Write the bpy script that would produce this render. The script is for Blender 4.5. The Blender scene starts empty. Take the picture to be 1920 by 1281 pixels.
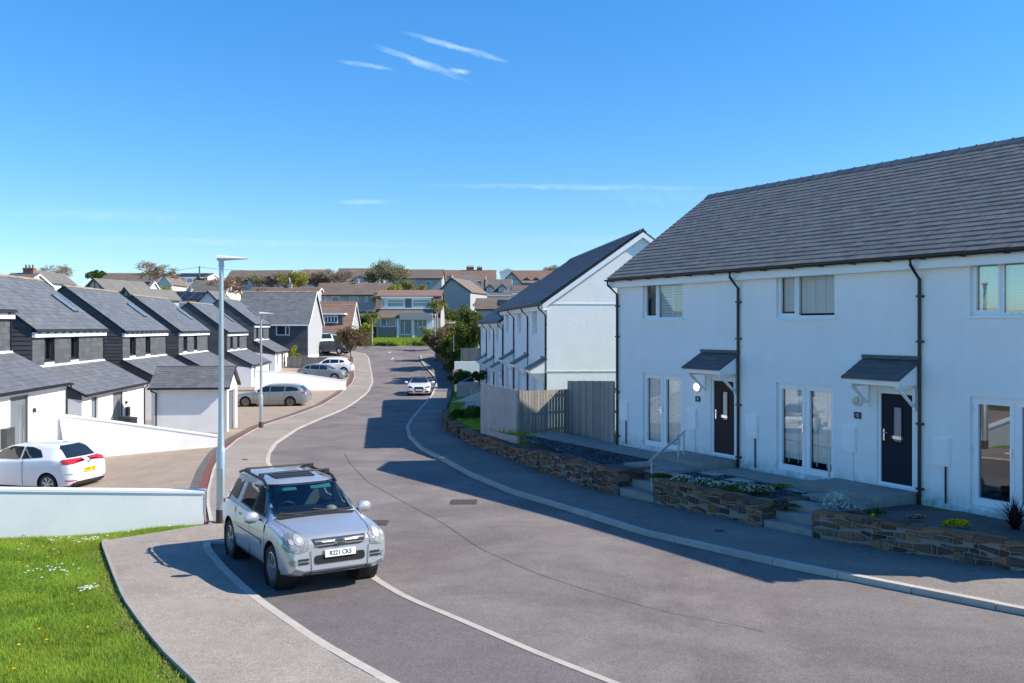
import bpy, bmesh, math, random
import numpy as np
from mathutils import Vector, Matrix
from mathutils.bvhtree import BVHTree
random.seed(7); np.random.seed(7)
R = math.radians
scene = bpy.context.scene
COL = scene.collection
# ------------------------------------------------------------ camera, sky, sun, exposure
F = 1780.0; CX = 960.0; HY = 612.0          # lens in photo pixels; heights below are metres above or below the eye
cam_d = bpy.data.cameras.new('camera'); cam = bpy.data.objects.new('camera', cam_d); COL.objects.link(cam)
cam.location = (0, 0, 0); cam.rotation_euler = (R(90), 0, 0)
cam_d.sensor_width = 36; cam_d.lens = 36 * F / 1920; cam_d.shift_y = (HY - 640.5) / 1920
cam_d.clip_start = 0.1; cam_d.clip_end = 5000
scene.camera = cam
SUN_V = Vector((1.20, -0.13, 1.0)).normalized()
EL = math.asin(SUN_V.z); AZ = math.atan2(SUN_V.x, SUN_V.y)
W = bpy.data.worlds.new('World'); scene.world = W; W.use_nodes = True
nt = W.node_tree; nt.nodes.clear()
out = nt.nodes.new('ShaderNodeOutputWorld'); bg = nt.nodes.new('ShaderNodeBackground')
sky = nt.nodes.new('ShaderNodeTexSky'); sky.sky_type = 'NISHITA'; sky.sun_disc = False
sky.sun_elevation = EL; sky.sun_rotation = AZ; sky.altitude = 0; sky.air_density = 1.0; sky.dust_density = 0.15; sky.ozone_density = 3.0
bg.inputs[1].default_value = 0.149
def wn(t, **k):
    n = nt.nodes.new(t)
    for a, b in k.items(): setattr(n, a, b)
    return n
tcw = wn('ShaderNodeTexCoord')
sepw = wn('ShaderNodeSeparateXYZ'); nt.links.new(tcw.outputs['Generated'], sepw.inputs[0])
def wmath(op, a, b=None, c=None):
    n = wn('ShaderNodeMath', operation=op)
    for i, v in enumerate((a, b, c)):
        if v is None: continue
        if isinstance(v, (int, float)): n.inputs[i].default_value = v
        else: nt.links.new(v, n.inputs[i])
    return n.outputs[0]
# azimuth / elevation in tangent units (x to the right, u up) of the sky direction
ax = wmath('DIVIDE', sepw.outputs[0], wmath('MAXIMUM', sepw.outputs[1], 0.05))
ay = wmath('DIVIDE', sepw.outputs[2], wmath('MAXIMUM', sepw.outputs[1], 0.05))
def wvec(x, y, z=0.0):
    n = wn('ShaderNodeCombineXYZ')
    for i, v in enumerate((x, y, z)):
        if isinstance(v, (int, float)): n.inputs[i].default_value = v
        else: nt.links.new(v, n.inputs[i])
    return n.outputs[0]
cn = wn('ShaderNodeTexNoise'); cn.inputs['Scale'].default_value = 75; cn.inputs['Detail'].default_value = 6; cn.inputs['Roughness'].default_value = .62
cn.inputs['Distortion'].default_value = .5
nt.links.new(wvec(wmath('MULTIPLY', ax, .45), wmath('ADD', ay, wmath('MULTIPLY', ax, .25))), cn.inputs['Vector'])
streaks = None
# long thin clouds: (centre x, centre y, half length, half width, slope, strength) as tangents of the direction
for (cx_, cy_, hl, hw, sl, st) in ((-.060, .2945, .062, .0042, -.27, .8), (-.098, .279, .050, .0046, -.36, .75), (-.056, .269, .014, .0032, -.1, .9),
                                   (-.155, .2755, .034, .0028, -.14, .6), (-.078, .268, .04, .0022, -.33, .45), (-.155, .1312, .036, .003, 0, .55),
                                   (.075, .147, .20, .0035, -.012, .4), (.16, .1375, .10, .012, 0, .16), (-.42, .117, .16, .008, -.03, .28), (-.28, .0885, .26, .0045, -.02, .3), (.13, .091, .16, .006, 0, .28)):
    dx = wmath('SUBTRACT', ax, cx_)
    dy = wmath('SUBTRACT', wmath('SUBTRACT', ay, cy_), wmath('MULTIPLY', dx, sl))
    wob = wmath('MULTIPLY', wmath('SUBTRACT', cn.outputs['Fac'], .5), hw * 2.2)
    dy = wmath('ADD', dy, wob)
    e = wmath('ADD', wmath('POWER', wmath('ABSOLUTE', wmath('DIVIDE', dx, hl)), 2.0), wmath('POWER', wmath('ABSOLUTE', wmath('DIVIDE', dy, hw)), 2.0))
    m = wmath('MULTIPLY', wmath('MAXIMUM', wmath('SUBTRACT', 1.0, e), 0.0), st)
    streaks = m if streaks is None else wmath('MAXIMUM', streaks, m)
tex = wmath('MULTIPLY', wmath('POWER', streaks, 1.3), wmath('MAXIMUM', wmath('MULTIPLY_ADD', cn.outputs['Fac'], 1.9, -.42), 0.0))
tex = wmath('MINIMUM', tex, .55)
hs = wn('ShaderNodeHueSaturation'); hs.inputs['Saturation'].default_value = 1.28; hs.inputs['Hue'].default_value = .5; hs.inputs['Value'].default_value = 1.0
nt.links.new(sky.outputs[0], hs.inputs['Color'])
mixw = wn('ShaderNodeMix', data_type='RGBA')
blue = wn('ShaderNodeMix', data_type='RGBA', blend_type='MULTIPLY'); blue.inputs['Factor'].default_value = 1
nt.links.new(hs.outputs[0], blue.inputs['A']); hor = wn('ShaderNodeMapRange'); nt.links.new(ay, hor.inputs['Value']); hor.inputs['From Min'].default_value = 0; hor.inputs['From Max'].default_value = .36; hor.inputs['To Min'].default_value = 1; hor.inputs['To Max'].default_value = 0
tint = wn('ShaderNodeMix', data_type='RGBA'); nt.links.new(hor.outputs[0], tint.inputs['Factor']); tint.inputs['A'].default_value = (.465, .685, .80, 1); tint.inputs['B'].default_value = (.44, .525, .645, 1)
nt.links.new(tint.outputs['Result'], blue.inputs['B'])
nt.links.new(tex, mixw.inputs['Factor']); nt.links.new(blue.outputs['Result'], mixw.inputs['A']); mixw.inputs['B'].default_value = (3.2, 4.1, 5.0, 1)
nt.links.new(mixw.outputs['Result'], bg.inputs[0]); nt.links.new(bg.outputs[0], out.inputs[0])
sun_d = bpy.data.lights.new('sun', 'SUN'); sun = bpy.data.objects.new('sun', sun_d); COL.objects.link(sun)
sun_d.energy = 4.4; sun_d.angle = R(.53); sun_d.color = (1.0, .91, .77)
sun.rotation_euler = SUN_V.to_track_quat('Z', 'Y').to_euler()
vs = scene.view_settings; vs.view_transform = 'Standard'; vs.look = 'None'; vs.gamma = 1; vs.exposure = 0.86; vs.use_curve_mapping = False
try: scene.cycles.max_bounces = 8; scene.cycles.transparent_max_bounces = 12
except Exception: pass

# ------------------------------------------------------------ helpers
def tag(o, label=None, cat=None, group=None, kind=None):
    if label: o['label'] = label
    if cat: o['category'] = cat
    if group: o['group'] = group
    if kind: o['kind'] = kind
    return o
def empty(name, loc=(0, 0, 0), rz=0, label=None, cat=None, group=None):
    o = bpy.data.objects.new(name, None); COL.objects.link(o); o.location = loc; o.rotation_euler = (0, 0, rz)
    o.empty_display_size = .3
    return tag(o, label, cat, group)
def children_of(o): return [c for c in COL.objects if c.parent is o]
def copy_tree(o, parent=None):
    kids = {}
    for c in COL.objects:
        if c.parent: kids.setdefault(c.parent.name, []).append(c)
    def rec(s, par):
        c = s.copy(); COL.objects.link(c); c.parent = par
        for k in kids.get(s.name, []): rec(k, c)
        return c
    return rec(o, parent)
class MB:
    def __init__(s): s.v = []; s.f = []; s.u = []; s.cu = None
    def rnd(s): s.cu = (random.random(), random.random()); return s
    def face(s, pts, u=None):
        n = len(s.v); s.v.extend([tuple(p) for p in pts]); s.f.append(tuple(range(n, n + len(pts))))
        s.u.append(u or s.cu or (.5, .5))
    def hexa(s, p, u=None):       # 8 points, bottom ring then top ring (ccw)
        n = len(s.v); s.v.extend([tuple(q) for q in p])
        for q in ((3, 2, 1, 0), (4, 5, 6, 7), (0, 1, 5, 4), (1, 2, 6, 5), (2, 3, 7, 6), (3, 0, 4, 7)):
            s.f.append(tuple(n + i for i in q)); s.u.append(u or s.cu or (.5, .5))
    def box(s, x0, x1, y0, y1, z0, z1, u=None):
        s.hexa([(x0, y0, z0), (x1, y0, z0), (x1, y1, z0), (x0, y1, z0), (x0, y0, z1), (x1, y0, z1), (x1, y1, z1), (x0, y1, z1)], u)
    def prism(s, poly, d, u=None):       # polygon points extruded by vector d
        a = [Vector(p) for p in poly]; d = Vector(d); b = [p + d for p in a]
        s.face(a[::-1], u); s.face(b, u)
        for i in range(len(a)):
            j = (i + 1) % len(a); s.face([a[i], a[j], b[j], b[i]], u)
    def tube(s, path, r, n=8, cap=True, u=None):
        path = [Vector(p) for p in path]
        rr = r if isinstance(r, (list, tuple)) else [r] * len(path)
        rings = []
        for i, p in enumerate(path):
            a = path[max(i - 1, 0)]; b = path[min(i + 1, len(path) - 1)]
            t = (b - a).normalized(); q = Vector((0, 0, 1)) if abs(t.z) < .9 else Vector((1, 0, 0))
            x = t.cross(q).normalized(); y = t.cross(x).normalized()
            rings.append([p + (x * math.cos(2 * math.pi * k / n) + y * math.sin(2 * math.pi * k / n)) * rr[i] for k in range(n)])
        base = len(s.v)
        for rg in rings: s.v.extend([tuple(q) for q in rg])
        for i in range(len(rings) - 1):
            for k in range(n):
                a = base + i * n + k; b = base + i * n + (k + 1) % n
                s.f.append((a, a + n, b + n, b)); s.u.append(u or s.cu or (.5, .5))
        if cap:
            s.f.append(tuple(base + k for k in range(n))); s.u.append(u or (.5, .5))
            s.f.append(tuple(base + (len(rings) - 1) * n + k for k in range(n))[::-1]); s.u.append(u or (.5, .5))
    def lathe(s, prof, axis='Z', n=24, c=(0, 0, 0), u=None):     # prof: (radius, height)
        base = len(s.v); c = Vector(c)
        for (r, h) in prof:
            for k in range(n):
                a = 2 * math.pi * k / n; x, y = r * math.cos(a), r * math.sin(a)
                p = {'Z': (x, y, h), 'Y': (x, h, y), 'X': (h, x, y)}[axis]; s.v.append(tuple(c + Vector(p)))
        for i in range(len(prof) - 1):
            for k in range(n):
                a = base + i * n + k; b = base + i * n + (k + 1) % n
                s.f.append((a, b, b + n, a + n)); s.u.append(u or s.cu or (.5, .5))
    def build(s, name, mat, parent=None, smooth=None, kind=None, label=None, cat=None, group=None):
        me = bpy.data.meshes.new(name); me.from_pydata(s.v, [], s.f)
        uv = me.uv_layers.new(name='rnd')
        arr = np.repeat(np.array(s.u, dtype=np.float32), [len(f) for f in s.f], axis=0)
        uv.data.foreach_set('uv', arr.ravel())
        me.materials.append(mat)
        if smooth is not None: smooth_by_angle(me, smooth)
        o = bpy.data.objects.new(name, me); COL.objects.link(o)
        if parent is not None: o.parent = parent
        return tag(o, label, cat, group, kind)
def smooth_by_angle(me, deg):
    bm = bmesh.new(); bm.from_mesh(me); bmesh.ops.remove_doubles(bm, verts=bm.verts, dist=1e-4)
    bmesh.ops.recalc_face_normals(bm, faces=bm.faces)
    for e in bm.edges:
        e.smooth = not (len(e.link_faces) == 2 and e.calc_face_angle(0) > R(deg))
    for f in bm.faces: f.smooth = True
    bm.to_mesh(me); bm.free()
def np_mesh(name, V, nper, mat, U=None, parent=None, smooth=False, **k):
    """V: (N*nper,3) loose faces of nper corners each"""
    n = len(V) // nper
    me = bpy.data.meshes.new(name)
    me.vertices.add(n * nper); me.vertices.foreach_set('co', np.ascontiguousarray(V, dtype=np.float32).ravel())
    me.loops.add(n * nper); me.loops.foreach_set('vertex_index', np.arange(n * nper, dtype=np.int32))
    me.polygons.add(n); me.polygons.foreach_set('loop_start', np.arange(0, n * nper, nper, dtype=np.int32))
    me.update(calc_edges=True)
    uv = me.uv_layers.new(name='rnd')
    if U is None: U = np.random.rand(n, 2)
    uv.data.foreach_set('uv', np.repeat(U.astype(np.float32), nper, axis=0).ravel())
    me.materials.append(mat); me.validate()
    o = bpy.data.objects.new(name, me); COL.objects.link(o)
    if parent is not None: o.parent = parent
    return tag(o, k.get('label'), k.get('cat'), k.get('group'), k.get('kind'))
def grid_mesh(name, P, mat, parent=None, smooth=True, **k):
    """P: (rows, cols, 3)"""
    r, c, _ = P.shape
    me = bpy.data.meshes.new(name)
    idx = np.arange(r * c).reshape(r, c)
    q = np.stack([idx[:-1, :-1], idx[:-1, 1:], idx[1:, 1:], idx[1:, :-1]], -1).reshape(-1, 4)
    me.from_pydata(P.reshape(-1, 3).tolist(), [], q.tolist()); me.materials.append(mat)
    if smooth: me.shade_smooth()
    o = bpy.data.objects.new(name, me); COL.objects.link(o)
    if parent is not None: o.parent = parent
    return tag(o, k.get('label'), k.get('cat'), k.get('group'), k.get('kind'))

# ------------------------------------------------------------ materials
class NB:
    def __init__(s, name):
        s.m = bpy.data.materials.new(name); s.m.use_nodes = True; s.t = s.m.node_tree; s.t.nodes.clear()
        s.o = s.n('ShaderNodeOutputMaterial'); s.tc = s.n('ShaderNodeTexCoord')
    def n(s, t, **k):
        x = s.t.nodes.new(t)
        for a, b in k.items(): setattr(x, a, b)
        return x
    def set(s, node, key, v):
        if v is None: return
        if hasattr(v, 'is_output') or isinstance(v, bpy.types.NodeSocket): s.t.links.new(v, node.inputs[key])
        else: node.inputs[key].default_value = v
    def math(s, op, a, b=None, c=None):
        x = s.n('ShaderNodeMath', operation=op)
        for i, v in enumerate((a, b, c)): s.set(x, i, v)
        return x.outputs[0]
    def noise(s, scale, detail=4, rough=.6, vec=None, dist=0):
        x = s.n('ShaderNodeTexNoise'); x.inputs['Scale'].default_value = scale; x.inputs['Detail'].default_value = detail
        x.inputs['Roughness'].default_value = rough; x.inputs['Distortion'].default_value = dist
        s.t.links.new(vec or s.tc.outputs['Object'], x.inputs['Vector']); return x.outputs['Fac']
    def rng(s, v, a, b, c, d):
        x = s.n('ShaderNodeMapRange'); s.set(x, 'Value', v)
        for k, q in (('From Min', a), ('From Max', b), ('To Min', c), ('To Max', d)): x.inputs[k].default_value = q
        return x.outputs[0]
    def mix(s, f, a, b, blend='MIX'):
        x = s.n('ShaderNodeMix', data_type='RGBA', blend_type=blend)
        s.set(x, 'Factor', f); s.set(x, 'A', a); s.set(x, 'B', b); return x.outputs['Result']
    def hsv(s, col, val=None, hue=None, sat=None):
        x = s.n('ShaderNodeHueSaturation'); s.set(x, 'Color', col); s.set(x, 'Value', val); s.set(x, 'Hue', hue); s.set(x, 'Saturation', sat); return x.outputs[0]
    def mapping(s, scale=(1, 1, 1), rot=(0, 0, 0), src='Object'):
        x = s.n('ShaderNodeMapping'); s.t.links.new(s.tc.outputs[src], x.inputs['Vector'])
        x.inputs['Scale'].default_value = scale; x.inputs['Rotation'].default_value = rot; return x.outputs[0]
    def uvr(s):
        sp = s.n('ShaderNodeSeparateXYZ'); u = s.n('ShaderNodeUVMap'); u.uv_map = 'rnd'; s.t.links.new(u.outputs[0], sp.inputs[0]); return sp.outputs[0], sp.outputs[1]
    def bump(s, h, st=.3, d=.02):
        b = s.n('ShaderNodeBump'); b.inputs['Strength'].default_value = st; b.inputs['Distance'].default_value = d; s.t.links.new(h, b.inputs['Height']); return b.outputs[0]
    def prin(s, col, rough=.6, metal=0, spec=.5, normal=None, coat=0, emis=None, est=0):
        p = s.n('ShaderNodeBsdfPrincipled'); s.set(p, 'Base Color', col); s.set(p, 'Roughness', rough); s.set(p, 'Metallic', metal)
        s.set(p, 'Specular IOR Level', spec); s.set(p, 'Coat Weight', coat)
        if coat: p.inputs['Coat Roughness'].default_value = .04
        if normal is not None: s.t.links.new(normal, p.inputs['Normal'])
        if emis: p.inputs['Emission Color'].default_value = (*emis, 1); p.inputs['Emission Strength'].default_value = est
        s.t.links.new(p.outputs[0], s.o.inputs[0]); return p
def C(c): return (*c, 1) if len(c) == 3 else c
def M(name, col, rough=.6, var=.08, ns=3, rnd=0, rhue=0, bump=0, bs=40, bd=.01, metal=0, spec=.5, coat=0, stain=None, stamt=.3, sts=1.2):
    b = NB(name); c = C(col)
    v = b.rng(b.noise(ns, 5, .65), .25, .75, 1 - var, 1 + var)
    if rnd:
        u, w = b.uvr(); v = b.math('MULTIPLY', v, b.rng(u, 0, 1, 1 - rnd, 1 + rnd))
    h = None
    if rhue: h = b.rng(w, 0, 1, .5 - rhue, .5 + rhue)
    c2 = b.hsv(c, v, h)
    if stain: c2 = b.mix(b.rng(b.noise(sts, 6, .7), .48, .72, 0, stamt), c2, C(stain))
    nrm = b.bump(b.noise(bs, 4, .7), bump, bd) if bump else None
    b.prin(c2, rough, metal, spec, nrm, coat); return b.m
MT = {}
MT['render'] = M('white_render', (.84, .84, .83), .85, .025, 1.5, bump=.25, bs=60, bd=.004, stain=(.62, .63, .60), stamt=.22, sts=.7)
MT['render2'] = M('white_render_wall', (.85, .85, .84), .85, .03, 1.2, bump=.2, bs=60, bd=.004, stain=(.55, .55, .5), stamt=.25, sts=.9)
def render_wall(name, col):
    b = NB(name); sp = b.n('ShaderNodeSeparateXYZ'); b.t.links.new(b.tc.outputs['Object'], sp.inputs[0])
    v = b.rng(b.noise(1.3, 5, .65), .25, .75, .96, 1.03); c = b.hsv(C(col), v)
    st = b.noise(2.2, 5, .65, b.mapping((4, 4, .22))); c = b.mix(b.rng(st, .52, .8, 0, .12), c, (.50, .50, .46, 1))
    blot = b.noise(.8, 6, .7); c = b.mix(b.rng(blot, .52, .75, 0, .14), c, (.60, .60, .56, 1))
    sk = b.math('MULTIPLY', b.rng(sp.outputs[2], .0, .42, 1, 0), b.rng(b.noise(5, 5, .7), .32, .66, 0, .8)); c = b.mix(sk, c, (.33, .31, .26, 1))
    h = b.math('ADD', b.noise(60, 4, .7), b.math('MULTIPLY', b.noise(7, 3, .6), 2.0))
    b.prin(c, .88, 0, .3, b.bump(h, .35, .006)); return b.m
MT['render'] = render_wall('white_render', (.89, .89, .88))
MT['upvc'] = M('white_plastic', (.88, .89, .90), .35, .01)
MT['black'] = M('black_plastic', (.012, .012, .014), .35, .05)
MT['slate'] = M('roof_slate', (.185, .168, .152), .62, .10, 9, rnd=.12, rhue=.03, bump=.3, bs=45, bd=.004, stain=(.25, .23, .205), stamt=.35, sts=2.5)
MT['slate_blue'] = M('blue_grey_slate', (.118, .124, .134), .55, .10, 5, rnd=.14, rhue=.02, bump=.25, bs=30, bd=.004, stain=(.26, .26, .25), stamt=.35, sts=1.6)
MT['slate_hung'] = M('hung_slate', (.092, .098, .105), .6, .10, 5, rnd=.18, rhue=.02, bump=.2, bs=30, bd=.004)
MT['board'] = M('dark_slate_board', (.075, .078, .085), .6, .15, 4, rnd=.22, bump=.2, bs=25)
MT['ridge'] = M('ridge_tile', (.17, .165, .16), .8, .12, 6, rnd=.12)
MT['ridge_lichen'] = M('weathered_ridge', (.26, .20, .15), .9, .15, 6, rnd=.2, stain=(.42, .40, .36), stamt=.5, sts=3)
MT['dark_frame'] = M('anthracite_frame', (.03, .033, .038), .4, .05)
MT['grey_door'] = M('grey_door', (.16, .18, .20), .45, .04)
MT['door_brown'] = M('brown_black_door', (.035, .026, .028), .55, .1, 20, spec=.2)
MT['door_navy'] = M('blue_black_door', (.012, .019, .030), .55, .1, 20, spec=.15)
MT['chrome'] = M('chrome', (.75, .75, .76), .18, .02, metal=1)
MT['galv'] = M('galvanised_steel', (.50, .53, .56), .42, .08, 12, metal=.75)
MT['concrete'] = M('concrete', (.30, .285, .26), .9, .14, 6, bump=.3, bs=80, stain=(.17, .16, .13), stamt=.5, sts=2.5)
MT['concrete_lt'] = M('pale_concrete', (.46, .42, .37), .9, .12, 5, rnd=.08, bump=.3, bs=90, stain=(.26, .24, .21), stamt=.35, sts=1.5)
MT['mortar'] = M('mortar', (.25, .225, .195), .95, .15, 12, bump=.5, bs=60)
MT['fence'] = M('weathered_timber', (.29, .265, .23), .85, .14, 5, rnd=.25, rhue=.015, bump=.2, bs=30)
MT['fence_lt'] = M('pale_timber_panel', (.44, .41, .375), .85, .10, 4, rnd=.05, bump=.2, bs=30, stain=(.22, .2, .2), stamt=.4, sts=1.8)
MT['rubber'] = M('tyre_rubber', (.013, .013, .013), .8, .1)
MT['dark'] = M('dark_void', (.008, .008, .009), .8, 0)
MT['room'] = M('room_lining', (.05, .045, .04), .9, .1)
MT['blind'] = M('white_blind', (.90, .89, .86), .6, .03)
MT['curtain'] = M('grey_curtain', (.22, .22, .21), .9, .1)
MT['lead'] = M('lead_flashing', (.62, .62, .62), .6, .08)
MT['brown_tile'] = M('brown_roof_tile', (.16, .124, .104), .85, .14, .8, rnd=.1, bump=.3, bs=10, stain=(.22, .14, .09), stamt=.35, sts=.3)
MT['red_tile'] = M('red_roof_tile', (.20, .128, .10), .85, .14, .8, rnd=.1, bump=.3, bs=10, stain=(.16, .12, .09), stamt=.5, sts=.4)
MT['grey_tile'] = M('grey_roof_tile', (.135, .13, .125), .85, .14, .8, rnd=.1, bump=.3, bs=10, stain=(.22, .18, .12), stamt=.4, sts=.4)
MT['grey_render'] = M('grey_render', (.36, .37, .38), .9, .05, 1)
MT['cream'] = M('cream_render', (.70, .67, .60), .9, .04, 1)
MT['brick'] = M('red_brick', (.25, .12, .08), .9, .15, 4, rnd=.2)
MT['solar'] = M('solar_panel', (.010, .012, .022), .55, .1, 2)
MT['bark'] = M('bark', (.13, .10, .075), .95, .2, 8, bump=.5, bs=30)
MT['bark_pale'] = M('pale_bark', (.20, .17, .14), .95, .2, 8)
MT['trunk_palm'] = M('palm_trunk', (.30, .26, .20), .95, .2, 8)
MT['iron'] = M('cast_iron', (.07, .05, .045), .7, .2, 20)
MT['seam'] = M('tar_seam_material', (.118, .104, .10), .7, .2, 20)
MT['red_paver'] = M('red_paver', (.22, .075, .055), .85, .15, 10, rnd=.2)
MT['red_plastic'] = M('red_plastic', (.5, .06, .05), .4, .05)
def glass_mat(name, tint=(.5, .53, .55), mixf=.22, rough=.01):
    b = NB(name)
    tr = b.n('ShaderNodeBsdfTransparent'); tr.inputs[0].default_value = C(tint)
    gl = b.n('ShaderNodeBsdfGlossy'); gl.inputs['Roughness'].default_value = rough; gl.inputs[0].default_value = (.9, .93, .96, 1)
    fr = b.n('ShaderNodeFresnel'); fr.inputs[0].default_value = 1.5
    f = b.math('MINIMUM', b.math('ADD', fr.outputs[0], mixf), 1.0)
    mx = b.n('ShaderNodeMixShader'); b.t.links.new(f, mx.inputs[0]); b.t.links.new(tr.outputs[0], mx.inputs[1]); b.t.links.new(gl.outputs[0], mx.inputs[2])
    b.t.links.new(mx.outputs[0], b.o.inputs[0]); return b.m
MT['glass'] = glass_mat('window_glass', (.97, .98, .99), .05)
MT['glass_refl'] = glass_mat('mirror_window_glass', (.8, .82, .85), .20)
MT['glass_far'] = M('dark_window_glass', (.035, .045, .055), .06, .02, spec=1.0)
MT['glass_sky'] = M('pale_window_glass', (.16, .22, .27), .1, .05, spec=1.0)
MT['cabin_glass'] = glass_mat('cabin_glass', (.50, .60, .60), .05)
MT['reflector'] = M('lamp_reflector', (.42, .42, .41), .2, .2, 40, spec=.9)
MT['lantern'] = M('pale_grey_lantern', (.56, .59, .62), .4, .03)
MT['visor'] = M('teal_visor', (.06, .34, .36), .7)
MT['seat'] = M('grey_seat_cloth', (.09, .11, .10), .9)
MT['car_glass'] = M('car_glass', (.012, .018, .020), .03, .02, spec=.9)
def paint(name, col, metal=0.0, rough=.3, flake=0):
    b = NB(name); c = b.hsv(C(col), b.rng(b.noise(2.5, 3), .3, .7, .97, 1.03))
    b.prin(c, rough, metal, .5, None, 1.0 if not metal else .6); return b.m
MT['silver'] = paint('silver_paint', (.50, .53, .57), .55, .32)
MT['carwhite'] = paint('white_paint', (.76, .77, .78))
MT['cargrey'] = paint('grey_green_paint', (.30, .33, .33), .5, .35)
MT['cardark'] = paint('dark_blue_paint', (.02, .03, .06), .3, .3)
MT['trim'] = M('black_trim', (.02, .02, .021), .55, .05)
MT['rim'] = M('alloy_rim', (.50, .50, .51), .3, .05, metal=.8)
MT['rim_dark'] = M('dark_alloy_rim', (.26, .21, .20), .35, .05, metal=.8)
MT['lamp'] = M('headlamp_lens', (.24, .245, .24), .08, .35, 16, spec=.9)
MT['lamp_red'] = M('tail_lamp_lens', (.45, .02, .02), .1, .1, 30, spec=.9)
MT['amber'] = M('amber_lens', (.6, .25, .04), .15)
MT['plate_w'] = M('white_plate', (.78, .78, .76), .4, .02)
MT['plate_y'] = M('yellow_plate', (.80, .55, .02), .4, .02)
MT['ink'] = M('plate_ink', (.01, .01, .01), .5, 0)
MT['plaque'] = M('slate_plaque', (.02, .025, .04), .5, .1)
MT['plaque_ink'] = M('plaque_numerals', (.7, .7, .7), .5, 0)
def leaf(name, col, rnd=.35, rhue=.03, trans=.25):
    b = NB(name); u, w = b.uvr()
    c = b.hsv(C(col), b.rng(u, 0, 1, 1 - rnd, 1 + rnd), b.rng(w, 0, 1, .5 - rhue, .5 + rhue))
    d = b.n('ShaderNodeBsdfDiffuse'); b.t.links.new(c, d.inputs[0])
    t = b.n('ShaderNodeBsdfTranslucent'); b.t.links.new(c, t.inputs[0])
    mx = b.n('ShaderNodeMixShader'); mx.inputs[0].default_value = trans
    b.t.links.new(d.outputs[0], mx.inputs[1]); b.t.links.new(t.outputs[0], mx.inputs[2]); b.t.links.new(mx.outputs[0], b.o.inputs[0]); return b.m
MT['grass'] = leaf('grass_blades', (.28, .39, .055), .5, .04, .3)
MT['leaf'] = leaf('green_leaves', (.105, .135, .035), .5)
MT['leaf_yel'] = leaf('yellow_green_leaves', (.30, .30, .05), .4)
MT['leaf_dark'] = leaf('dark_green_leaves', (.08, .12, .032), .5)
MT['leaf_bronze'] = leaf('bronze_leaves', (.19, .13, .08), .5, .05)
MT['leaf_pale'] = leaf('pale_budding_leaves', (.24, .25, .11), .35, .04)
MT['leaf_silver'] = leaf('silver_leaves', (.52, .62, .55), .3, .02)
MT['petal_w'] = leaf('white_petals', (.62, .64, .56), .3, .02)
MT['petal_y'] = leaf('yellow_petals', (.80, .55, .02), .25, .02)
MT['leaf_purple'] = leaf('purple_leaves', (.06, .025, .035), .5, .03)
MT['leaf_palm'] = leaf('palm_leaves', (.17, .19, .05), .45, .04)
MT['twig'] = leaf('twigs', (.27, .225, .17), .35, .03, 0)
MT['twig_red'] = leaf('reddish_twigs', (.25, .16, .12), .35, .03, 0)
MT['chip'] = leaf('slate_chippings', (.12, .13, .145), .5, .02, 0)
# ground surfaces
def asphalt(name, col, dust, amt=.35, sc=1.0):
    b = NB(name)
    fine = b.noise(70, 2, .8); mid = b.noise(9, 5, .7); big = b.noise(.35, 5, .65, dist=.6)
    sp = b.noise(38, 3, .9)
    v = b.math('MULTIPLY', b.rng(fine, .3, .7, .6, 1.42), b.rng(mid, .3, .7, .93, 1.07))
    v = b.math('MULTIPLY', v, b.rng(sp, .38, .62, .76, 1.27))
    c = b.mix(b.rng(big, .38, .66, 0, amt), C(col), C(dust)); pt = b.noise(1.7, 5, .7, dist=.4); c = b.hsv(c, b.rng(pt, .3, .7, .9, 1.1), b.rng(b.noise(.22, 3), .3, .7, .49, .51))
    c = b.hsv(c, v)
    sc2 = b.n('ShaderNodeTexVoronoi'); sc2.inputs['Scale'].default_value = 1.3; b.t.links.new(b.tc.outputs['Object'], sc2.inputs['Vector'])
    c = b.mix(b.rng(sc2.outputs['Distance'], .022, .014, 0, .55), c, (.5, .5, .48, 1))
    b.prin(c, .88, 0, .3, b.bump(fine, .5, .006)); return b.m
MT['road'] = asphalt('road_asphalt', (.138, .119, .115), (.205, .182, .170), 1)
MT['road2'] = asphalt('lane_asphalt', (.128, .112, .112), (.155, .138, .135), .8)
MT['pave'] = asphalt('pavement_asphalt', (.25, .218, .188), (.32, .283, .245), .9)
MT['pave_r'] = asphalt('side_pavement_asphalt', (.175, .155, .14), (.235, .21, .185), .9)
def paving(name, c1, c2, mortar, w=.2, h=.1, rot=0):
    b = NB(name); br = b.n('ShaderNodeTexBrick'); b.t.links.new(b.mapping(rot=(0, 0, rot)), br.inputs['Vector'])
    br.inputs['Color1'].default_value = C(c1); br.inputs['Color2'].default_value = C(c2); br.inputs['Mortar'].default_value = C(mortar)
    br.inputs['Scale'].default_value = 1; br.inputs['Brick Width'].default_value = w; br.inputs['Row Height'].default_value = h
    br.inputs['Mortar Size'].default_value = .006; br.inputs['Mortar Smooth'].default_value = .3
    c = b.hsv(br.outputs[0], b.math('MULTIPLY', b.rng(b.noise(.8, 6, .7), .3, .7, .88, 1.12), b.rng(b.noise(40, 2), .3, .7, .9, 1.1)))
    b.prin(c, .9, 0, .3, b.bump(br.outputs['Fac'], -.4, .004)); return b.m
MT['block'] = paving('block_paving', (.32, .255, .195), (.37, .30, .23), (.22, .18, .14), rot=.3)
MT['block_dk'] = paving('dark_block_paving', (.12, .11, .105), (.16, .145, .13), (.06, .06, .05))
b = NB('turf_soil'); n1 = b.noise(1.2, 6, .7); n2 = b.noise(14, 4, .7)
c = b.mix(b.rng(n1, .35, .65, 0, 1), (.07, .13, .018, 1), (.12, .17, .03, 1)); c = b.mix(b.rng(n2, .55, .75, 0, .6), c, (.10, .075, .04, 1))
b.prin(c, .95, 0, .2, b.bump(n2, .6, .03)); MT['turf'] = b.m
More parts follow.
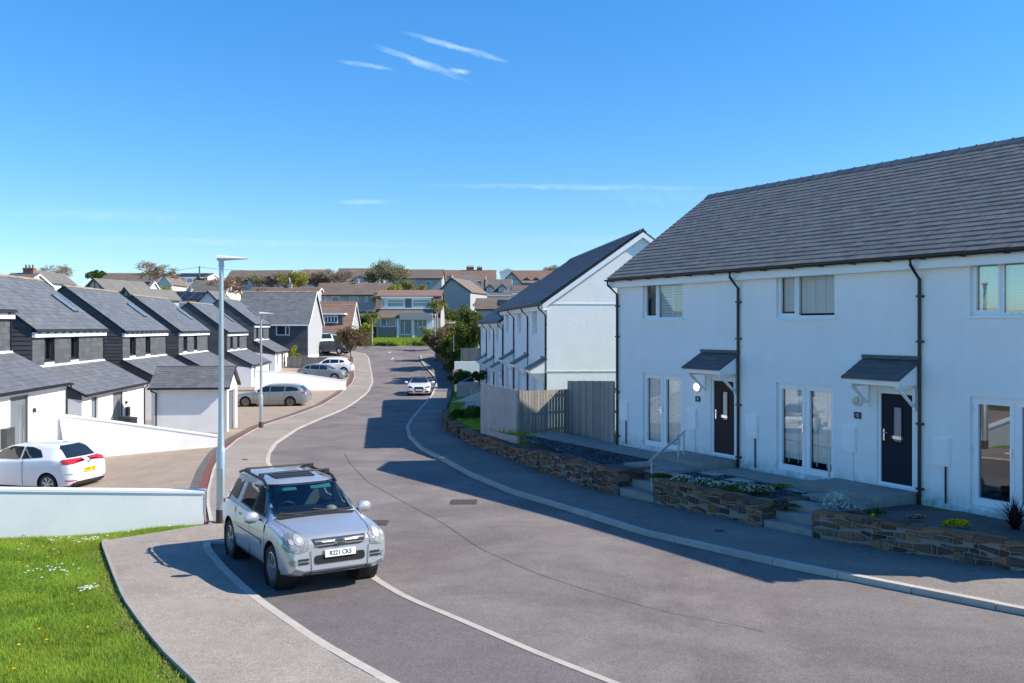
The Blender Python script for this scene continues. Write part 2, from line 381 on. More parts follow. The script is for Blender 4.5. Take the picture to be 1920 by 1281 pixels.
b = NB('hill_ground'); n1 = b.noise(.06, 6, .7); n2 = b.noise(.9, 4, .7)
c = b.mix(b.rng(n1, .35, .65, 0, 1), (.055, .09, .02, 1), (.12, .11, .05, 1)); c = b.hsv(c, b.rng(n2, .3, .7, .7, 1.3))
b.prin(c, .95, 0, .2); MT['hill'] = b.m
MT['soil'] = M('garden_soil', (.09, .065, .045), .95, .25, 12, bump=.8, bs=40, bd=.03)
MT['gravel'] = M('slate_gravel', (.085, .09, .10), .9, .35, 30, bump=1, bs=60, bd=.03)
b = NB('rubble_stone'); u, w = b.uvr()
rp = b.n('ShaderNodeValToRGB'); b.t.links.new(u, rp.inputs[0])
cr = rp.color_ramp; cr.interpolation = 'LINEAR'
cols = [(0, (.05, .04, .036)), (.22, (.13, .075, .05)), (.42, (.19, .115, .07)), (.58, (.07, .068, .07)), (.74, (.24, .13, .07)), (.9, (.28, .13, .06)), (1, (.13, .115, .10))]
cr.elements[0].position = 0; cr.elements[0].color = C(cols[0][1]); cr.elements[1].position = 1; cr.elements[1].color = C(cols[-1][1])
for p, q in cols[1:-1]: e = cr.elements.new(p); e.color = C(q)
c = b.hsv(rp.outputs[0], b.math('MULTIPLY', b.rng(w, 0, 1, .75, 1.25), b.rng(b.noise(25, 5, .7), .3, .7, .7, 1.35)))
b.prin(c, .85, 0, .3, b.bump(b.noise(30, 5, .7), .6, .012)); MT['stone'] = b.m
b = NB('lit_lamp'); b.prin((.9, .85, .7, 1), .4, 0, .5, None, 0, (1.0, .86, .5), 2.2); MT['lamp_on'] = b.m
MT['lamp_off'] = M('lamp_diffuser', (.62, .60, .46), .35, .05)
# ------------------------------------------------------------ lie of the land
GY = np.array([-30, 0, 10, 15, 20, 27, 36, 45, 55, 65, 75, 86, 98, 110, 120, 130, 140, 150, 170], float)
GZ = np.array([-3.5, -3.85, -4.0, -4.08, -4.15, -4.38, -4.66, -4.9, -5.15, -5.32, -5.36, -5.0, -4.2, -3.45, -2.95, -2.45, -1.7, -.6, 2.2])
_ys = np.arange(-30, 170, .5); _gz = np.interp(_ys, GY, GZ); _k = np.hanning(17); _k /= _k.sum()
_gs = np.convolve(np.pad(_gz, 8, mode='edge'), _k, 'valid')
def g(Y): return float(np.interp(Y, _ys, _gs))
def gv(Y): return np.interp(Y, _ys, _gs)
_yf = np.arange(8.0, 165, .02); _gf = gv(_yf)
def pg(x, y, off=0.0):
    """where the ray through photo pixel (x, y) meets the ground surface lifted by off"""
    yy = HY - F * (_gf + off) / _yf
    i = np.argmax(yy < y) if (yy < y).any() else len(yy) - 1
    Y = _yf[i]; return ((x - CX) / F * Y, Y)
def curve(pts, off=0.0, extra=()):
    P = [pg(x, y, off) for x, y in pts] + list(extra)
    P.sort(key=lambda p: p[1]); xs = np.array([p[0] for p in P]); ys = np.array([p[1] for p in P])
    return xs, ys
def fn(c, sm=1.2):
    xs, ys = c; t = np.arange(ys[0] - 5, ys[-1] + 5, .1); v = np.interp(t, ys, xs)
    n = max(3, int(sm / .1) | 1); k = np.hanning(n + 2)[1:-1]; k /= k.sum()
    v = np.convolve(np.pad(v, n // 2, mode='edge'), k, 'valid')
    return lambda Y: np.interp(Y, t, v)
kR = fn(curve([(1916, 1157), (1642, 1102), (1459, 1065), (1200, 1005), (1040, 953), (960, 929), (881, 895.6), (825, 864), (787.5, 845), (765, 822), (761, 804),
               (769, 790), (787, 768), (808, 744), (817, 722), (816, 712), (809, 702.5), (800, 693), (790, 680), (787, 668)], 0, [(9.3, 11.2), (12.6, 8.3), (17, 5), (25, -3), (40, -20), (-4.0, 116), (2, 122), (14, 126)]))
oR = fn(curve([(1920, 1075), (1513, 1007), (1432, 990), (1195, 937), (1156, 929), (1120, 921), (1000, 880), (923, 849.5), (871.5, 830.6), (846, 815), (830, 803),
               (829, 786), (835, 768), (843, 750), (850, 722), (843, 691.5), (814, 672)], .12, [(11.2, 12.5), (15.3, 8.6), (20, 4.5), (30, -4), (45, -20), (-3, 113), (4, 118), (14, 121)]))
kL = fn(curve([(1150, 1281), (1000, 1222), (880, 1170), (760, 1120), (701, 1085), (600, 985), (540, 915), (505, 868), (508, 850), (520, 832), (560, 805), (600, 787), (625, 777),
               (648, 767), (675, 749), (692, 734), (700, 716.6), (698, 702.5), (694, 682), (692, 671)], 0, [(3.2, 8.2), (6.5, 5), (16, -3), (30, -18), (-17.5, 113), (-22, 121)]))
kB = fn(curve([(389, 1020), (424, 1063), (474, 1109), (533, 1152), (599, 1196), (664, 1235), (750, 1281)], .05, [(.6, 8.2), (4, 4.5), (13, -3.5), (26, -18)]))
oL = fn(curve([(193.6, 1016.6), (211, 1061.5), (235, 1120), (274, 1175), (313, 1222), (375, 1281)], .06, [(-2.2, 8.6), (1.6, 4.4), (10, -4), (23, -18)]), .5)
oL2 = fn(curve([(400, 982), (393, 947), (393, 921), (403, 879), (420, 847), (448, 823), (484, 803), (494, 798), (561, 776), (603, 760), (644, 734), (661, 718),
                (665.6, 705.6), (664, 696), (664, 670)], .06, [(-21, 113), (-27, 121)]), .8)
YB = 17.95                                  # far end of the parking bay
YW = pg(395, 982, .06)[1]                   # where the verge meets the first garden wall
def strip(name, fa, fb, ys, za, zb, mat, nx=8, **k):
    P = np.zeros((len(ys), nx + 1, 3))
    for i, Y in enumerate(ys):
        a, b_ = fa(Y), fb(Y); t = np.linspace(0, 1, nx + 1)
        P[i, :, 0] = a + (b_ - a) * t; P[i, :, 1] = Y
        z0 = za(Y) if callable(za) else g(Y) + za; z1 = zb(Y) if callable(zb) else g(Y) + zb
        P[i, :, 2] = z0 + (z1 - z0) * t
    return grid_mesh(name, P, mat, **k)
def kerb(name, f, ys, w, ztop, mat, side=1, down=.3, gap=.006, seg=.9):
    """kerb stones along x = f(y); side=+1: stone lies to the right of the line"""
    mb = MB(); ys = np.asarray(ys); pts = [Vector((f(y), y, g(y))) for y in ys]
    L = 0; cur = [pts[0]]
    def flush(cur):
        if len(cur) < 2: return
        mb.rnd(); dz = random.uniform(-.004, .004)
        for a, b in zip(cur[:-1], cur[1:]):
            t = (b - a).normalized(); n = Vector((t.y, -t.x, 0)) * side
            a2 = a + t * (gap if a is cur[0] else 0); b2 = b - t * (gap if b is cur[-1] else 0)
            lo = Vector((0, 0, -down)); hi = Vector((0, 0, ztop + dz))
            P = [a2 + lo, b2 + lo, b2 + n * w + lo, a2 + n * w + lo, a2 + hi, b2 + hi, b2 + n * w + hi, a2 + n * w + hi]
            if side > 0: P = [P[i] for i in (0, 3, 2, 1, 4, 7, 6, 5)]
            mb.hexa(P)
    for p in pts[1:]:
        L += (p - cur[-1]).length; cur.append(p)
        if L >= seg: flush(cur); cur = [p]; L = 0
    flush(cur)
    return mb.build(name, mat, kind='structure')
Ys = np.concatenate([np.arange(-18, 60, .5), np.arange(60, 126, 1.0)])
def bay_or_kerb(Y): return kB(Y) if Y < YB else kL(Y)
# carriageway and parking bay
Yn = np.arange(-18, 17.96, .5)
strip('road', lambda Y: kL(Y), lambda Y: kR(Y), Ys[Ys < 124], 0.0, 0.02, MT['road'], 14, kind='structure')
strip('parking_bay', lambda Y: kB(Y) , lambda Y: kL(Y) - .001, np.append(Yn, YB), 0.0, 0.0, MT['road2'], 6, kind='structure')
# flush concrete edging between bay and road, and kerb of the bay
Ya = np.arange(-18, YB + 4, .45)
strip('bay_edging', lambda Y: kL(Y) - .07, lambda Y: kL(Y) + .07, Ya, .006, .006, MT['concrete_lt'], 1, kind='structure')
kerb('bay_kerb', lambda Y: kB(Y), np.append(np.arange(-18, YB, .45), YB), .13, .055, MT['concrete_lt'], side=-1)
mb = MB(); x0, x1 = float(kB(YB)), float(kL(YB)); z = g(YB)
n = 4
for i in range(n):
    a = x0 - .13 + (x1 - x0 + .13) * i / n; b_ = x0 - .13 + (x1 - x0 + .13) * (i + 1) / n - .008; mb.rnd(); mb.box(a, b_, YB, YB + .13, z - .3, z + .055)
mb.build('bay_end_kerb', MT['concrete_lt'], kind='structure')
Yk = np.concatenate([np.arange(YB + .13, 60, .45), np.arange(60, 118, .9)])
kerb('left_kerb', kL, Yk, .13, .045, MT['concrete_lt'], side=-1)
Yr = np.concatenate([np.arange(-18, 60, .3), np.arange(60, 121, .9)])
kerb('right_kerb', kR, Yr, .14, .115, MT['concrete_lt'], side=1)
# pavements
strip('near_pavement', lambda Y: oL(Y), lambda Y: kB(Y) - .13, np.append(np.arange(-18, YB, .4), YB), .06, .05, MT['pave'], 8, kind='structure')
def leftedge(Y): return float(oL(Y)) if Y < 18.05 else (float(np.interp(Y, [18.05, YW], [oL(18.05), oL2(YW)])) if Y < YW else float(oL2(Y)))
yy = np.concatenate([[YB, 18.05], np.arange(18.5, YW, .4), [YW], np.arange(YW + .3, 60, .5), np.arange(60, 119, 1)])
strip('left_pavement', leftedge, lambda Y: kL(Y) - (.13 if Y > YB + .12 else .13), yy, .061, .042, MT['pave'], 8, kind='structure')
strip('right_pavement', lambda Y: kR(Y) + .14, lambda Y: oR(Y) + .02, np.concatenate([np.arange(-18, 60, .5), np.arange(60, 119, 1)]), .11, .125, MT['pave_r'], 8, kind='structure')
# edging stones of the near pavement and of the drives
kerb('verge_edging', oL, np.append(np.arange(-6, 18.05, .45), 18.05), .05, .085, MT['concrete'], side=-1)
kerb('drive_edging', lambda Y: oL2(Y), np.concatenate([np.arange(YW, 60, .45), np.arange(60, 113, .9)]), .07, .072, MT['concrete_lt'], side=-1)
# drives falling away to the left
DYk = [18, 28, 36, 45, 55, 63, 75, 84, 95, 108, 118, 130]; DZk = [-4.75, -4.82, -4.92, -5.02, -5.2, -5.3, -5.2, -4.8, -4.3, -3.7, -3.1, -2.6]
def dz_at(X, Y):
    lo = float(np.interp(Y, DYk, DZk)); e = float(oL2(Y)) - .07; hi = g(Y) + .05
    t = min(1, max(0, (e - X) / 5.5)); t = t * t * (3 - 2 * t) * .4 + t * .6
    return hi + (lo - hi) * t
ys = np.concatenate([np.arange(YW + .02, 62, .6), np.arange(62, 112, 1.2)])
def drive_sheet(name, ea, eb, ys, mat, nx):
    P = np.zeros((len(ys), nx + 1, 3))
    for i, Y in enumerate(ys):
        a, b_ = float(oL2(Y)) + ea, float(oL2(Y)) + eb
        for j in range(nx + 1):
            X = a + (b_ - a) * j / nx; P[i, j] = (X, Y, dz_at(X, Y))
    return grid_mesh(name, P, mat, kind='structure')
drive_sheet('driveway', -24, -.57, ys, MT['block'], 40)
drive_sheet('driveway_border', -.57, -.32, ys, MT['block_dk'], 1)
drive_sheet('paver_band', -.32, -.07, ys, MT['red_paver'], 1)
# ---- open ground underneath everything, out to the horizon
HYk = [-60, 100, 120, 130, 140, 150, 160, 175, 200, 215, 235, 260, 320, 420, 700, 2500]
HZk = [-5.9, -5.9, -4.6, -2.75, -1.95, 0.0, 1.6, 3.8, 6.3, 7.6, 8.6, 9.4, 9.5, 6, 0, -60]
ysn = np.concatenate([np.arange(-60, 120, 6), np.arange(120, 330, 5), np.arange(330, 2500, 120)])
xsn = np.concatenate([np.arange(-1500, -150, 150), np.arange(-150, 151, 6), np.arange(300, 1501, 150)])
P = np.zeros((len(ysn), len(xsn), 3)); X_, Y_ = np.meshgrid(xsn, ysn)
P[..., 0] = X_; P[..., 1] = Y_
hz = np.interp(Y_, HYk, HZk); hz += (.35 * np.sin(X_ * .09 + 1) * np.sin(Y_ * .07)) * (Y_ > 150)
P[..., 2] = hz; grid_mesh('ground', P, MT['hill'], kind='structure')
# junction road across the end of the street
def jl(Y): return -60.
jy = np.linspace(0, 1, 60); P = np.zeros((60, 5, 3))
for i, t in enumerate(jy):
    X = -75 + 110 * t; Yc = 119.5 + .06 * (X + 20) + (0.0009 * (X + 20) ** 2 if X > -20 else 0)
    for j in range(5):
        Y = Yc + 6.6 * j / 4; P[i, j] = (X, Y, g(min(Y, 131)) + .03)
grid_mesh('junction_road', P[:, ::-1], MT['road'], kind='structure')
mb = MB()
for (px_, py_) in ((731, 661.5), (736, 673)):
    X, Y = pg(px_, py_, .03); mb.face([(X - .06, Y - 1.0, g(Y - 1.0) + .045), (X + .06, Y - 1.0, g(Y - 1.0) + .045), (X + .02, Y + 1.0, g(Y + 1.0) + .045), (X - .1, Y + 1.0, g(Y + 1.0) + .045)])
mb.build('centre_line_marking', MT['upvc'], kind='structure')
# tar seam, covers and gullies in the surface
sm = curve([(645, 850), (655, 868), (690, 905), (760, 944), (835, 985), (900, 1030), (1000, 1074), (1100, 1108), (1250, 1150), (1450, 1188)]); sf = fn(sm, .8)
strip('tar_seam', lambda Y: sf(Y) - .008, lambda Y: sf(Y) + .008, np.arange(sm[1][0], sm[1][-1], .3), .018, .018, MT['seam'], 1, kind='structure')
mb = MB(); 
for (x, y, w, d, o) in ((870, 942, .62, .62, .02), (703, 981, .55, .5, .01)):
    X, Y = pg(x, y, o); z = g(Y) + o
    mb.box(X - w / 2, X + w / 2, Y - d / 2, Y + d / 2, z - .02, z + .012)
    for k in range(5): mb.box(X - w / 2 + .05 + k * w / 5, X - w / 2 + .05 + k * w / 5 + .04, Y - d / 2 + .04, Y + d / 2 - .04, z + .012, z + .016)
    mb.build('manhole_cover', MT['iron'], label='square rusty manhole cover in the road ' + ('inside the big house shadow' if x > 800 else 'beside the silver car'), cat='manhole cover', group='square covers in the road'); mb = MB()
for (x, y, lb) in ((1349, 996, 'small round stopcock cover in the shaded pavement on the right'), (459, 862, 'small dark stopcock cover in the left pavement near the tall lamp post')):
    X, Y = pg(x, y, .12 if x > 800 else .055); z = g(Y) + (.125 if x > 800 else .06)
    mb = MB(); mb.lathe([(0, .008), (.09, .008), (.1, .004), (.1, -.02)], c=(X, Y, z), n=20); mb.build('stopcock_cover', MT['iron'], label=lb, cat='pavement cover', group='small covers in the pavements')
for (x, y, lb) in ((655, 765, 'drain grating beside the left kerb on the bend'), (742, 681, 'drain grating up the street near the junction'), (705, 726, 'drain grating by the left kerb near the white coupe')):
    X, Y = pg(x, y, 0); z = g(Y); mb = MB(); mb.box(X - .1, X + .45, Y - .22, Y + .22, z - .05, z + .012)
    for k in range(6): mb.box(X - .07 + k * .085, X - .05 + k * .085, Y - .2, Y + .2, z + .012, z + .02)
    mb.build('drain_grating', MT['iron'], label=lb, cat='drain', group='road gullies')
# lawn on the left
def lawn_z(X, Y):
    e = leftedge(Y) if Y < YW else float(oL2(YW)); d = max(0, e - X)
    return g(Y) + .03 - .055 * min(d, 6) - .02 * max(0, d - 6) + .03 * math.sin(X * 1.7 + Y) * min(1, d)
ys = np.concatenate([np.arange(-12, YW + .3, .4)]); P = np.zeros((len(ys), 41, 3))
for i, Y in enumerate(ys):
    e = leftedge(Y) - .055
    for j in range(41):
        X = e - 20 * (1 - (j / 40)) ** 1.3; P[i, j] = (X, Y, lawn_z(X, Y))
grid_mesh('verge_soil', P, MT['turf'], kind='structure')
def grass_blades(name, pts, h0, h1, w, mat, label=None, U=None):
    n = len(pts); a = np.random.rand(n) * 6.283; ln = np.random.rand(n) * .7 * h1; hh = h0 + (h1 - h0) * np.random.rand(n) ** 2
    la = np.random.rand(n) * 6.283
    V = np.zeros((n, 3, 3)); dx, dy = np.cos(a) * w, np.sin(a) * w
    V[:, 0] = pts; V[:, 0, 0] -= dx; V[:, 0, 1] -= dy
    V[:, 1] = pts; V[:, 1, 0] += dx; V[:, 1, 1] += dy
    V[:, 2] = pts; V[:, 2, 0] += np.cos(la) * ln; V[:, 2, 1] += np.sin(la) * ln; V[:, 2, 2] += hh
    return np_mesh(name, V.reshape(-1, 3), 3, mat, U, kind='stuff', label=label)
def clumpy(X, Y):
    return .5 + .5 * np.sin(X * 2.1 + 1.3 * np.sin(Y * 1.7)) * np.sin(Y * 2.6 + 1.1 * np.sin(X * 2.3 + 2))
N = 420000
Yr_ = YW + .15 - (YW - 9.2) * np.random.rand(N) ** .85; ee = np.array([leftedge(y) for y in np.linspace(8, 21, 200)]); e = np.interp(Yr_, np.linspace(8, 21, 200), ee)
Xl = np.maximum(-13, -(CX + 60) / F * Yr_ ); Xr_ = e - .06 - (e - Xl) * np.random.rand(N)
edge = (e - Xr_); keep = (np.random.rand(N) < np.clip(edge / .16, .16, 1)) & (Yr_ < YW + .1)
# bare soil patches along the edging
bare = (edge < .28 + .12 * np.sin(Yr_ * 3.1)) & (np.random.rand(N) < .75) & (Yr_ < 17.5)
keep &= ~bare; Xg, Yg, eg = Xr_[keep], Yr_[keep], edge[keep]
cl = clumpy(Xg, Yg); d = np.maximum(0, eg)
zg = gv(Yg) + .03 - .055 * np.minimum(d, 6) - .02 * np.maximum(0, d - 6) + .03 * np.sin(Xg * 1.7 + Yg) * np.minimum(1, d)
U = np.stack([np.clip(.55 - .35 * cl + .45 * (np.random.rand(len(Xg)) - .3), 0, 1), np.clip(.35 + .3 * clumpy(Xg * .4 + 3, Yg * .4) + .3 * (np.random.rand(len(Xg)) - .5), 0, 1)], 1)
grass_blades('grass', np.stack([Xg, Yg, zg - .01], 1), .02, .078, .0045, MT['grass'], U=U)
tf = []
for _ in range(150):                               # taller darker tufts
    Y = random.uniform(9.8, 18.5); e_ = leftedge(Y); X = e_ - .5 - random.random() ** .8 * min(6, (e_ + (CX + 40) / F * Y)); r = random.uniform(.1, .3)
    q = np.random.randn(200, 2) * r * .6; 
    for a_, b_ in q: tf.append((X + a_, Y + b_, lawn_z(X + a_, Y + b_) - .01))
tf = np.array(tf); U = np.stack([np.random.rand(len(tf)) * .55, .5 + np.random.rand(len(tf)) * .45], 1)
grass_blades('grass_tufts', tf, .05, .13, .006, MT['grass'], U=U)
# daisies and dandelions in patches
V = []
for (x, y, n, s) in ((170, 1035, 30, .2), (110, 1031, 10, .2), (75, 1040, 5, .3), (100, 1092, 22, .25), (165, 1130, 22, .07), (280, 1012, 8, .3), (60, 1018, 5, .4)):
    X, Y = pg(x, y, -.15)
    for _ in range(n):
        a_, b_ = X + random.gauss(0, s), Y + random.gauss(0, s); 
        if a_ > leftedge(b_) - .2: continue
        z = lawn_z(a_, b_) + random.uniform(.07, .1); r = random.uniform(.012, .02)
        V += [(a_ - r, b_ - r, z), (a_ + r, b_ - r, z), (a_ + r, b_ + r, z + .008), (a_ - r, b_ + r, z + .008)]
np_mesh('daisies', np.array(V), 4, MT['petal_w'], kind='stuff')
V = []
for _ in range(26):
    Y = random.uniform(10.5, 18.5); X = leftedge(Y) - random.uniform(.6, 5); z = lawn_z(X, Y) + .09; r = .022
    for k in range(5):
        a = random.random() * 6.28; q = Vector((math.cos(a), math.sin(a), .3)) * r; s = Vector((-math.sin(a), math.cos(a), 0)) * r * .6
        c0 = Vector((X, Y, z)); V += [tuple(c0 - s), tuple(c0 + s), tuple(c0 + q + s), tuple(c0 + q - s)]
np_mesh('dandelions', np.array(V), 4, MT['petal_y'], kind='stuff')
# loose earth along the edging
V = []
for _ in range(1600):
    Y = random.uniform(9.5, 17.6); X = leftedge(Y) - .06 - random.random() ** 1.6 * .35; z = lawn_z(X, Y) + .004; r = random.uniform(.006, .022); a = random.random() * 3
    for q in range(4): V.append((X + r * math.cos(a + q * 1.57), Y + r * math.sin(a + q * 1.57), z + random.uniform(0, r)))
np_mesh('loose_earth', np.array(V), 4, leaf('earth_crumbs', (.22, .15, .09), .4, .02, 0), kind='stuff')
# ---- raised ground on the right
PYk = [-20, 31, 34, 38, 52, 70, 85, 97, 107, 114]; PZk = [-3.62, -3.62, -3.8, -4.1, -4.45, -4.75, -4.45, -3.5, -2.6, -2.2]
def pz_at(X, Y): return float(np.interp(Y, PYk, PZk))
ys = np.concatenate([np.arange(-18, 17.5, .5), np.arange(17.5, 24, .06), np.arange(24, 60, .5), np.arange(60, 116, 1)]); P = np.zeros((len(ys), 22, 3))
for i, Y in enumerate(ys):
    e = float(oR(Y)) + (1.15 if (17.95 < Y < 19.05 or 21.95 < Y < 23.25) else .28)
    for j in range(22):
        X = e + 34 * (j / 21) ** 1.7; wz = min(pz_at(X, Y), float(np.interp(Y, [27, 31, 38, 43, 52], [-3.62, -3.98, -4.15, -4.23, -4.5]))); t_ = min(1, (X - e) / 1.6); P[i, j] = (X, Y, wz + (pz_at(X, Y) - wz) * t_ + (.0 if Y < 33 else .03 * math.sin(X * 2 + Y) * t_))
grid_mesh('garden_ground', P, MT['turf'], kind='structure')
# ------------------------------------------------------------ building kit
def wall_holes(mb, x0, x1, z0, z1, y, holes, rev=.12):
    xs = sorted({x0, x1, *[h[0] for h in holes], *[h[1] for h in holes]}); zs = sorted({z0, z1, *[h[2] for h in holes], *[h[3] for h in holes]})
    for a, b in zip(xs[:-1], xs[1:]):
        for c, d in zip(zs[:-1], zs[1:]):
            mx, mz = (a + b) / 2, (c + d) / 2
            if any(h[0] < mx < h[1] and h[2] < mz < h[3] for h in holes): continue
            mb.face([(a, y, c), (b, y, c), (b, y, d), (a, y, d)])
    for (a, b, c, d) in holes:
        e = y + rev
        mb.face([(a, y, c), (a, y, d), (a, e, d), (a, e, c)]); mb.face([(b, y, c), (b, e, c), (b, e, d), (b, y, d)])
        mb.face([(a, y, d), (b, y, d), (b, e, d), (a, e, d)]); mb.face([(a, y, c), (a, e, c), (b, e, c), (b, y, c)])
def slates(mb, P0, U, V, w, L, sw, sh, t=.014, gap=.006, jit=.004, clip=None):
    P0, U, V = Vector(P0), Vector(U).normalized(), Vector(V).normalized(); N = U.cross(V).normalized()
    if N.z < -.01 : N = -N
    rows = max(1, round(L / sh)); sh = L / rows
    for j in range(rows):
        y0 = j * sh; y1 = min(L, y0 + sh * 1.12); off = (j % 2) * sw / 2; x = -off
        while x < w - .01:
            a, b = max(0, x) + gap / 2, min(w, x + sw) - gap / 2; x += sw
            if b - a < .03: continue
            if clip and not clip((a + b) / 2, y0 + sh / 2): continue
            mb.rnd(); t0 = t + random.uniform(-jit, jit) * .6; ja = random.uniform(-.3, .3) * jit
            p = [P0 + U * a + V * (y0 + ja) + N * t0, P0 + U * b + V * (y0 + ja) + N * t0, P0 + U * b + V * y1 + N * .003, P0 + U * a + V * y1 + N * .003]
            mb.face(p); q = N * (t0 - .0); mb.face([p[0] - q, p[1] - q, p[1], p[0]])
def frame(mb, x0, x1, z0, z1, y, w=.06, d=.06):
    mb.box(x0, x0 + w, y, y + d, z0, z1); mb.box(x1 - w, x1, y, y + d, z0, z1)
    mb.box(x0 + w, x1 - w, y, y + d, z0, z0 + w); mb.box(x0 + w, x1 - w, y, y + d, z1 - w, z1)
def pane(mb, x0, x1, z0, z1, y): mb.face([(x0, y, z0), (x1, y, z0), (x1, y, z1), (x0, y, z1)])
def louvres(mb, x0, x1, z0, z1, y, p=.075, tilt=.034, dp=.03):
    z = z0 + p / 2
    while z < z1 - .01:
        mb.rnd(); mb.hexa([(x0, y, z - tilt), (x1, y, z - tilt), (x1, y + dp, z + tilt - .01), (x0, y + dp, z + tilt - .01), (x0, y, z - tilt + .012), (x1, y, z - tilt + .012), (x1, y + dp, z + tilt), (x0, y + dp, z + tilt)]); z += p
def downpipe(name, parent, x, zt, zb, y0=-.26, yw=-.045, r=.035, mat='black', bend=.28, dx=0.0):
    mb = MB(); mb.tube([(x + dx, y0, zt), (x + dx, y0, zt - .12), (x, yw, zt - .12 - bend), (x, yw, zb)], r, 10)
    for z in (zt - .75, (zt * 2 + zb) / 3, (zt + 2 * zb) / 3, zb + .35): 
        if zb < z < zt - .3: mb.box(x - r * 1.6, x + r * 2.6, yw - r * 1.1, yw + .045, z - .02, z + .02)
    return mb.build(name, MT[mat], parent, smooth=40)
def font_obj(name, txt, size, mat, parent, M4, extrude=.002, sx=1.0):
    c = bpy.data.curves.new(name, 'FONT'); c.body = txt; c.size = size; c.align_x = 'CENTER'; c.align_y = 'CENTER'; c.extrude = extrude; c.materials.append(mat)
    c.offset = size * .012
    t = bpy.data.objects.new(name, c); COL.objects.link(t); dg = bpy.context.evaluated_depsgraph_get(); dg.update()
    me = bpy.data.meshes.new_from_object(t.evaluated_get(dg)); bpy.data.objects.remove(t); me.name = name
    o = bpy.data.objects.new(name, me); COL.objects.link(o); o.parent = parent; o.matrix_local = M4 @ Matrix.Diagonal((sx, 1, 1, 1)); return o

# ------------------------------------------------------------ white terraced house
UW = 5.35; HE = 5.0; DEP = 7.3
def plain_window_parts(root, x0, x1, z0, z1, wide=True, blind='shutter', door=False, split=None, detail=True, rev=.10, glass='glass'):
    y = rev - .03
    w = MB(); frame(w, x0, x1, z0, z1, y, .055, .07)
    xs = split if split is not None else x0 + (x1 - x0) * .35
    w.box(xs - .03, xs + .03, y, y + .07, z0 + .055, z1 - .055)
    s = .05 if not door else .085
    cells = [(x0 + .055, xs - .03), (xs + .03, x1 - .055)]
    panes = []
    for i, (a, b) in enumerate(cells):
        if door or i == 0: frame(w, a, b, z0 + .055, z1 - .055, y - .018, s, .07); panes.append((a + s, b - s, z0 + .055 + s, z1 - .055 - s))
        else: panes.append((a, b, z0 + .055, z1 - .055))
    name = 'french_door' if door else 'window'
    wo = w.build(name, MT['upvc'], root)
    p = MB(); [pane(p, *q, y + .03) for q in panes]; p.build('pane', MT[glass], wo)
    if not detail:
        k = MB(); pane(k, x0, x1, z0, z1, y + .1); k.build('blind', MT['curtain'], wo); return wo
    if door:
        h = MB(); h.box(cells[0][1] - .06, cells[0][1] - .03, y - .05, y - .018, z0 + .95, z0 + 1.15); h.box(cells[0][1] - .15, cells[0][1] - .03, y - .075, y - .055, z0 + 1.06, z0 + 1.08)
        h.build('handle', MT['chrome'], wo)
        hg = MB()
        for z in (z0 + .25, z0 + 1.05, z0 + 1.85):
            for x in (x0 + .035, x1 - .035): hg.tube([(x, y - .03, z - .05), (x, y - .03, z + .05)], .014, 8)
        hg.build('hinge', MT['upvc'], wo, smooth=40)
    else:
        sl = MB(); sl.box(x0 - .06, x1 + .06, -.05, y + .01, z0 - .045, z0 - .002); sl.build('sill', MT['upvc'], wo)
    if blind == 'shutter':
        k = MB()
        for (a, b, c, d) in panes[(0 if door else 1):]:
            mid = (a + b) / 2
            for (e, f_) in ((a, mid), (mid, b)) if (b - a) > .5 else ((a, b),):
                frame(k, e, f_, c, d, y + .09, .035, .03); louvres(k, e + .035, f_ - .035, c + .035, d - .035, y + .09)
        k.build('shutter', MT['blind'], wo)
        if not door: k = MB(); pane(k, panes[0][0], panes[0][1], panes[0][2], panes[0][3], y + .14); k.build('curtain', MT['curtain'], wo)
    elif blind == 'venetian':
        k = MB()
        for (a, b, c, d) in panes:
            louvres(k, a - .01, b + .01, c + (.14 if door else .05), d, y + .10, .055, .0265, .014)
            q = a + .12
            while q < b: k.box(q, q + .022, y + .08, y + .085, c + .05, d); q += .30
        k.build('blind', MT['blind'], wo)
    return wo
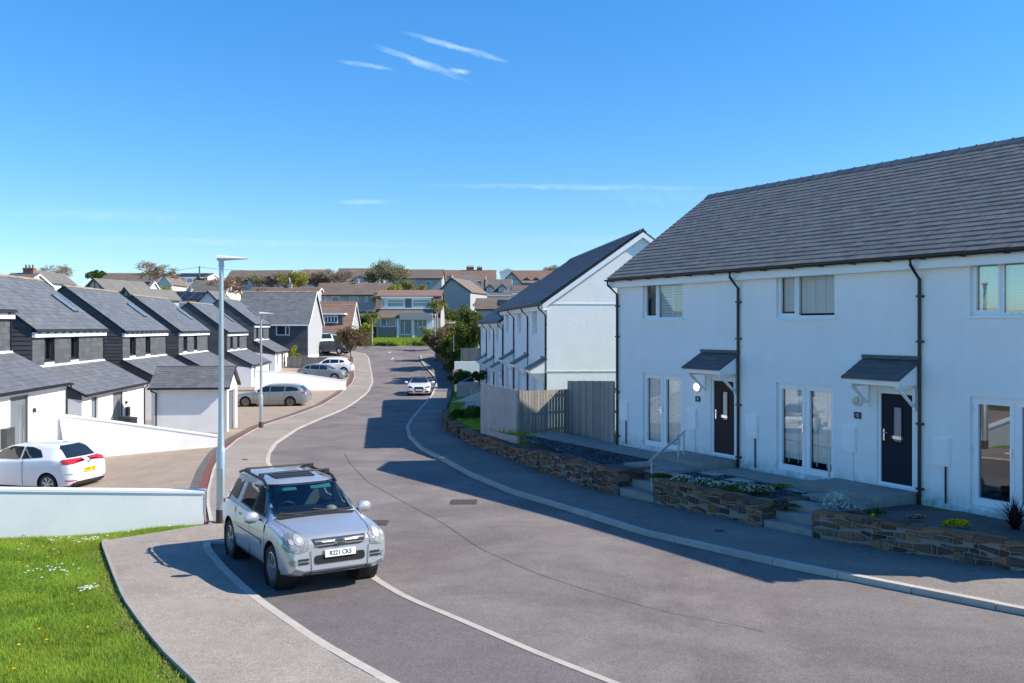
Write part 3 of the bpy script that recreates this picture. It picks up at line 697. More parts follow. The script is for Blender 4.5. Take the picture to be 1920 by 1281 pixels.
def white_house(loc, rz, label, group, spec):
    r = empty('terraced_house', loc, rz, label, 'house', group)
    g_ = spec; left_end, right_end, detail = g_.get('left', 0), g_.get('right', 0), g_.get('detail', 1); dx = g_.get('dx', 0)
    up = (1.29 + dx, 3.10 + dx, 3.75, 4.82); fd = (1.29 + dx, 3.10 + dx, .12, 2.20); dr = (4.26, 5.19, .20, 2.20)
    if not detail: up = (1.1, 2.5, 3.75, 4.78); fd = (1.1, 2.5, .15, 2.2)
    w = MB(); wall_holes(w, 0, UW, -.9, HE - .05, 0, [up, fd, dr])
    rid = HE - .05 + (DEP / 2) * .72
    for x, e in ((0, left_end), (UW, right_end)):
        w.face([(x, 0, -.9), (x, DEP, -.9), (x, DEP, HE - .05), (x, DEP / 2, rid), (x, 0, HE - .05)][::(-1 if x == 0 else 1)])
    w.face([(0, DEP, -.9), (0, DEP, HE - .05), (UW, DEP, HE - .05), (UW, DEP, -.9)])
    w.box(0, UW, -.012, 0.001, 2.395, 2.41)
    for x, e in ((-.015, left_end), (UW + .015, right_end)):
        if e:
            w.box(min(x, x + .03) - .0, max(x, x + .0) + .0, -.012, DEP + .012, 2.38, 2.42) if x > 0 else w.box(x, .001, -.012, DEP + .012, 2.38, 2.42)
            if x > 0: w.box(UW - .001, x, -.012, DEP + .012, 2.38, 2.42); w.box(UW - .001, x, -.012, DEP + .012, HE - .07, HE - .03)
            else: w.box(x, .001, -.012, DEP + .012, HE - .07, HE - .03)
    wall = w.build('wall', MT['render'], r)
    if left_end or right_end:
        pl = MB()
        pl.box(-.02, UW + .02, -.02, -.001, -.9, .06); pl.build('plinth', MT['render'], wall)
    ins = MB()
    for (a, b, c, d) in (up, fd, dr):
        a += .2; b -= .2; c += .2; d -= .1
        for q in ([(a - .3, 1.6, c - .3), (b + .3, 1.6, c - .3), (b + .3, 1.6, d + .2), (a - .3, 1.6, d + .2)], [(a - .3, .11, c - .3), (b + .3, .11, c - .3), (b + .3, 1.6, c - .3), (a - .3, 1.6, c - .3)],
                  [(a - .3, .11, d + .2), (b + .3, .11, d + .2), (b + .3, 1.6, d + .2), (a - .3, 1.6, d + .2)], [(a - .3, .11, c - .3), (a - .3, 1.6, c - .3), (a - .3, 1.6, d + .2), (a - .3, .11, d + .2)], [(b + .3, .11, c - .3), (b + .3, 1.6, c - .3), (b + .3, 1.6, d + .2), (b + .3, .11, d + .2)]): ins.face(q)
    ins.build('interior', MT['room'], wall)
    plain_window_parts(r, *up, blind=g_.get('up', 'shutter'), detail=detail, glass=g_.get('glass', 'glass'))
    plain_window_parts(r, *fd, blind=g_.get('down', 'shutter'), door=True, split=(fd[0] + fd[1]) / 2, detail=detail, glass=g_.get('glass', 'glass'))
    # front door
    f = MB(); frame(f, dr[0] - .0, dr[1], dr[2] - .02, dr[3], .04, .07, .07); do = f.build('door_frame', MT['upvc'], r)
    d = MB(); a, b, c, e = dr[0] + .07, dr[1] - .07, dr[2] + .05, dr[3] - .07
    gx0, gx1, gz0, gz1 = (a + b) / 2 - .11, (a + b) / 2 + .11, e - 1.0, e - .28
    wall_holes(d, a, b, c, e, .07, [(gx0, gx1, gz0, gz1)], .03)
    frame(d, gx0 - .035, gx1 + .035, gz0 - .035, gz1 + .035, .055, .035, .014)
    dl = d.build('front_door', MT[g_.get('door', 'door_navy')], r)
    p = MB(); pane(p, gx0, gx1, gz0, gz1, .09); p.build('door_glazing', MT['glass_sky' if detail else 'glass_far'], dl)
    if detail:
        h = MB(); h.box((a + b) / 2 - .15, (a + b) / 2 + .15, .058, .069, c + .93, c + 1.0); h.build('letterbox', MT['chrome'], dl)
        h = MB(); h.box(a + .05, a + .085, .055, .069, c + .88, c + 1.12); h.tube([(a + .067, .02, c + 1.05), (a + .2, .02, c + 1.05)], .01, 6); h.tube([(a + .067, .06, c + 1.05), (a + .067, .02, c + 1.05)], .01, 6); h.build('handle', MT['chrome'], dl)
    # canopy
    cx0, cx1 = 3.93, 5.33; pr = .62; zt = 2.84; zf = 2.46
    cn_ = MB(); cn_.prism([(cx0, -.002, zt), (cx0, -pr, zf), (cx0, -pr, zf - .12), (cx0, -.002, zf - .12)], (cx1 - cx0, 0, 0)); can = cn_.build('canopy', MT['upvc'], r)
    s = MB(); sl_ = math.hypot(pr + .1, zt - zf)
    v = Vector((0, pr + .04, zt - zf)); p0 = Vector((cx0 - .04, -pr - .05, zf - .02))
    s.prism([p0, p0 + v * 1.05, p0 + v * 1.05 + Vector((0, 0, .035)), p0 + Vector((0, 0, .035))], (cx1 - cx0 + .08, 0, 0))
    slates(s, p0 + Vector((0, 0, .036)), (1, 0, 0), v, cx1 - cx0 + .08, v.length * 1.04, .3, .19, .012)
    s.box(cx0 - .04, cx1 + .04, -.05, -.001, zt + .03, zt + .1)
    s.build('canopy_slates', MT['slate_hung' if detail else 'slate'], can)
    for x in (cx0 + .12, cx1 - .10):
        k = MB(); k.box(x - .03, x + .03, -.05, -.001, zf - .64, zf - .121); k.box(x - .03, x + .03, -pr + .06, -.05, zf - .18, zf - .121)
        k.hexa([(x - .025, -.09, zf - .56), (x + .025, -.09, zf - .56), (x + .025, -.02, zf - .56), (x - .025, -.02, zf - .56), (x - .025, -pr + .08, zf - .18), (x + .025, -pr + .08, zf - .18), (x + .025, -pr + .17, zf - .18), (x - .025, -pr + .17, zf - .18)])
        k.build('bracket', MT['upvc'], can)
    if detail:
        lx = 3.76; bl = MB(); bl.lathe([(.02, -.015), (.125, -.012), (.125, -.05), (.10, -.055)], 'Y', 24, (lx, 0, 1.93)); lo = bl.build('wall_light', MT['upvc'], r, smooth=40)
        bl = MB(); bl.lathe([(.104, -.05), (.10, -.075), (.07, -.10), (.03, -.112), (.001, -.114)], 'Y', 24, (lx, 0, 1.93)); bl.build('diffuser', MT['lamp_on' if g_.get('lit') else 'lamp_off'], lo, smooth=60)
        q = MB(); q.box(lx - .09, lx + .09, -.025, -.001, 1.54, 1.68); pq = q.build('number_plaque', MT['plaque'], r)
        if g_.get('no'): font_obj('numerals', g_['no'], .10, MT['plaque_ink'], pq, Matrix.Translation((lx, -.027, 1.61)) @ Matrix.Rotation(R(90), 4, 'X'))
        for (bx, bw, bz) in ((.18, .42, .75), (3.33, .40, .78)) if g_.get('left', 0) else ((.30, .40, .78), (3.33, .40, .78)):
            m = MB(); m.box(bx, bx + bw, -.05, -.001, bz, bz + .56); m.box(bx + .02, bx + bw - .02, -.065, -.05, bz + .02, bz + .54); mo = m.build('meter_box', MT['upvc'], r)
            m = MB(); m.tube([(bx + bw * .75, -.03, bz), (bx + bw * .75, -.03, .05)], .018, 8); m.build('meter_pipe', MT['black' if bx < 1 else 'upvc'], mo, smooth=40)
        st = MB(); st.box(3.15, 5.30, -1.15, -.001, -.35, .165); st.build('door_step', MT['concrete'], r)
    # roof
    ov = .26; ze = HE + .0; slp = (rid + .12 - (ze - .04)) / (DEP / 2 + ov)
    xl = -.14 if left_end else 0; xr = UW + (.14 if right_end else 0)
    z_e = ze - .02; z_r = z_e + slp * (DEP / 2 + ov); v = Vector((0, DEP / 2 + ov, z_r - z_e))
    rb = MB()
    rb.prism([(xl, -ov, z_e), (xl, DEP / 2, z_r), (xl, DEP + ov, z_e), (xl, DEP + ov, z_e - .05), (xl, DEP / 2, z_r - .05), (xl, -ov, z_e - .05)], (xr - xl, 0, 0))
    ro = rb.build('roof', MT['dark_frame'], r)
    sb = MB(); slates(sb, (xl, -ov - .03, z_e + .004), (1, 0, 0), v, xr - xl, v.length + .02, .30 if detail else .4, .188, .016 if detail else .024, jit=.006)
    slates(sb, (xr, DEP + ov, z_e + .002), (-1, 0, 0), Vector((0, -(DEP / 2 + ov), z_r - z_e)), xr - xl, v.length, .5, .4, .012)
    sb.build('slates', MT['slate' if detail else 'slate_far'], ro)
    rt = MB(); x = xl
    while x < xr - .05:
        x2 = min(xr, x + .45); rt.rnd()
        rt.prism([(x, DEP / 2 - .16, z_r - .065), (x, DEP / 2, z_r + .075), (x, DEP / 2 + .16, z_r - .065), (x, DEP / 2 + .13, z_r - .075), (x, DEP / 2, z_r + .045), (x, DEP / 2 - .13, z_r - .075)], (x2 - x + .02 * 0, 0, 0))
        rt.box(x2 - .03, x2 + .01, DEP / 2 - .03, DEP / 2 + .03, z_r + .06, z_r + .09); x = x2
    rt.build('ridge_tiles', MT['ridge'], ro)
    fa = MB(); fa.box(xl, xr, -.2, -.17, z_e - .27, z_e - .05); fa.box(xl, xr, -.17, -.001, z_e - .27, z_e - .25)
    for x, e in ((xl, left_end), (xr, right_end)):
        if e:
            dx = .035 if x < 0 else -.035
            a = Vector((x, -.2, z_e - .06)); b = Vector((x, DEP / 2, z_r - .06)); c_ = Vector((x, DEP + .2, z_e - .06)); dn = Vector((0, 0, -.2))
            fa.prism([a, b, c_, c_ + dn, b + dn, a + dn], (dx, 0, 0))
            fa.prism([(x + dx, -.2, z_e - .26), (x + dx, -.2, z_e - .27), (x + dx, .02, z_e - .27), (x + dx, .02, z_e - .1)], (dx, 0, 0))
    fa.build('bargeboard', MT['upvc'], ro)
    gt = MB(); gy = -ov - .06; 
    n = 8; sec = [(gy + .055 * math.cos(math.pi + math.pi * k / n), z_e - .03 + .055 * math.sin(math.pi + math.pi * k / n)) for k in range(n + 1)]
    sec2 = [(gy + .045 * math.cos(math.pi + math.pi * k / n), z_e - .03 + .045 * math.sin(math.pi + math.pi * k / n)) for k in range(n + 1)]
    gt.prism([(xl - .02, a, b) for a, b in sec] + [(xl - .02, a, b) for a, b in sec2[::-1]], (xr - xl + .04, 0, 0))
    x = xl + .25
    while x < xr: gt.box(x, x + .03, gy - .06, -.17, z_e - .10, z_e - .075); x += .9
    gt.build('gutter', MT['black'], r)
    downpipe('downpipe', r, g_.get('px', UW - .02), z_e - .07, -.1, gy, -.05)
    if left_end: downpipe('downpipe', r, .06, z_e - .07, -.1, gy, -.05, dx=-.1)
    return r
MT['slate_far'] = M('far_roof_slate', (.085, .088, .10), .55, .10, 4, rnd=.15, bump=.2, bs=30)
TD = Vector((972, -F, 0)).normalized()              # along the near terrace, towards the eye
def trz(v): return math.atan2(v.y, v.x)
T0 = Vector((3.18, 28.7, -3.55))
specs = [dict(left=1, up='shutter', down='shutter', door='door_brown', no='16', lit=1, px=5.36),
         dict(up='venetian', down='venetian', door='door_navy', no='15', px=5.36), dict(right=1, dx=-.18, up='venetian', down='none', door='door_navy', glass='glass_refl')]
labs = ['white end house with shuttered windows, brown door and glowing wall lamp',
        'middle white house of the near terrace, with number 15 plaque and blue-black door', 'white terraced house at the right edge of the photo with mirror-like french doors']
for i in range(3):
    white_house(T0 + TD * UW * i, trz(TD), labs[i], 'white houses of the near terrace', specs[i])
MD = Vector((.110, -.994, 0)).normalized(); M0 = Vector((1.31, 35.6, -4.10))
mn = Vector((-MD.y, MD.x, 0))
ml = ['white end house of the second terrace with its sunlit gable wall', 'second white house from the sunlit gable in the stepped terrace', 'third white house from the sunlit gable, where the roof steps down',
      'lower terrace house just beyond the roof step, pipe at its corner', 'middle house of the three lowest and farthest white terrace houses', 'last white terrace house down the street beside the timber fence']
for i in range(6):
    lo = 1 if i >= 3 else 0
    o = M0 - MD * (UW * (i + 1) + .02 * lo); o.z = -4.10 - (.62 if lo else 0)
    white_house(o, trz(MD), ml[i], 'white houses of the stepped terrace', dict(left=1 if i in (2, 5) else 0, right=1 if i in (0, 3) else 0, detail=0, px=5.30, door='door_navy'))

# ------------------------------------------------------------ slate houses on the left
LD = Vector((-.096, .9954, 0)).normalized(); ln_ = Vector((-LD.y, LD.x, 0))
def slate_house(loc, label, rooflight=True, full=True):
    r = empty('slate_house', loc, trz(LD), label, 'house', 'slate clad houses stepping down the left side')
    Lh, D, E = 9.0, 6.2, 5.08; rz_ = E + 2.35; fl = 3.36; ae = 2.28; ap = 2.0
    w1, w2 = (1.30, 2.42, 3.60, 4.60), (4.38, 5.42, 3.60, 4.60)
    # lower white walls
    lw = MB(); lw.face([(0, 0, -1), (0, 0, 2.2), (0, D, 2.2), (0, D, -1)]); lw.face([(Lh, 0, -1), (Lh, D, -1), (Lh, D, 2.2), (Lh, 0, 2.2)]); lw.face([(0, D, -1), (0, D, 2.2), (Lh, D, 2.2), (Lh, D, -1)])
    dr = (4.05, 5.45, -.12, 2.0); wn_ = (1.15, 2.0, 1.0, 2.0)
    wall_holes(lw, 0, Lh, -1, ae + .02, -ap, [dr, wn_], .14)
    lw.face([(0, -ap, -1), (0, -ap, ae), (0, 0, ae), (0, 0, -1)]); lw.face([(Lh, -ap, -1), (Lh, 0, -1), (Lh, 0, ae + 1), (Lh, -ap, ae)])
    lo = lw.build('lower_wall', MT['render2'], r)
    k = MB(); k.box(wn_[0] - .2, wn_[1] + .2, -ap + .5, -ap + .52, 0, 2.2); k.box(dr[0] - .1, dr[1] + .1, -ap + .3, -ap + .32, -.3, 2.2); k.build('interior', MT['dark'], lo)
    f = MB(); frame(f, *wn_, -ap + .08, .05, .05); wo = f.build('window', MT['dark_frame'], r); p = MB(); pane(p, *[wn_[0], wn_[1], wn_[2], wn_[3]], -ap + .11); p.build('pane', MT['glass_sky'], wo)
    d = MB(); d.box(dr[0], dr[1], -ap + .06, -ap + .10, dr[2], dr[3]); d.box(dr[0], dr[0] + .06, -ap - .01, -ap + .05, dr[2], dr[3]); d.box(dr[1] - .06, dr[1], -ap - .01, -ap + .05, dr[2], dr[3]); d.box(dr[0] + .06, dr[1] - .06, -ap - .01, -ap + .05, dr[3] - .06, dr[3]); do = d.build('front_door', MT['grey_door'], r)
    p = MB(); pane(p, dr[0] + .82, dr[0] + .96, .35, 1.7, -ap + .055); p.build('glazing', MT['glass_sky'], do)
    h = MB(); h.tube([(dr[0] + 1.08, -ap + .01, .4), (dr[0] + 1.08, -ap + .01, 1.7)], .018, 8); h.build('handle', MT['chrome'], do, smooth=40)
    lb = MB(); lb.box(dr[1] + .45, dr[1] + .85, -ap - .12, -ap - .001, .75, 1.2) if not rooflight == 'zero' else lb.box(dr[0] - .75, dr[0] - .12, -ap - .2, -ap - .001, .35, 1.05); lb.build('post_box', MT['dark_frame'], r)
    lt = MB(); lt.box(dr[1] + .38, dr[1] + .48, -ap - .1, -ap - .001, 1.35, 1.5); lt.build('wall_light', MT['dark_frame'], r)
    # upper storey: hung slate front, lapped board gables
    up = MB(); wall_holes(up, 0, Lh, fl - 1.2, E - .30, 0, [w1, w2], .28); uo = up.build('upper_wall', MT['dark_frame'], r)
    hs_ = [(w1[0], w1[1]), (w2[0], w2[1])]
    for (a, b) in ((0, w1[0]), (w1[1], w2[0]), (w2[1], Lh)): sl = MB(); slates(sl, (a, -.004, fl), (1, 0, 0), (0, 0, 1), b - a, E - .30 - fl, .5, .25, .012); sl.build('hung_slates', MT['slate_hung'], uo)
    for (a, b) in hs_: pn = MB(); pn.box(a - .0, b + .0, -.01, .05, fl, w1[2] - .06); pn.build('sill_panel', MT['lead'], uo)
    k = MB(); k.box(.2, Lh - .2, .9, .92, 3.4, 4.9); k.build('interior', MT['room'], uo)
    for wd in (w1, w2):
        f = MB(); frame(f, *wd, .16, .05, .06); m = (wd[0] + wd[1]) / 2; f.box(m - .03, m + .03, .16, .22, wd[2] + .05, wd[3] - .05); f.box(wd[0] - .03, wd[1] + .03, -.05, .2, wd[2] - .05, wd[2]); wo = f.build('window', MT['dark_frame'], r)
        p = MB(); pane(p, wd[0] + .05, wd[1] - .05, wd[2] + .05, wd[3] - .05, .19); p.build('pane', MT['glass'], wo)
        c_ = MB(); c_.box(wd[0] + .06, m - .06, .2, .21, wd[2] + .06, wd[3] - .06); c_.build('curtain', MT['blind'], wo)
    g1 = MB()
    for (x, sx) in ((0, -1), (Lh, 1)):
        z = 2.2 ; nrow = int((rz_ - .1 - z) / .19)
        for j in range(nrow):
            za = z + j * .19; zb = za + .2; tt = (min(za, rz_ - .15) - E) / 2.35
            y0 = 0 if za < E else (za - E) / 2.35 * D / 2; y1 = D - y0
            t0, t1 = y0, (0 if zb < E else (zb - E) / 2.35 * D / 2)
            if y1 - y0 < .35 or D - 2 * t1 < .1: continue
            t1 += .0; y = y0
            while y < y1:
                e = min(y1, y + random.uniform(.45, .6)) if y > y0 else y0 + .8; e = y1 if y1 - e < .8 else e; g1.rnd(); a = x + sx * .02; b = x + sx * .003
                g1.face([(a, y + .003, za), (a, e - .003, za), (b, min(e - .003, D - t1), zb), (b, max(y + .003, t1), zb)][::sx]); g1.face([(x, y, za), (x, e, za), (a, e, za), (a, y, za)]); y = e
        g1.face([(x, 0, 2.2), (x, D, 2.2), (x, D, E), (x, D / 2, rz_ - .02), (x, 0, E)][::sx])
        # cheek under the lean-to roof
        g1.face([(x + sx * .004, 0, ae - .05), (x + sx * .004, -ap, ae - .3), (x + sx * .004, -ap, ae), (x + sx * .004, 0, fl)])
    g1.build('gable_boarding', MT['board'], uo)
    # roofs
    rb = MB(); o_ = .18; v = Vector((0, D / 2 + o_, 2.35 * (1 + o_ / (D / 2)))); ze = rz_ - v.z
    rb.prism([(-.08, -o_, ze - .07), (-.08, -o_, ze - .01), (-.08, D / 2, rz_ - .01), (-.08, D + o_, ze - .01), (-.08, D + o_, ze - .07), (-.08, D / 2, rz_ - .08)], (Lh + .16, 0, 0)); ro = rb.build('roof', MT['dark_frame'], r)
    s = MB(); slates(s, (-.1, -o_ - .02, ze), (1, 0, 0), v, Lh + .2, v.length, .5, .28, .016); slates(s, (Lh + .1, D + o_, ze), (-1, 0, 0), Vector((0, -v.y, v.z)), Lh + .2, v.length, 1.0, .4, .016); s.build('slates', MT['slate_blue'], ro)
    rt = MB(); x = -.1
    while x < Lh + .09:
        x2 = min(Lh + .1, x + .45); rt.rnd(); rt.prism([(x, D / 2 - .14, rz_ - .05), (x, D / 2, rz_ + .06), (x, D / 2 + .14, rz_ - .05), (x, D / 2, rz_ - .02)], (x2 - x - .008, 0, 0)); x = x2
    rt.build('ridge_tiles', MT['ridge_lichen'], ro)
    fb = MB(); fb.box(-.02, Lh + .02, -.14, -.005, E - .47, E - .25); fb.build('fascia', MT['upvc'], ro)
    gt = MB(); gt.box(-.06, Lh + .06, -o_ - .08, -o_ + .0, ze - .1, ze - .04)
    x = .3
    while x < Lh: gt.box(x, x + .08, -o_ - .06, -.01, ze - .16, ze - .1); x += .9
    gt.build('gutter', MT['dark_frame'], r)
    if rooflight:
        a = MB(); vn = v.normalized(); nn = Vector((1, 0, 0)).cross(vn)
        p0 = Vector((7.3, -o_, ze)) + v * .33 + nn * .03; wv = Vector((.62, 0, 0)); lv = v * .33
        for (s0, s1, mt) in ((0, 1, 'dark_frame'),):
            a.prism([p0, p0 + wv, p0 + wv + lv, p0 + lv], nn * .06); ro2 = a.build('roof_window', MT['dark_frame'], r)
        q = MB(); e = .06; q0 = p0 + nn * .065; q.face([q0 + wv * e + lv * e * .5, q0 + wv * (1 - e) + lv * e * .5, q0 + wv * (1 - e) + lv * (1 - e * .5), q0 + wv * e + lv * (1 - e * .5)]); q.build('pane', MT['glass_sky'], ro2)
    va = Vector((0, ap + .15, (fl - ae) * (1 + .15 / ap))); rb = MB(); p0 = Vector((-.06, -ap - .15, fl - va.z)); dn = Vector((0, 0, -.08))
    rb.prism([p0 + dn, p0, p0 + va, p0 + va + dn], (Lh + .12, 0, 0)); ro = rb.build('lower_roof', MT['dark_frame'], r)
    s = MB(); slates(s, p0 + Vector((-.02, -.02, .004)), (1, 0, 0), va, Lh + .16, va.length - .02, .5, .28, .016); s.build('slates', MT['slate_blue'], ro)
    fb = MB(); fb.box(-.02, Lh + .02, -.05, -.017, fl - .03, fl + .06); fb.prism([(-.02, -.14, fl - .055), (-.02, -.02, fl + .012), (-.02, -.02, fl - .05)], (Lh + .04, 0, 0)); fb.build('flashing', MT['lead'], ro)
    gt = MB(); gt.box(-.06, Lh + .1, -ap - .24, -ap - .15, ae - .17, ae - .1); gt.build('gutter', MT['black'], ro)
    fb = MB(); fb.box(0, Lh, -ap - .06, -ap - .002, ae - .18, ae - .05); fb.build('fascia', MT['upvc'], ro)
    mb = MB(); mb.tube([(Lh - .1, -ap - .2, ae - .12), (Lh - .1, -ap - .2, ae - .25), (Lh - .1, -ap - .05, ae - .38), (Lh - .1, -ap - .05, -.3)], .035, 8); mb.build('downpipe', MT['black'], r, smooth=40)
    mb = MB(); mb.tube([(Lh - .12, -.18, ze - .08), (Lh - .12, -.05, ze - .25), (Lh - .12, -.05, fl + .05)], .03, 8); mb.build('downpipe', MT['black'], r, smooth=40)
    return r
lbl = ['slate house at the left photo edge, white porch front above the white hatchback', 'slate house behind the long low white wall, its roof window nearest',
       'slate house standing behind the small white garage', 'fourth slate house along, just left of the tall lamp post top', 'slate house just right of the tall lamp post', 'last slate house, in front of the big dark slate detached house']
Zs = [26.8, 39.6, 52.4, 65.2, 78.6, 91.0]; Xs = [-18.0, -20.02, -21.5, -22.9, -23.6, -24.75]; Bz = [-4.33, -5.08, -5.2, -5.28, -5.43, -4.72]
for i in range(6): slate_house((Xs[i], Zs[i], Bz[i]), lbl[i], rooflight='zero' if i == 0 else True)
# garage
gr = empty('garage', (-16.45, 43.3, -5.0), R(6), 'small white gabled garage with grey roller door beside the tall lamp post', 'garage')
gw, gd, ge, gr_ = 3.36, 2.6, 2.25, 3.02
w = MB(); w.face([(0, 0, -.4), (gw, 0, -.4), (gw, 0, ge), (0, 0, ge)]); w.face([(0, gd, -.4), (0, gd, ge), (gw, gd, ge), (gw, gd, -.4)]); w.face([(0, 0, -.4), (0, 0, ge), (0, gd / 2, gr_), (0, gd, ge), (0, gd, -.4)])
# open gable towards the street
w.prism([(gw, 0, -.4), (gw, .45, -.4), (gw, .45, 2.0), (gw, 0, 2.0)], (-.2, 0, 0)); w.prism([(gw, gd - .45, -.4), (gw, gd, -.4), (gw, gd, 2.0), (gw, gd - .45, 2.0)], (-.2, 0, 0)); w.prism([(gw, 0, 2.0), (gw, gd, 2.0), (gw, gd, ge), (gw, gd / 2, gr_), (gw, 0, ge)], (-.2, 0, 0))
w.build('wall', MT['render2'], gr)
d = MB(); z = -.05
while z < 2.0: d.box(gw - .16, gw - .10, .45, gd - .45, z, z + .075); z += .085
d.build('roller_door', MT['grey_door'], gr)
rb = MB(); rb.prism([(-.1, -.18, ge - .12), (-.1, gd / 2, gr_ + .0), (-.1, gd + .18, ge - .12), (-.1, gd + .18, ge - .06), (-.1, gd / 2, gr_ + .07), (-.1, -.18, ge - .06)], (gw + .25, 0, 0)); ro = rb.build('roof', MT['dark_frame'], gr)
v = Vector((0, gd / 2 + .18, gr_ + .07 - ge + .06)); s = MB(); slates(s, (-.1, -.2, ge - .055), (1, 0, 0), v, gw + .25, v.length, .3, .2, .014); slates(s, (gw + .15, gd + .2, ge - .055), (-1, 0, 0), Vector((0, -v.y, v.z)), gw + .25, v.length, .3, .2, .014); s.build('slates', MT['slate_blue'], ro)
rt = MB(); rt.box(-.1, gw + .15, gd / 2 - .07, gd / 2 + .07, gr_ + .05, gr_ + .12); rt.build('ridge_tiles', MT['ridge'], ro)
gt = MB(); gt.box(-.12, gw + .17, -.30, -.2, ge - .14, ge - .06); gt.build('gutter', MT['black'], gr)
mb = MB(); mb.tube([(.05, -.25, ge - .12), (.05, -.25, ge - .2), (.22, -.06, ge - .3), (.22, -.06, -.3)], .04, 8); mb.build('downpipe', MT['black'], gr, smooth=40)
bn = empty('wheelie_bin', (-16.95, 41.9, -5.05), R(80), 'dark wheelie bin standing between the porch front and the garage', 'bin')
m = MB(); m.hexa([(-.2, -.25, .05), (.2, -.25, .05), (.2, .2, .05), (-.2, .2, .05), (-.27, -.3, .98), (.27, -.3, .98), (.27, .3, .98), (-.27, .3, .98)]); m.build('bin_body', MT['trim'], bn)
m = MB(); m.hexa([(-.29, -.33, .985), (.29, -.33, .985), (.29, .33, .985), (-.29, .33, .985), (-.26, -.3, 1.03), (.26, -.3, 1.03), (.26, .3, 1.08), (-.26, .3, 1.08)]); m.build('lid', MT['trim'], bn)
for s_ in (1, -1): m = MB(); m.lathe([(.0, -.03), (.1, -.03), (.1, .03), (0, .03)], 'X', 14, (s_ * .22, .22, .1)); m.build('wheel', MT['rubber'], bn)
# boundary walls
def garden_wall(pts, label, th=.22):
    """pts: (x, y, z bottom, z top) along the wall"""
    w = MB(); cp = MB()
    o = empty('garden_wall', (0, 0, 0), 0, label, 'wall', 'white rendered walls between the drives')
    for a, b in zip(pts[:-1], pts[1:]):
        d = (Vector((b[0], b[1], 0)) - Vector((a[0], a[1], 0))).normalized(); n = Vector((-d.y, d.x, 0)) * th
        A, B = Vector((a[0], a[1], 0)), Vector((b[0], b[1], 0)); e = Vector((0, 0, 1))
        w.hexa([A + e * a[2], B + e * b[2], B + n + e * b[2], A + n + e * a[2], A + e * (a[3] - .05), B + e * (b[3] - .05), B + n + e * (b[3] - .05), A + n + e * (a[3] - .05)])
        m = n.normalized() * .02; A2, B2 = A - m, B - m + d * (.02 if b is pts[-1] else 0); n2 = n + 2 * m
        cp.hexa([A2 + e * (a[3] - .05), B2 + e * (b[3] - .05), B2 + n2 + e * (b[3] - .05), A2 + n2 + e * (a[3] - .05), A2 + e * a[3], B2 + e * b[3], B2 + n2 + e * b[3], A2 + n2 + e * a[3]])
    w.build('wall_face', MT['render2'], o); cp.build('coping', MT['upvc'], o); return o
def px(x, Y): return (x - CX) / F * Y
def pz(y, Y): return (HY - y) / F * Y
garden_wall([(-16.5, 18.35, -5.4, pz(909, 18.35)), (px(0, 19.0), 19.0, -5.0, pz(917, 19.0)), (px(382, 19.75), 19.75, -4.6, pz(921, 19.75))], 'low white wall in front, between the lawn and the white hatchback drive', .25)
garden_wall([(px(118, 35.0), 35.0, -5.3, pz(778, 35.0)), (px(200, 35.4), 35.4, -5.3, pz(788, 35.4)), (px(407, 36.5), 36.5, -5.2, pz(817, 36.5))], 'white wall with sloping top running out from the first slate house to the lamp post', .25)
garden_wall([(px(478, 75.5), 75.5, -5.9, pz(694, 75.5)), (px(545, 76.3), 76.3, -5.8, pz(698, 76.3)), (px(650, 78), 77.8, -5.6, pz(713, 78))], 'white wall with sloping top behind the grey estate car', .25)
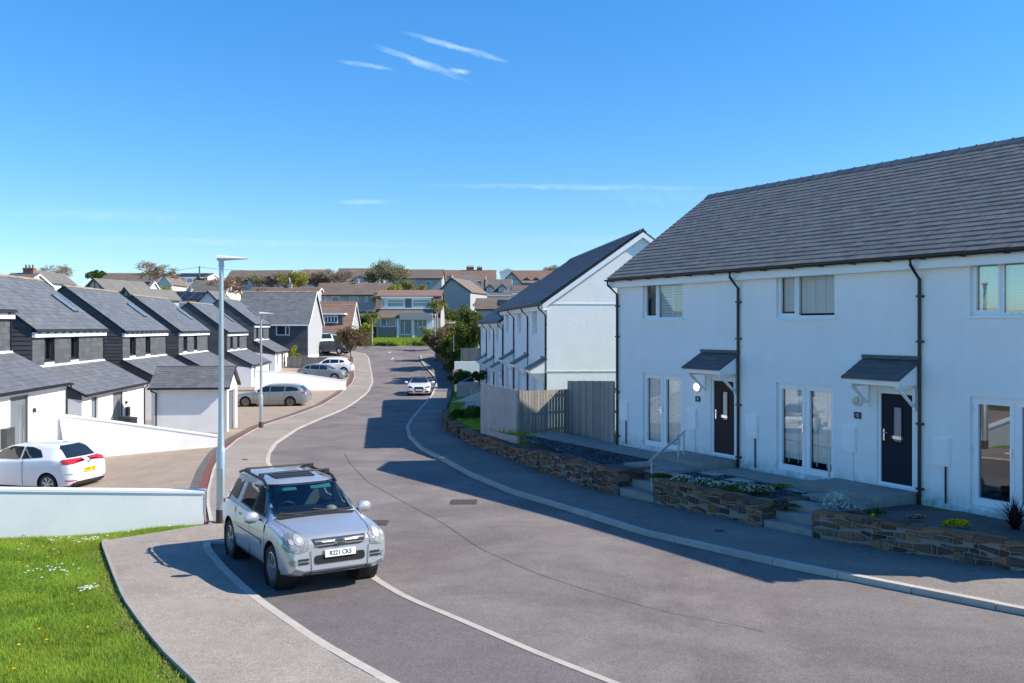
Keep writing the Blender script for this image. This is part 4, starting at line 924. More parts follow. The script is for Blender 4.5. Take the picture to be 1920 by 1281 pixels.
# ------------------------------------------------------------ rubble stone walls, steps, garden of the near terrace
def stone_wall(pts, label, th=.32, hmin=.045, hmax=.12, far=False, cap_ends=(1, 1)):
    """pts: (x, y, z bottom, z top); stones show on the side facing the street (left of the direction of travel)"""
    o = empty('stone_wall', (0, 0, 0), 0, label, 'stone wall', 'rubble stone walls along the right pavement')
    P = [Vector(p[:2]) for p in pts]; cum = [0]
    for a, b in zip(P[:-1], P[1:]): cum.append(cum[-1] + (b - a).length)
    Lw = cum[-1]
    def at(s):
        s = min(max(s, 0), Lw); i = max(0, min(len(P) - 2, int(np.searchsorted(cum, s) - 1))); t = (s - cum[i]) / (cum[i + 1] - cum[i])
        p = P[i].lerp(P[i + 1], t); d = (P[i + 1] - P[i]).normalized(); n = Vector((-d.y, d.x))
        return p, n, pts[i][2] + (pts[i + 1][2] - pts[i][2]) * t, pts[i][3] + (pts[i + 1][3] - pts[i][3]) * t
    core = MB(); st = MB(); N_ = max(2, int(Lw / .6))
    for k in range(N_):
        s0, s1 = Lw * k / N_, Lw * (k + 1) / N_
        (p0, n0, zb0, zt0), (p1, n1, zb1, zt1) = at(s0), at(s1)
        if (n0 - n1).length > 1e-3 : n0 = n1 = (n0 + n1).normalized()
        A = [(p0, n0, zb0, zt0), (p1, n1, zb1, zt1)]
        i0 = [(p.x - n.x * .02, p.y - n.y * .02) for p, n, _, _ in A]; i1 = [(p.x - n.x * th, p.y - n.y * th) for p, n, _, _ in A]
        core.hexa([(*i0[0], zb0 - .2), (*i0[1], zb1 - .2), (*i1[1], zb1 - .2), (*i1[0], zb0 - .2), (*i0[0], zt0 - .03), (*i0[1], zt1 - .03), (*i1[1], zt1 - .03), (*i1[0], zt0 - .03)])
    f = 0.0; H = max(p[3] - p[2] for p in pts); rows = []
    while f < H - .03:
        h = random.uniform(hmin, hmax); h = min(h, H - f) if H - f - h > hmin * .6 else H - f; rows.append((f, f + h)); f += h
    def stone(p0, n0, p1, n1, za0, za1, zb0, zb1, d, out):
        st.cu = (random.random(), random.random()); j = lambda k=.012: random.uniform(-k, k)
        a = [p0.x, p0.y]; 
        def q(p, n, dd, z, jj): return (p.x + n.x * dd + jj[0], p.y + n.y * dd + jj[1], z + jj[2])
        J = [(j(.008), j(.008), j(.022)) for _ in range(8)]
        ins_ = .02
        t = (p1 - p0); t = t.normalized() * min(ins_, t.length * .2); k_ = (zb0 - za0) * random.uniform(0, .16); k2 = (zb1 - za1) * random.uniform(0, .16); J[0] = (J[0][0], J[0][1], k_ * random.random()); J[2] = (J[2][0], J[2][1], -k2)
        F0 = [q(p0 + t, n0, out, za0 + ins_ * .7, J[0]), q(p1 - t, n1, out, za1 + ins_ * .7, J[1]), q(p1 - t, n1, out, zb1 - ins_ * .7, J[2]), q(p0 + t, n0, out, zb0 - ins_ * .7, J[3])]
        B0 = [q(p0, n0, -d, za0, (0, 0, 0)), q(p1, n1, -d, za1, (0, 0, 0)), q(p1, n1, -d, zb1, (0, 0, 0)), q(p0, n0, -d, zb0, (0, 0, 0))]
        st.face(F0)
        for i in range(4): k = (i + 1) % 4; st.face([B0[i], B0[k], F0[k], F0[i]])
    for (fa, fb) in rows:
        s = random.uniform(-.2, 0)
        while s < Lw:
            w = random.uniform(.07, .32) * (1.25 if fb - fa > .09 else 1); big = random.random() < .5
            s0, s1 = max(0, s) + .007, min(Lw, s + w) - .007; s += w
            if s1 - s0 < .04: continue
            (p0, n0, zl0, zh0), (p1, n1, zl1, zh1) = at(s0), at(s1)
            def zz(zl, zh, f, ss): return zl + min(max(0, f + (.028 * math.sin(ss * 4.1 + f * 31) + .02 * math.sin(ss * 9.3 + f * 17) if 0 < f < H - .02 else 0)), (zh - zl))
            a0, a1, b0, b1 = zz(zl0, zh0, fa, s0), zz(zl1, zh1, fa, s1), zz(zl0, zh0, fb, s0) - .012, zz(zl1, zh1, fb, s1) - .012
            if min(b0 - a0, b1 - a1) < .025: continue
            if fb - fa > .11 and random.random() < .35:
                m0, m1 = (a0 + b0) / 2 + random.uniform(-.02, .02), (a1 + b1) / 2 + random.uniform(-.02, .02)
                stone(p0, n0, p1, n1, a0, a1, m0 - .006, m1 - .006, .03, random.uniform(0, .016)); stone(p0, n0, p1, n1, m0 + .006, m1 + .006, b0, b1, .03, random.uniform(0, .016))
            else: stone(p0, n0, p1, n1, a0, a1, b0, b1, .03, random.uniform(0, .018))
    s = 0      # flat stones along the top
    while s < Lw:
        w = random.uniform(.2, .5); s0, s1 = s + .005, min(Lw, s + w) - .005; s += w
        if s1 - s0 < .05: continue
        (p0, n0, _, zh0), (p1, n1, _, zh1) = at(s0), at(s1); k = random.uniform(.35, .65) * th; st.cu = (random.uniform(.3, 1), random.random())
        for (da, db) in ((.01, -k), (-k - .01, -th)):
            st.cu = (random.uniform(.2, .95), random.random()); dz = random.uniform(-.008, .015)
            A, B, C_, D_ = [(p.x + n.x * d, p.y + n.y * d) for p, n, d in ((p0, n0, da), (p1, n1, da), (p1, n1, db), (p0, n0, db))]
            st.hexa([(*A, zh0 - .05), (*B, zh1 - .05), (*C_, zh1 - .05), (*D_, zh0 - .05), (*A, zh0 + dz), (*B, zh1 + dz), (*C_, zh1 + dz), (*D_, zh0 + dz)])
    for e, (s_, sg) in enumerate(((0, -1), (Lw, 1))):    # stones on the wall ends
        if not cap_ends[e]: continue
        p, n, zl, zh = at(s_); d = (P[1] - P[0]).normalized() if e == 0 else (P[-1] - P[-2]).normalized(); d = d * sg
        z = zl
        while z < zh - .04:
            h = min(random.uniform(.08, .16), zh - z - .01)
            a, b_ = p - n * .005, p - n * (th - .01); A, B = (a, b_) if e == 1 else (b_, a)
            st.cu = (random.random(), random.random())
            Pp = [(A.x + d.x * .012, A.y + d.y * .012, z + .006), (B.x + d.x * .012, B.y + d.y * .012, z + .006), (B.x + d.x * .012, B.y + d.y * .012, z + h), (A.x + d.x * .012, A.y + d.y * .012, z + h)]
            st.face(Pp); z += h + .008
        core.face([(p.x + d.x * .002, p.y + d.y * .002, zl - .2), (p.x - n.x * th + d.x * .002, p.y - n.y * th + d.y * .002, zl - .2), (p.x - n.x * th + d.x * .002, p.y - n.y * th + d.y * .002, zh - .03), (p.x + d.x * .002, p.y + d.y * .002, zh - .03)])
    core.build('mortar', MT['mortar'], o); st.build('stones', MT['stone'], o); return o
def orp(Y, dz=.1): return (float(oR(Y)), Y, g(Y) + dz)
def wall_run(Ya, Yb, tops, label, step=.8, **k):
    """from far Ya to near Yb along the pavement edge"""
    n = max(2, int(abs(Ya - Yb) / step)); pts = []
    for i in range(n + 1):
        Y = Ya + (Yb - Ya) * i / n; x, y, z = orp(Y); pts.append((x + .0, y, z - .05, float(np.interp(Y, *tops))))
    return stone_wall(pts[::-1], label, **k)     # travelling away from the eye puts the street on the left
Yg1, Yg2 = 22.0, 23.2        # gap with steps to the far door
Yh1, Yh2 = 18.0, 19.0        # gap with steps to the middle door
ZT = -3.60
wall_run(Yh1 - .02, 6.0, ([6, 18], [ZT + .11, ZT + .10]), 'long dark rubble wall at bottom right, below the yellow flowers')
wall_run(Yg1, Yh2 , ([18, 23], [ZT + .09, ZT + .08]), 'rubble wall between the two flights of steps, white flowers along its top')
wall_run(30.3, Yg2, ([23, 27, 31], [ZT + .06, ZT - .02, -3.95]), 'rubble wall holding the slate gravel bed, left of the handrail steps')
wall_run(38.5, 30.3, ([30.3, 32, 38.5], [-3.93, -3.95, -4.12]), 'rubble wall under the pale timber screen', cap_ends=(0, 1))
wall_run(42.2, 39.2, ([39, 43], [-4.15, -4.2]), 'short rubble wall pier at the bend beyond the timber screen', hmax=.2)
wall_run(52.0, 42.9, ([43, 52], [-4.22, -4.5]), 'low rubble wall past the bend beside the stepped terrace', step=1.2, hmax=.2)
wall_run(112, 78, ([78, 90, 100, 112], [-4.15, -3.35, -2.6, -1.9]), 'high dark stone wall below the bushes at the far right of the road', step=2.2, hmin=.15, hmax=.35, cap_ends=(0, 1))
# steps
def steps(name, A, B, back, n, zb, zt, label, mat='concrete_lt'):
    A, B, back = Vector(A), Vector(B), Vector(back); o = MB()
    for i in range(n):
        z1 = zb + (zt - zb) * (i + 1) / n; a = A + back * (i / n); b = B + back * (i / n); c = B + back * ((i + 1) / n + .02); d = A + back * ((i + 1) / n + .02)
        o.rnd(); o.hexa([(a.x, a.y, zb - .2), (b.x, b.y, zb - .2), (c.x, c.y, zb - .2), (d.x, d.y, zb - .2), (a.x, a.y, z1), (b.x, b.y, z1), (c.x, c.y, z1), (d.x, d.y, z1)])
    return o.build(name, MT[mat], label=label, cat='steps', group='garden steps')
nI = Vector((.878, .479))     # from the street towards the house
def pv(Y): return Vector((float(oR(Y)), Y))
steps('garden_steps', pv(Yg2) + nI * .05, pv(Yg1) + nI * .05, nI * 1.1, 3, g(22.6) + .1, ZT + .035, 'concrete steps up to the gravel garden beside the galvanised handrail', 'concrete')
steps('garden_steps', pv(Yh2) + nI * .05, pv(Yh1) + nI * .05, nI * 1.0, 3, g(18.5) + .1, ZT + .035, 'concrete steps between the two rubble walls leading to door 15', 'concrete')
for (Ye, ln, lb) in ((Yh2, 2.3, 'dark rubble return wall between the white flower bed and the steps to door 15'), (Yg2, 1.3, 'short rubble return wall beside the handrail steps')):
    a_, b_ = pv(Ye) + nI * ln, pv(Ye) + nI * .30; stone_wall([(a_.x, a_.y, -3.75, ZT + .07), (b_.x, b_.y, g(Ye) + .05, ZT + .07)], lb, th=.25, cap_ends=(0, 0))
def tpt(t, d): return T0.xy + TD.xy * t - nI * d        # t along the facade, d out from it
def slab(name, quad, z0, z1, mat, label=None, cat=None, group=None, kind=None):
    o = MB(); o.hexa([(*q, z0) for q in quad] + [(*q, z1) for q in quad]); return o.build(name, MT[mat], label=label, cat=cat, group=group, kind=kind)
# path along the house fronts, gravel beds, paved forecourt
slab('house_path', [tpt(-.3, 1.0), tpt(10.0, 1.0), tpt(10.0, .01), tpt(-.3, .01)], -3.9, -3.565, 'concrete', kind='structure')
slab('fence_path', [tpt(-3.8, .8), tpt(-.3, .8), tpt(-.3, -.2), tpt(-3.8, -.2)], -4.2, -3.575, 'concrete', kind='structure')

def poly_sheet(name, pts, z, mat, kind='structure'):
    m = MB(); m.face([(x, y, z) for x, y in pts]); return m.build(name, MT[mat], kind=kind)
def wallback(Y): return Vector((float(oR(Y)) + .30, Y))
def fac(Y): return 3.18 + (28.7 - Y) * .5456
def inner(Y): return float(oR(Y)) + (1.15 if (17.95 < Y < 19.05 or 21.95 < Y < 23.25) else .24)
strip('gravel_bed', inner, lambda Y: fac(Y) - .3, np.arange(18.5, 31.0, .06), lambda Y: float(np.interp(Y, [27, 31.3], [-3.604, -3.96])), lambda Y: -3.604, MT['gravel'], 4, kind='structure')
strip('paved_forecourt', inner, lambda Y: fac(Y) + .1, np.concatenate([np.arange(7, 17.5, .5), np.arange(17.5, 18.56, .06)]), lambda Y: -3.60, lambda Y: -3.60, MT['block_dk'], 4, kind='structure')
steps('stepping_landing', tpt(3.5, 2.25), tpt(5.2, 2.0), nI * 1.0, 1, -3.8, -3.53, 'wide concrete landing in front of the far door', 'concrete')
steps('stepping_landing', tpt(9.2, 1.75), tpt(10.6, 1.75), nI * .6, 1, -3.8, -3.50, 'wide concrete landing below door 15', 'concrete')
for i, (x, y) in enumerate(((1336, 888), (1387, 901), (1500, 919))):
    Y = F * 3.59 / (y - HY); X = (x - CX) / F * Y; q = [Vector((X, Y)) + TD.xy * a + nI * b_ for a, b_ in ((-.3, -.22), (.3, -.22), (.3, .22), (-.3, .22))]
    slab('stepping_stone', q, -3.65, -3.583, 'concrete_lt', ['pale stepping stone nearest the far door step', 'pale stepping stone in the middle of the gravel', 'pale stepping stone by the dark red plant'][i], 'stepping stone', 'stepping stones in the gravel')
def scatter(name, poly_t, n, z, r0, r1, mat):
    V = []
    while len(V) < n * 4:
        t, d = random.uniform(*poly_t[:2]), random.uniform(*poly_t[2:4]); p = tpt(t, d)
        if p.x < float(oR(p.y)) + .34 or not poly_t[4](t, d): continue
        r = random.uniform(r0, r1); a = random.random() * 3; ti = random.uniform(-.4, .4) * r; tj = random.uniform(-.4, .4) * r
        for k, (u, w) in enumerate(((1, 0), (0, 1), (-1, 0), (0, -1))):
            c_, s_ = math.cos(a), math.sin(a); V.append((p.x + (u * c_ - w * s_ * .7) * r, p.y + (u * s_ + w * c_ * .7) * r, z + .008 + u * ti + w * tj + random.random() * .01))
    return np_mesh(name, np.array(V), 4, MT[mat], kind='stuff')
scatter('slate_chippings', (-3.3, 3.1, 1.05, 7.2, lambda t, d: True), 9000, -3.61, .015, .045, 'chip')
scatter('slate_chippings', (5.3, 9.6, 1.02, 4.5, lambda t, d: d < 3.4 - (t - 5.3) * .2), 5000, -3.604, .012, .04, 'chip')
# handrail by the far steps
hr = empty('handrail', (0, 0, 0), 0, 'galvanised sloping handrail beside the steps to the far door', 'handrail')
def gp(x, y, Y): return Vector((px(x, Y), Y, pz(y, Y)))
m = MB(); m.tube([gp(1216, 867, 22.6), gp(1284, 809, 25.0)], .03, 10); m.build('rail', MT['galv'], hr, smooth=40)
for (x, y, Y, zb) in ((1222, 862, 22.75, -3.95), (1272, 819, 24.5, -3.7), (1282, 811, 25.0, -3.6)):
    q = gp(x, y, Y); m = MB(); m.tube([(q.x, q.y, zb), q], .024, 8); m.build('post', MT['galv'], hr, smooth=40)
m = MB(); q = tpt(8.62, .35); m.tube([(q.x, q.y, -3.6), (q.x, q.y, -2.7)], .03, 8); m.lathe([(.0, .04), (.04, .02), (.04, 0)], c=(q.x, q.y, -2.7), n=10)
m.build('bollard_post', MT['galv'], label='short grey post standing against the wall left of door 15', cat='post')
# ---- plants
def leafquads(c, r, n, s, flat=1.0, up=0):
    P = np.random.randn(n, 3); P /= np.linalg.norm(P, axis=1)[:, None]; P *= (np.random.rand(n) ** .4)[:, None]; P *= np.array([r[0], r[1], r[2]])
    P += np.array(c)
    return P
def quads(P, s, tilt=1.0, asp=.6):
    n = len(P); a = np.random.randn(n, 3); a[:, 2] *= tilt; a /= np.linalg.norm(a, axis=1)[:, None]; b_ = np.random.randn(n, 3); b_ = np.cross(a, b_); b_ /= np.linalg.norm(b_, axis=1)[:, None]
    ss = s * (.6 + .8 * np.random.rand(n))[:, None]; a = a * ss; b_ = b_ * ss * asp
    return np.stack([P - a, P + b_ * .9, P + a, P - b_ * .9], 1).reshape(-1, 3)
def patch(name, p, r, n, s, mat, label, cat='plant', group=None, h=.12, z=None, base='leaf', nb=0):
    """low garden plant: a mound of small leaves, with blossom on top"""
    P = leafquads((p[0], p[1], p[2]), (r[0], r[1], h), n, s); P[:, 2] = p[2] + np.abs(P[:, 2] - p[2])
    if nb:
        o = np_mesh(name, quads(leafquadz(p, r, h, nb), s * 1.1), 4, MT[base], label=label, cat=cat, group=group); np_mesh('blossom', quads(P + [0, 0, h * .25], s * .8, .5, 1.), 4, MT[mat], parent=o); return o
    return np_mesh(name, quads(P, s), 4, MT[mat], label=label, cat=cat, group=group)
def leafquadz(p, r, h, n):
    P = leafquads(p, (r[0], r[1], h), n, 1); P[:, 2] = p[2] + np.abs(P[:, 2] - p[2]); return P
def onbed(x, y, z=-3.54): Y = F * -z / (y - HY); return ((x - CX) / F * Y, Y, z)
bl_ = ['white flowering mound at the left end of the wall-top bed', 'white flowering mound second from the steps', 'white flowering mound in the middle of the wall-top bed', 'white flowering mound with the whitest blossom, near the stepping stones', 'white flowering mound at the right end of the wall between the steps']
for i, (x, y, w) in enumerate(((1280, 903, .3), (1318, 909, .35), (1350, 915, .3), (1391, 914, .28), (1418, 922, .42))):
    patch('flower_mound', onbed(x, y), (w, w * .7, .1), 420, .02, 'petal_w', bl_[i], 'flowers', 'white flowers on the stone wall', h=.13, nb=1200, base='leaf')
patch('moss_cushion', onbed(1238, 894), (.3, .3, .1), 1200, .02, 'leaf_dark', 'dark green mossy cushion beside the handrail foot', h=.07)
patch('green_cushion', onbed(1372, 920), (.25, .22, .1), 700, .02, 'leaf', 'green leafy cushion among the white flowers', h=.12)
patch('dark_red_plant', onbed(1530, 917), (.3, .2, .1), 500, .025, 'leaf_purple', 'low dark red plant beside the third stepping stone', h=.1)
patch('lime_plant', onbed(1462, 912), (.3, .12, .1), 400, .022, 'leaf_yel', 'low lime green plant in the gravel', h=.06)
patch('yellow_flowers', onbed(1792, 986), (.26, .13, .1), 500, .022, 'petal_y', 'bright yellow flowering mound on the bottom right wall', 'flowers', h=.10, nb=400, base='leaf_yel')
patch('green_cushion', onbed(1642, 963), (.2, .12, .1), 500, .02, 'leaf_dark', 'dark green cushion on the bottom right wall, a yellow bloom beside it', h=.09)
patch('yellow_flowers', onbed(1637, 968), (.05, .04, .1), 40, .02, 'petal_y', 'tiny yellow bloom beside the dark green cushion', 'flowers', h=.05)
patch('grey_flower_mound', onbed(1605, 958), (.22, .12, .1), 220, .018, 'petal_w', 'small sparse white flowers beside the silver plant', 'flowers', h=.08, nb=300, base='leaf_bronze')
patch('grey_flower_mound', onbed(1718, 972), (.22, .08, .1), 80, .018, 'petal_w', 'sparse pale plant left of the yellow mound', 'flowers', h=.06, nb=300, base='leaf_bronze')
def spiky(name, p, n, h, w, mat, label, spread=1.0, cat='plant', group=None, thin=True):
    V = []
    for _ in range(n):
        a = random.random() * 6.283; l = h * random.uniform(.6, 1.1); lean = random.random() * spread; q0 = Vector(p) + Vector((random.gauss(0, w * 2), random.gauss(0, w * 2), 0))
        d = Vector((math.cos(a) * lean, math.sin(a) * lean, 1)).normalized(); s = Vector((-math.sin(a), math.cos(a), 0)) * w; m_ = q0 + d * l * .55; e = q0 + d * l + Vector((math.cos(a), math.sin(a), -.8)) * l * .25 * lean
        V += [tuple(q0 - s), tuple(q0 + s), tuple(m_ + s * .8), tuple(m_ - s * .8), tuple(m_ - s * .8), tuple(m_ + s * .8), tuple(e), tuple(e)]
    return np_mesh(name, np.array(V), 4, MT[mat], label=label, cat=cat, group=group)
# silver bush
V = [quads(leafquads((*onbed(1568, 950)[:2], -3.46), (.26, .2, .2), 1300, .03), .04, 1, .45)]
np_mesh('silver_bush', np.concatenate(V), 4, MT['leaf_silver'], label='silvery grey leaved bush at the left end of the bottom right wall', cat='plant')
spiky('purple_cordyline', onbed(1903, 992, -3.59), 130, .62, .012, 'leaf_purple', 'purple spiky plant at the right photo edge', 1.1)
# grass at the foot of the timber screen and green bank beyond
V = []
for Y in np.arange(31.5, 38, .02):
    for _ in range(5):
        X = float(oR(Y)) + .34 + abs(random.gauss(0, .25)); V.append((X, Y, pz_at(X, Y)))
V = np.array(V); V[:, 0] = V[:, 0]; grass_blades('bank_grass', V, .08, .28, .012, MT['grass'])
V = []
for _ in range(14000):
    Y = random.uniform(38, 60); X = float(oR(Y)) + .4 + random.random() * 3.2; V.append((X, Y, pz_at(X, Y)))
grass_blades('bank_grass', np.array(V), .05, .16, .015, MT['grass'])

# ------------------------------------------------------------ timber fences
def fence(a, b, za, zb, h, label, kind='closed', post=1, gap=.0, mat='fence', both=False, hb=None, bw=.1, cat='fence'):
    """a, b: (x, y) ends; za, zb ground; boards on the near side"""
    a, b = Vector(a), Vector(b); d = (b - a); L = d.length; d.normalize(); n = Vector((d.y, -d.x)); hb = hb or h
    o = empty('timber_fence', (0, 0, 0), 0, label, cat)
    m = MB(); x = 0; k = 0
    def P(s, out, z): q = a + d * s + n * out; return (q.x, q.y, z)
    while x < L - bw * .5:
        e = min(x + bw, L); zz = za + (zb - za) * x / L; hh = h + (hb - h) * x / L; out = .02 if (kind != 'hit' or k % 2 == 0) else -.06; m.rnd(); j = random.uniform(-.008, .008)
        m.hexa([P(x, out + .02, zz), P(e, out + .02, zz), P(e, out, zz), P(x, out, zz), P(x, out + .02, zz + hh + j), P(e, out + .02, zz + hh + j), P(e, out, zz + hh + j), P(x, out, zz + hh + j)])
        x = e + gap; k += 1
    m.build('boards', MT[mat], o)
    r = MB()
    for f in (.15, .5, .85): 
        z0, z1 = za + h * f, zb + hb * f; r.hexa([P(0, .015, z0), P(L, .015, z1), P(L, -.035, z1), P(0, -.035, z0), P(0, .015, z0 + .08), P(L, .015, z1 + .08), P(L, -.035, z1 + .08), P(0, -.035, z0 + .08)])
    r.build('rails', MT['fence'], o)
    np_ = max(1, round(L / 1.8))
    for i in range(np_ + 1):
        s = L * i / np_; zz = za + (zb - za) * s / L; hh = h + (hb - h) * s / L; q = MB(); s = min(max(s, .05), L - .05)
        q.hexa([P(s - .045, -.03, zz - .1), P(s + .045, -.03, zz - .1), P(s + .045, -.12, zz - .1), P(s - .045, -.12, zz - .1), P(s - .045, -.03, zz + hh), P(s + .045, -.03, zz + hh), P(s + .045, -.12, zz + hh), P(s - .045, -.12, zz + hh)]); q.build('post', MT['fence'], o)
    return o
FA = (px(903, 36.0), 36.0); FB = (px(973, 31.9), 31.9); FC = (px(1066, 32.8), 32.8); FD = (3.16, 28.8)
o = fence(FA, FB, -4.12, -4.0, pz(717, 36) + 4.12, 'pale grey smooth timber screen beside the pavement bend', mat='fence_lt', hb=pz(732, 31.9) + 4.0, bw=.42)
fence(FB, FC, -3.90, -3.76, pz(733, 31.9) + 3.90, 'gappy hit-and-miss picket fence between screen and tall fence', 'closed', gap=.02, hb=pz(730, 32.8) + 3.76, bw=.095)
fence(FC, FD, -3.74, -3.6, pz(714, 32.8) + 3.74, 'tall closeboard fence joined to the near terrace corner', gap=.004, hb=pz(714, 29.0) + 3.6, bw=.105)
fence((px(862, 78), 80), (px(905, 78), 78), pz(677, 79), pz(677, 78), 1.05, 'dark timber fence on the white wall beyond the last terrace house', mat='fence', gap=.01)
fence((px(538, 97), 97), (px(634, 95), 95), -4.9, -4.6, pz(670, 96) + 4.9, 'long grey closeboard fence behind the two parked white and grey cars', gap=.01, hb=pz(670, 95) + 4.6)
# white retaining wall there
w = MB(); w.hexa([(px(852, 76), 76, -5.2), (px(906, 76), 76, -5.2), (px(906, 76), 76.3, -5.2), (px(852, 76), 76.3, -5.2), (px(852, 76), 76, pz(678, 76)), (px(906, 76), 76, pz(678, 76)), (px(906, 76), 76.3, pz(678, 76)), (px(852, 76), 76.3, pz(678, 76))])
w.build('retaining_wall', MT['render2'], label='white retaining wall below the dark timber fence', cat='wall')
# far front gardens: pale ramps, steps and railings
for i, (x0, x1, Y, yt, lb) in enumerate(((850, 905, 56, 742, 'cream sloping garden wall with a railing above it'), (856, 903, 62, 721, 'pale paved terrace farther up the gardens'), (870, 905, 50, 762, 'short pale garden slab nearest the timber screen'))):
    m = MB(); a, b_ = px(x0, Y), px(x1, Y); z0 = -5.0; za, zb = pz(yt + 12 * (i == 0), Y), pz(yt - 8 * (i == 0), Y)
    m.hexa([(a, Y, z0), (b_, Y, z0), (b_, Y + (3 if i else .3), z0), (a, Y + (3 if i else .3), z0), (a, Y, za), (b_, Y, zb), (b_, Y + (3 if i else .3), zb), (a, Y + (3 if i else .3), za)])
    m.build('garden_slab', MT['concrete_lt' if i else 'cream'], label=lb, cat='garden slab', group='pale slabs in the far front gardens')
for i, (pts, Y, lb) in enumerate((([(866, 764), (898, 741)], 48, 'thin steel handrail just left of the timber screen'), ([(858, 719), (905, 697)], 64, 'thin steel handrail by the dark shrub'), ([(884, 728), (905, 738)], 57, 'short steel handrail sloping down to the screen'), ([(884, 775), (905, 768)], 46, 'low steel handrail close to the timber screen'))):
    r = empty('handrail', (0, 0, 0), 0, lb, 'handrail', 'steel handrails in the far front gardens'); q = [gp(x, y, Y) for x, y in pts]
    m = MB(); m.tube(q, .028, 6); m.build('rail', MT['galv'], r)
    for p in q: m = MB(); m.tube([(p.x, p.y, p.z - .9), p], .022, 6); m.build('post', MT['galv'], r)

# ------------------------------------------------------------ lamp posts
def lamp(x, y, off, h, label, rz=0, arm=1.0):
    X, Y = pg(x, y, off); z = g(Y) + off; o = empty('street_lamp', (X, Y, z), rz, label, 'street lamp', 'grey steel street lamps')
    m = MB(); m.lathe([(.0, 1.55), (.085, 1.55), (.10, 1.5), (.10, .28), (.0, .28)], n=20); m.lathe([(.045, h), (.055, h * .6), (.065, 1.62), (.09, 1.53)], n=20); m.build('column', MT['galv'], o, smooth=40)
    m = MB(); m.lathe([(.10, .29), (.108, .285), (.108, 0), (.10, -.1)], n=20); m.build('base_collar', MT['iron'], o, smooth=40)
    m = MB(); m.box(-.06, .06, -.106, -.095, .45, 1.15); m.build('access_door', MT['galv'], o)
    m = MB(); n = 9; ts = [i / (n - 1) for i in range(n)]
    top = []
    for t in ts:
        x_ = -.07 + .66 * t; w_ = .10 * (1 - .55 * t) ** .8; hh = .16 * (1 - .86 * t ** 1.1); zz = h + .055 - .005 * t
        for k in range(10):
            a = 2 * math.pi * k / 10; top.append((x_, w_ * math.cos(a), zz + hh * .5 * math.sin(a) * (1.0 if math.sin(a) > 0 else .7)))
    b_ = len(m.v); m.v.extend(top)
    for i in range(n - 1):
        for k in range(10): m.f.append((b_ + i * 10 + k, b_ + i * 10 + (k + 1) % 10, b_ + (i + 1) * 10 + (k + 1) % 10, b_ + (i + 1) * 10 + k)); m.u.append((.5, .5))
    m.f.append(tuple(b_ + k for k in range(10))[::-1]); m.u.append((.5, .5)); m.f.append(tuple(b_ + (n - 1) * 10 + k for k in range(10))); m.u.append((.5, .5))
    m.lathe([(.06, h - .12), (.05, h + .05)], n=14)
    m.build('lantern', MT['lantern'], o, smooth=50); return o
lamp(415, 981, .05, 5.47, 'nearest tall grey street lamp, standing by the low white wall')
lamp(489.5, 802.5, .05, 5.42, 'street lamp beside the driveway of the grey estate car', 0)
lamp(851, 716, .1, 5.2, 'street lamp on the right pavement before the white retaining wall', math.pi * .95)
lamp(816, 678, .1, 5.0, 'farthest street lamp, among bushes near the junction', math.pi * .9)
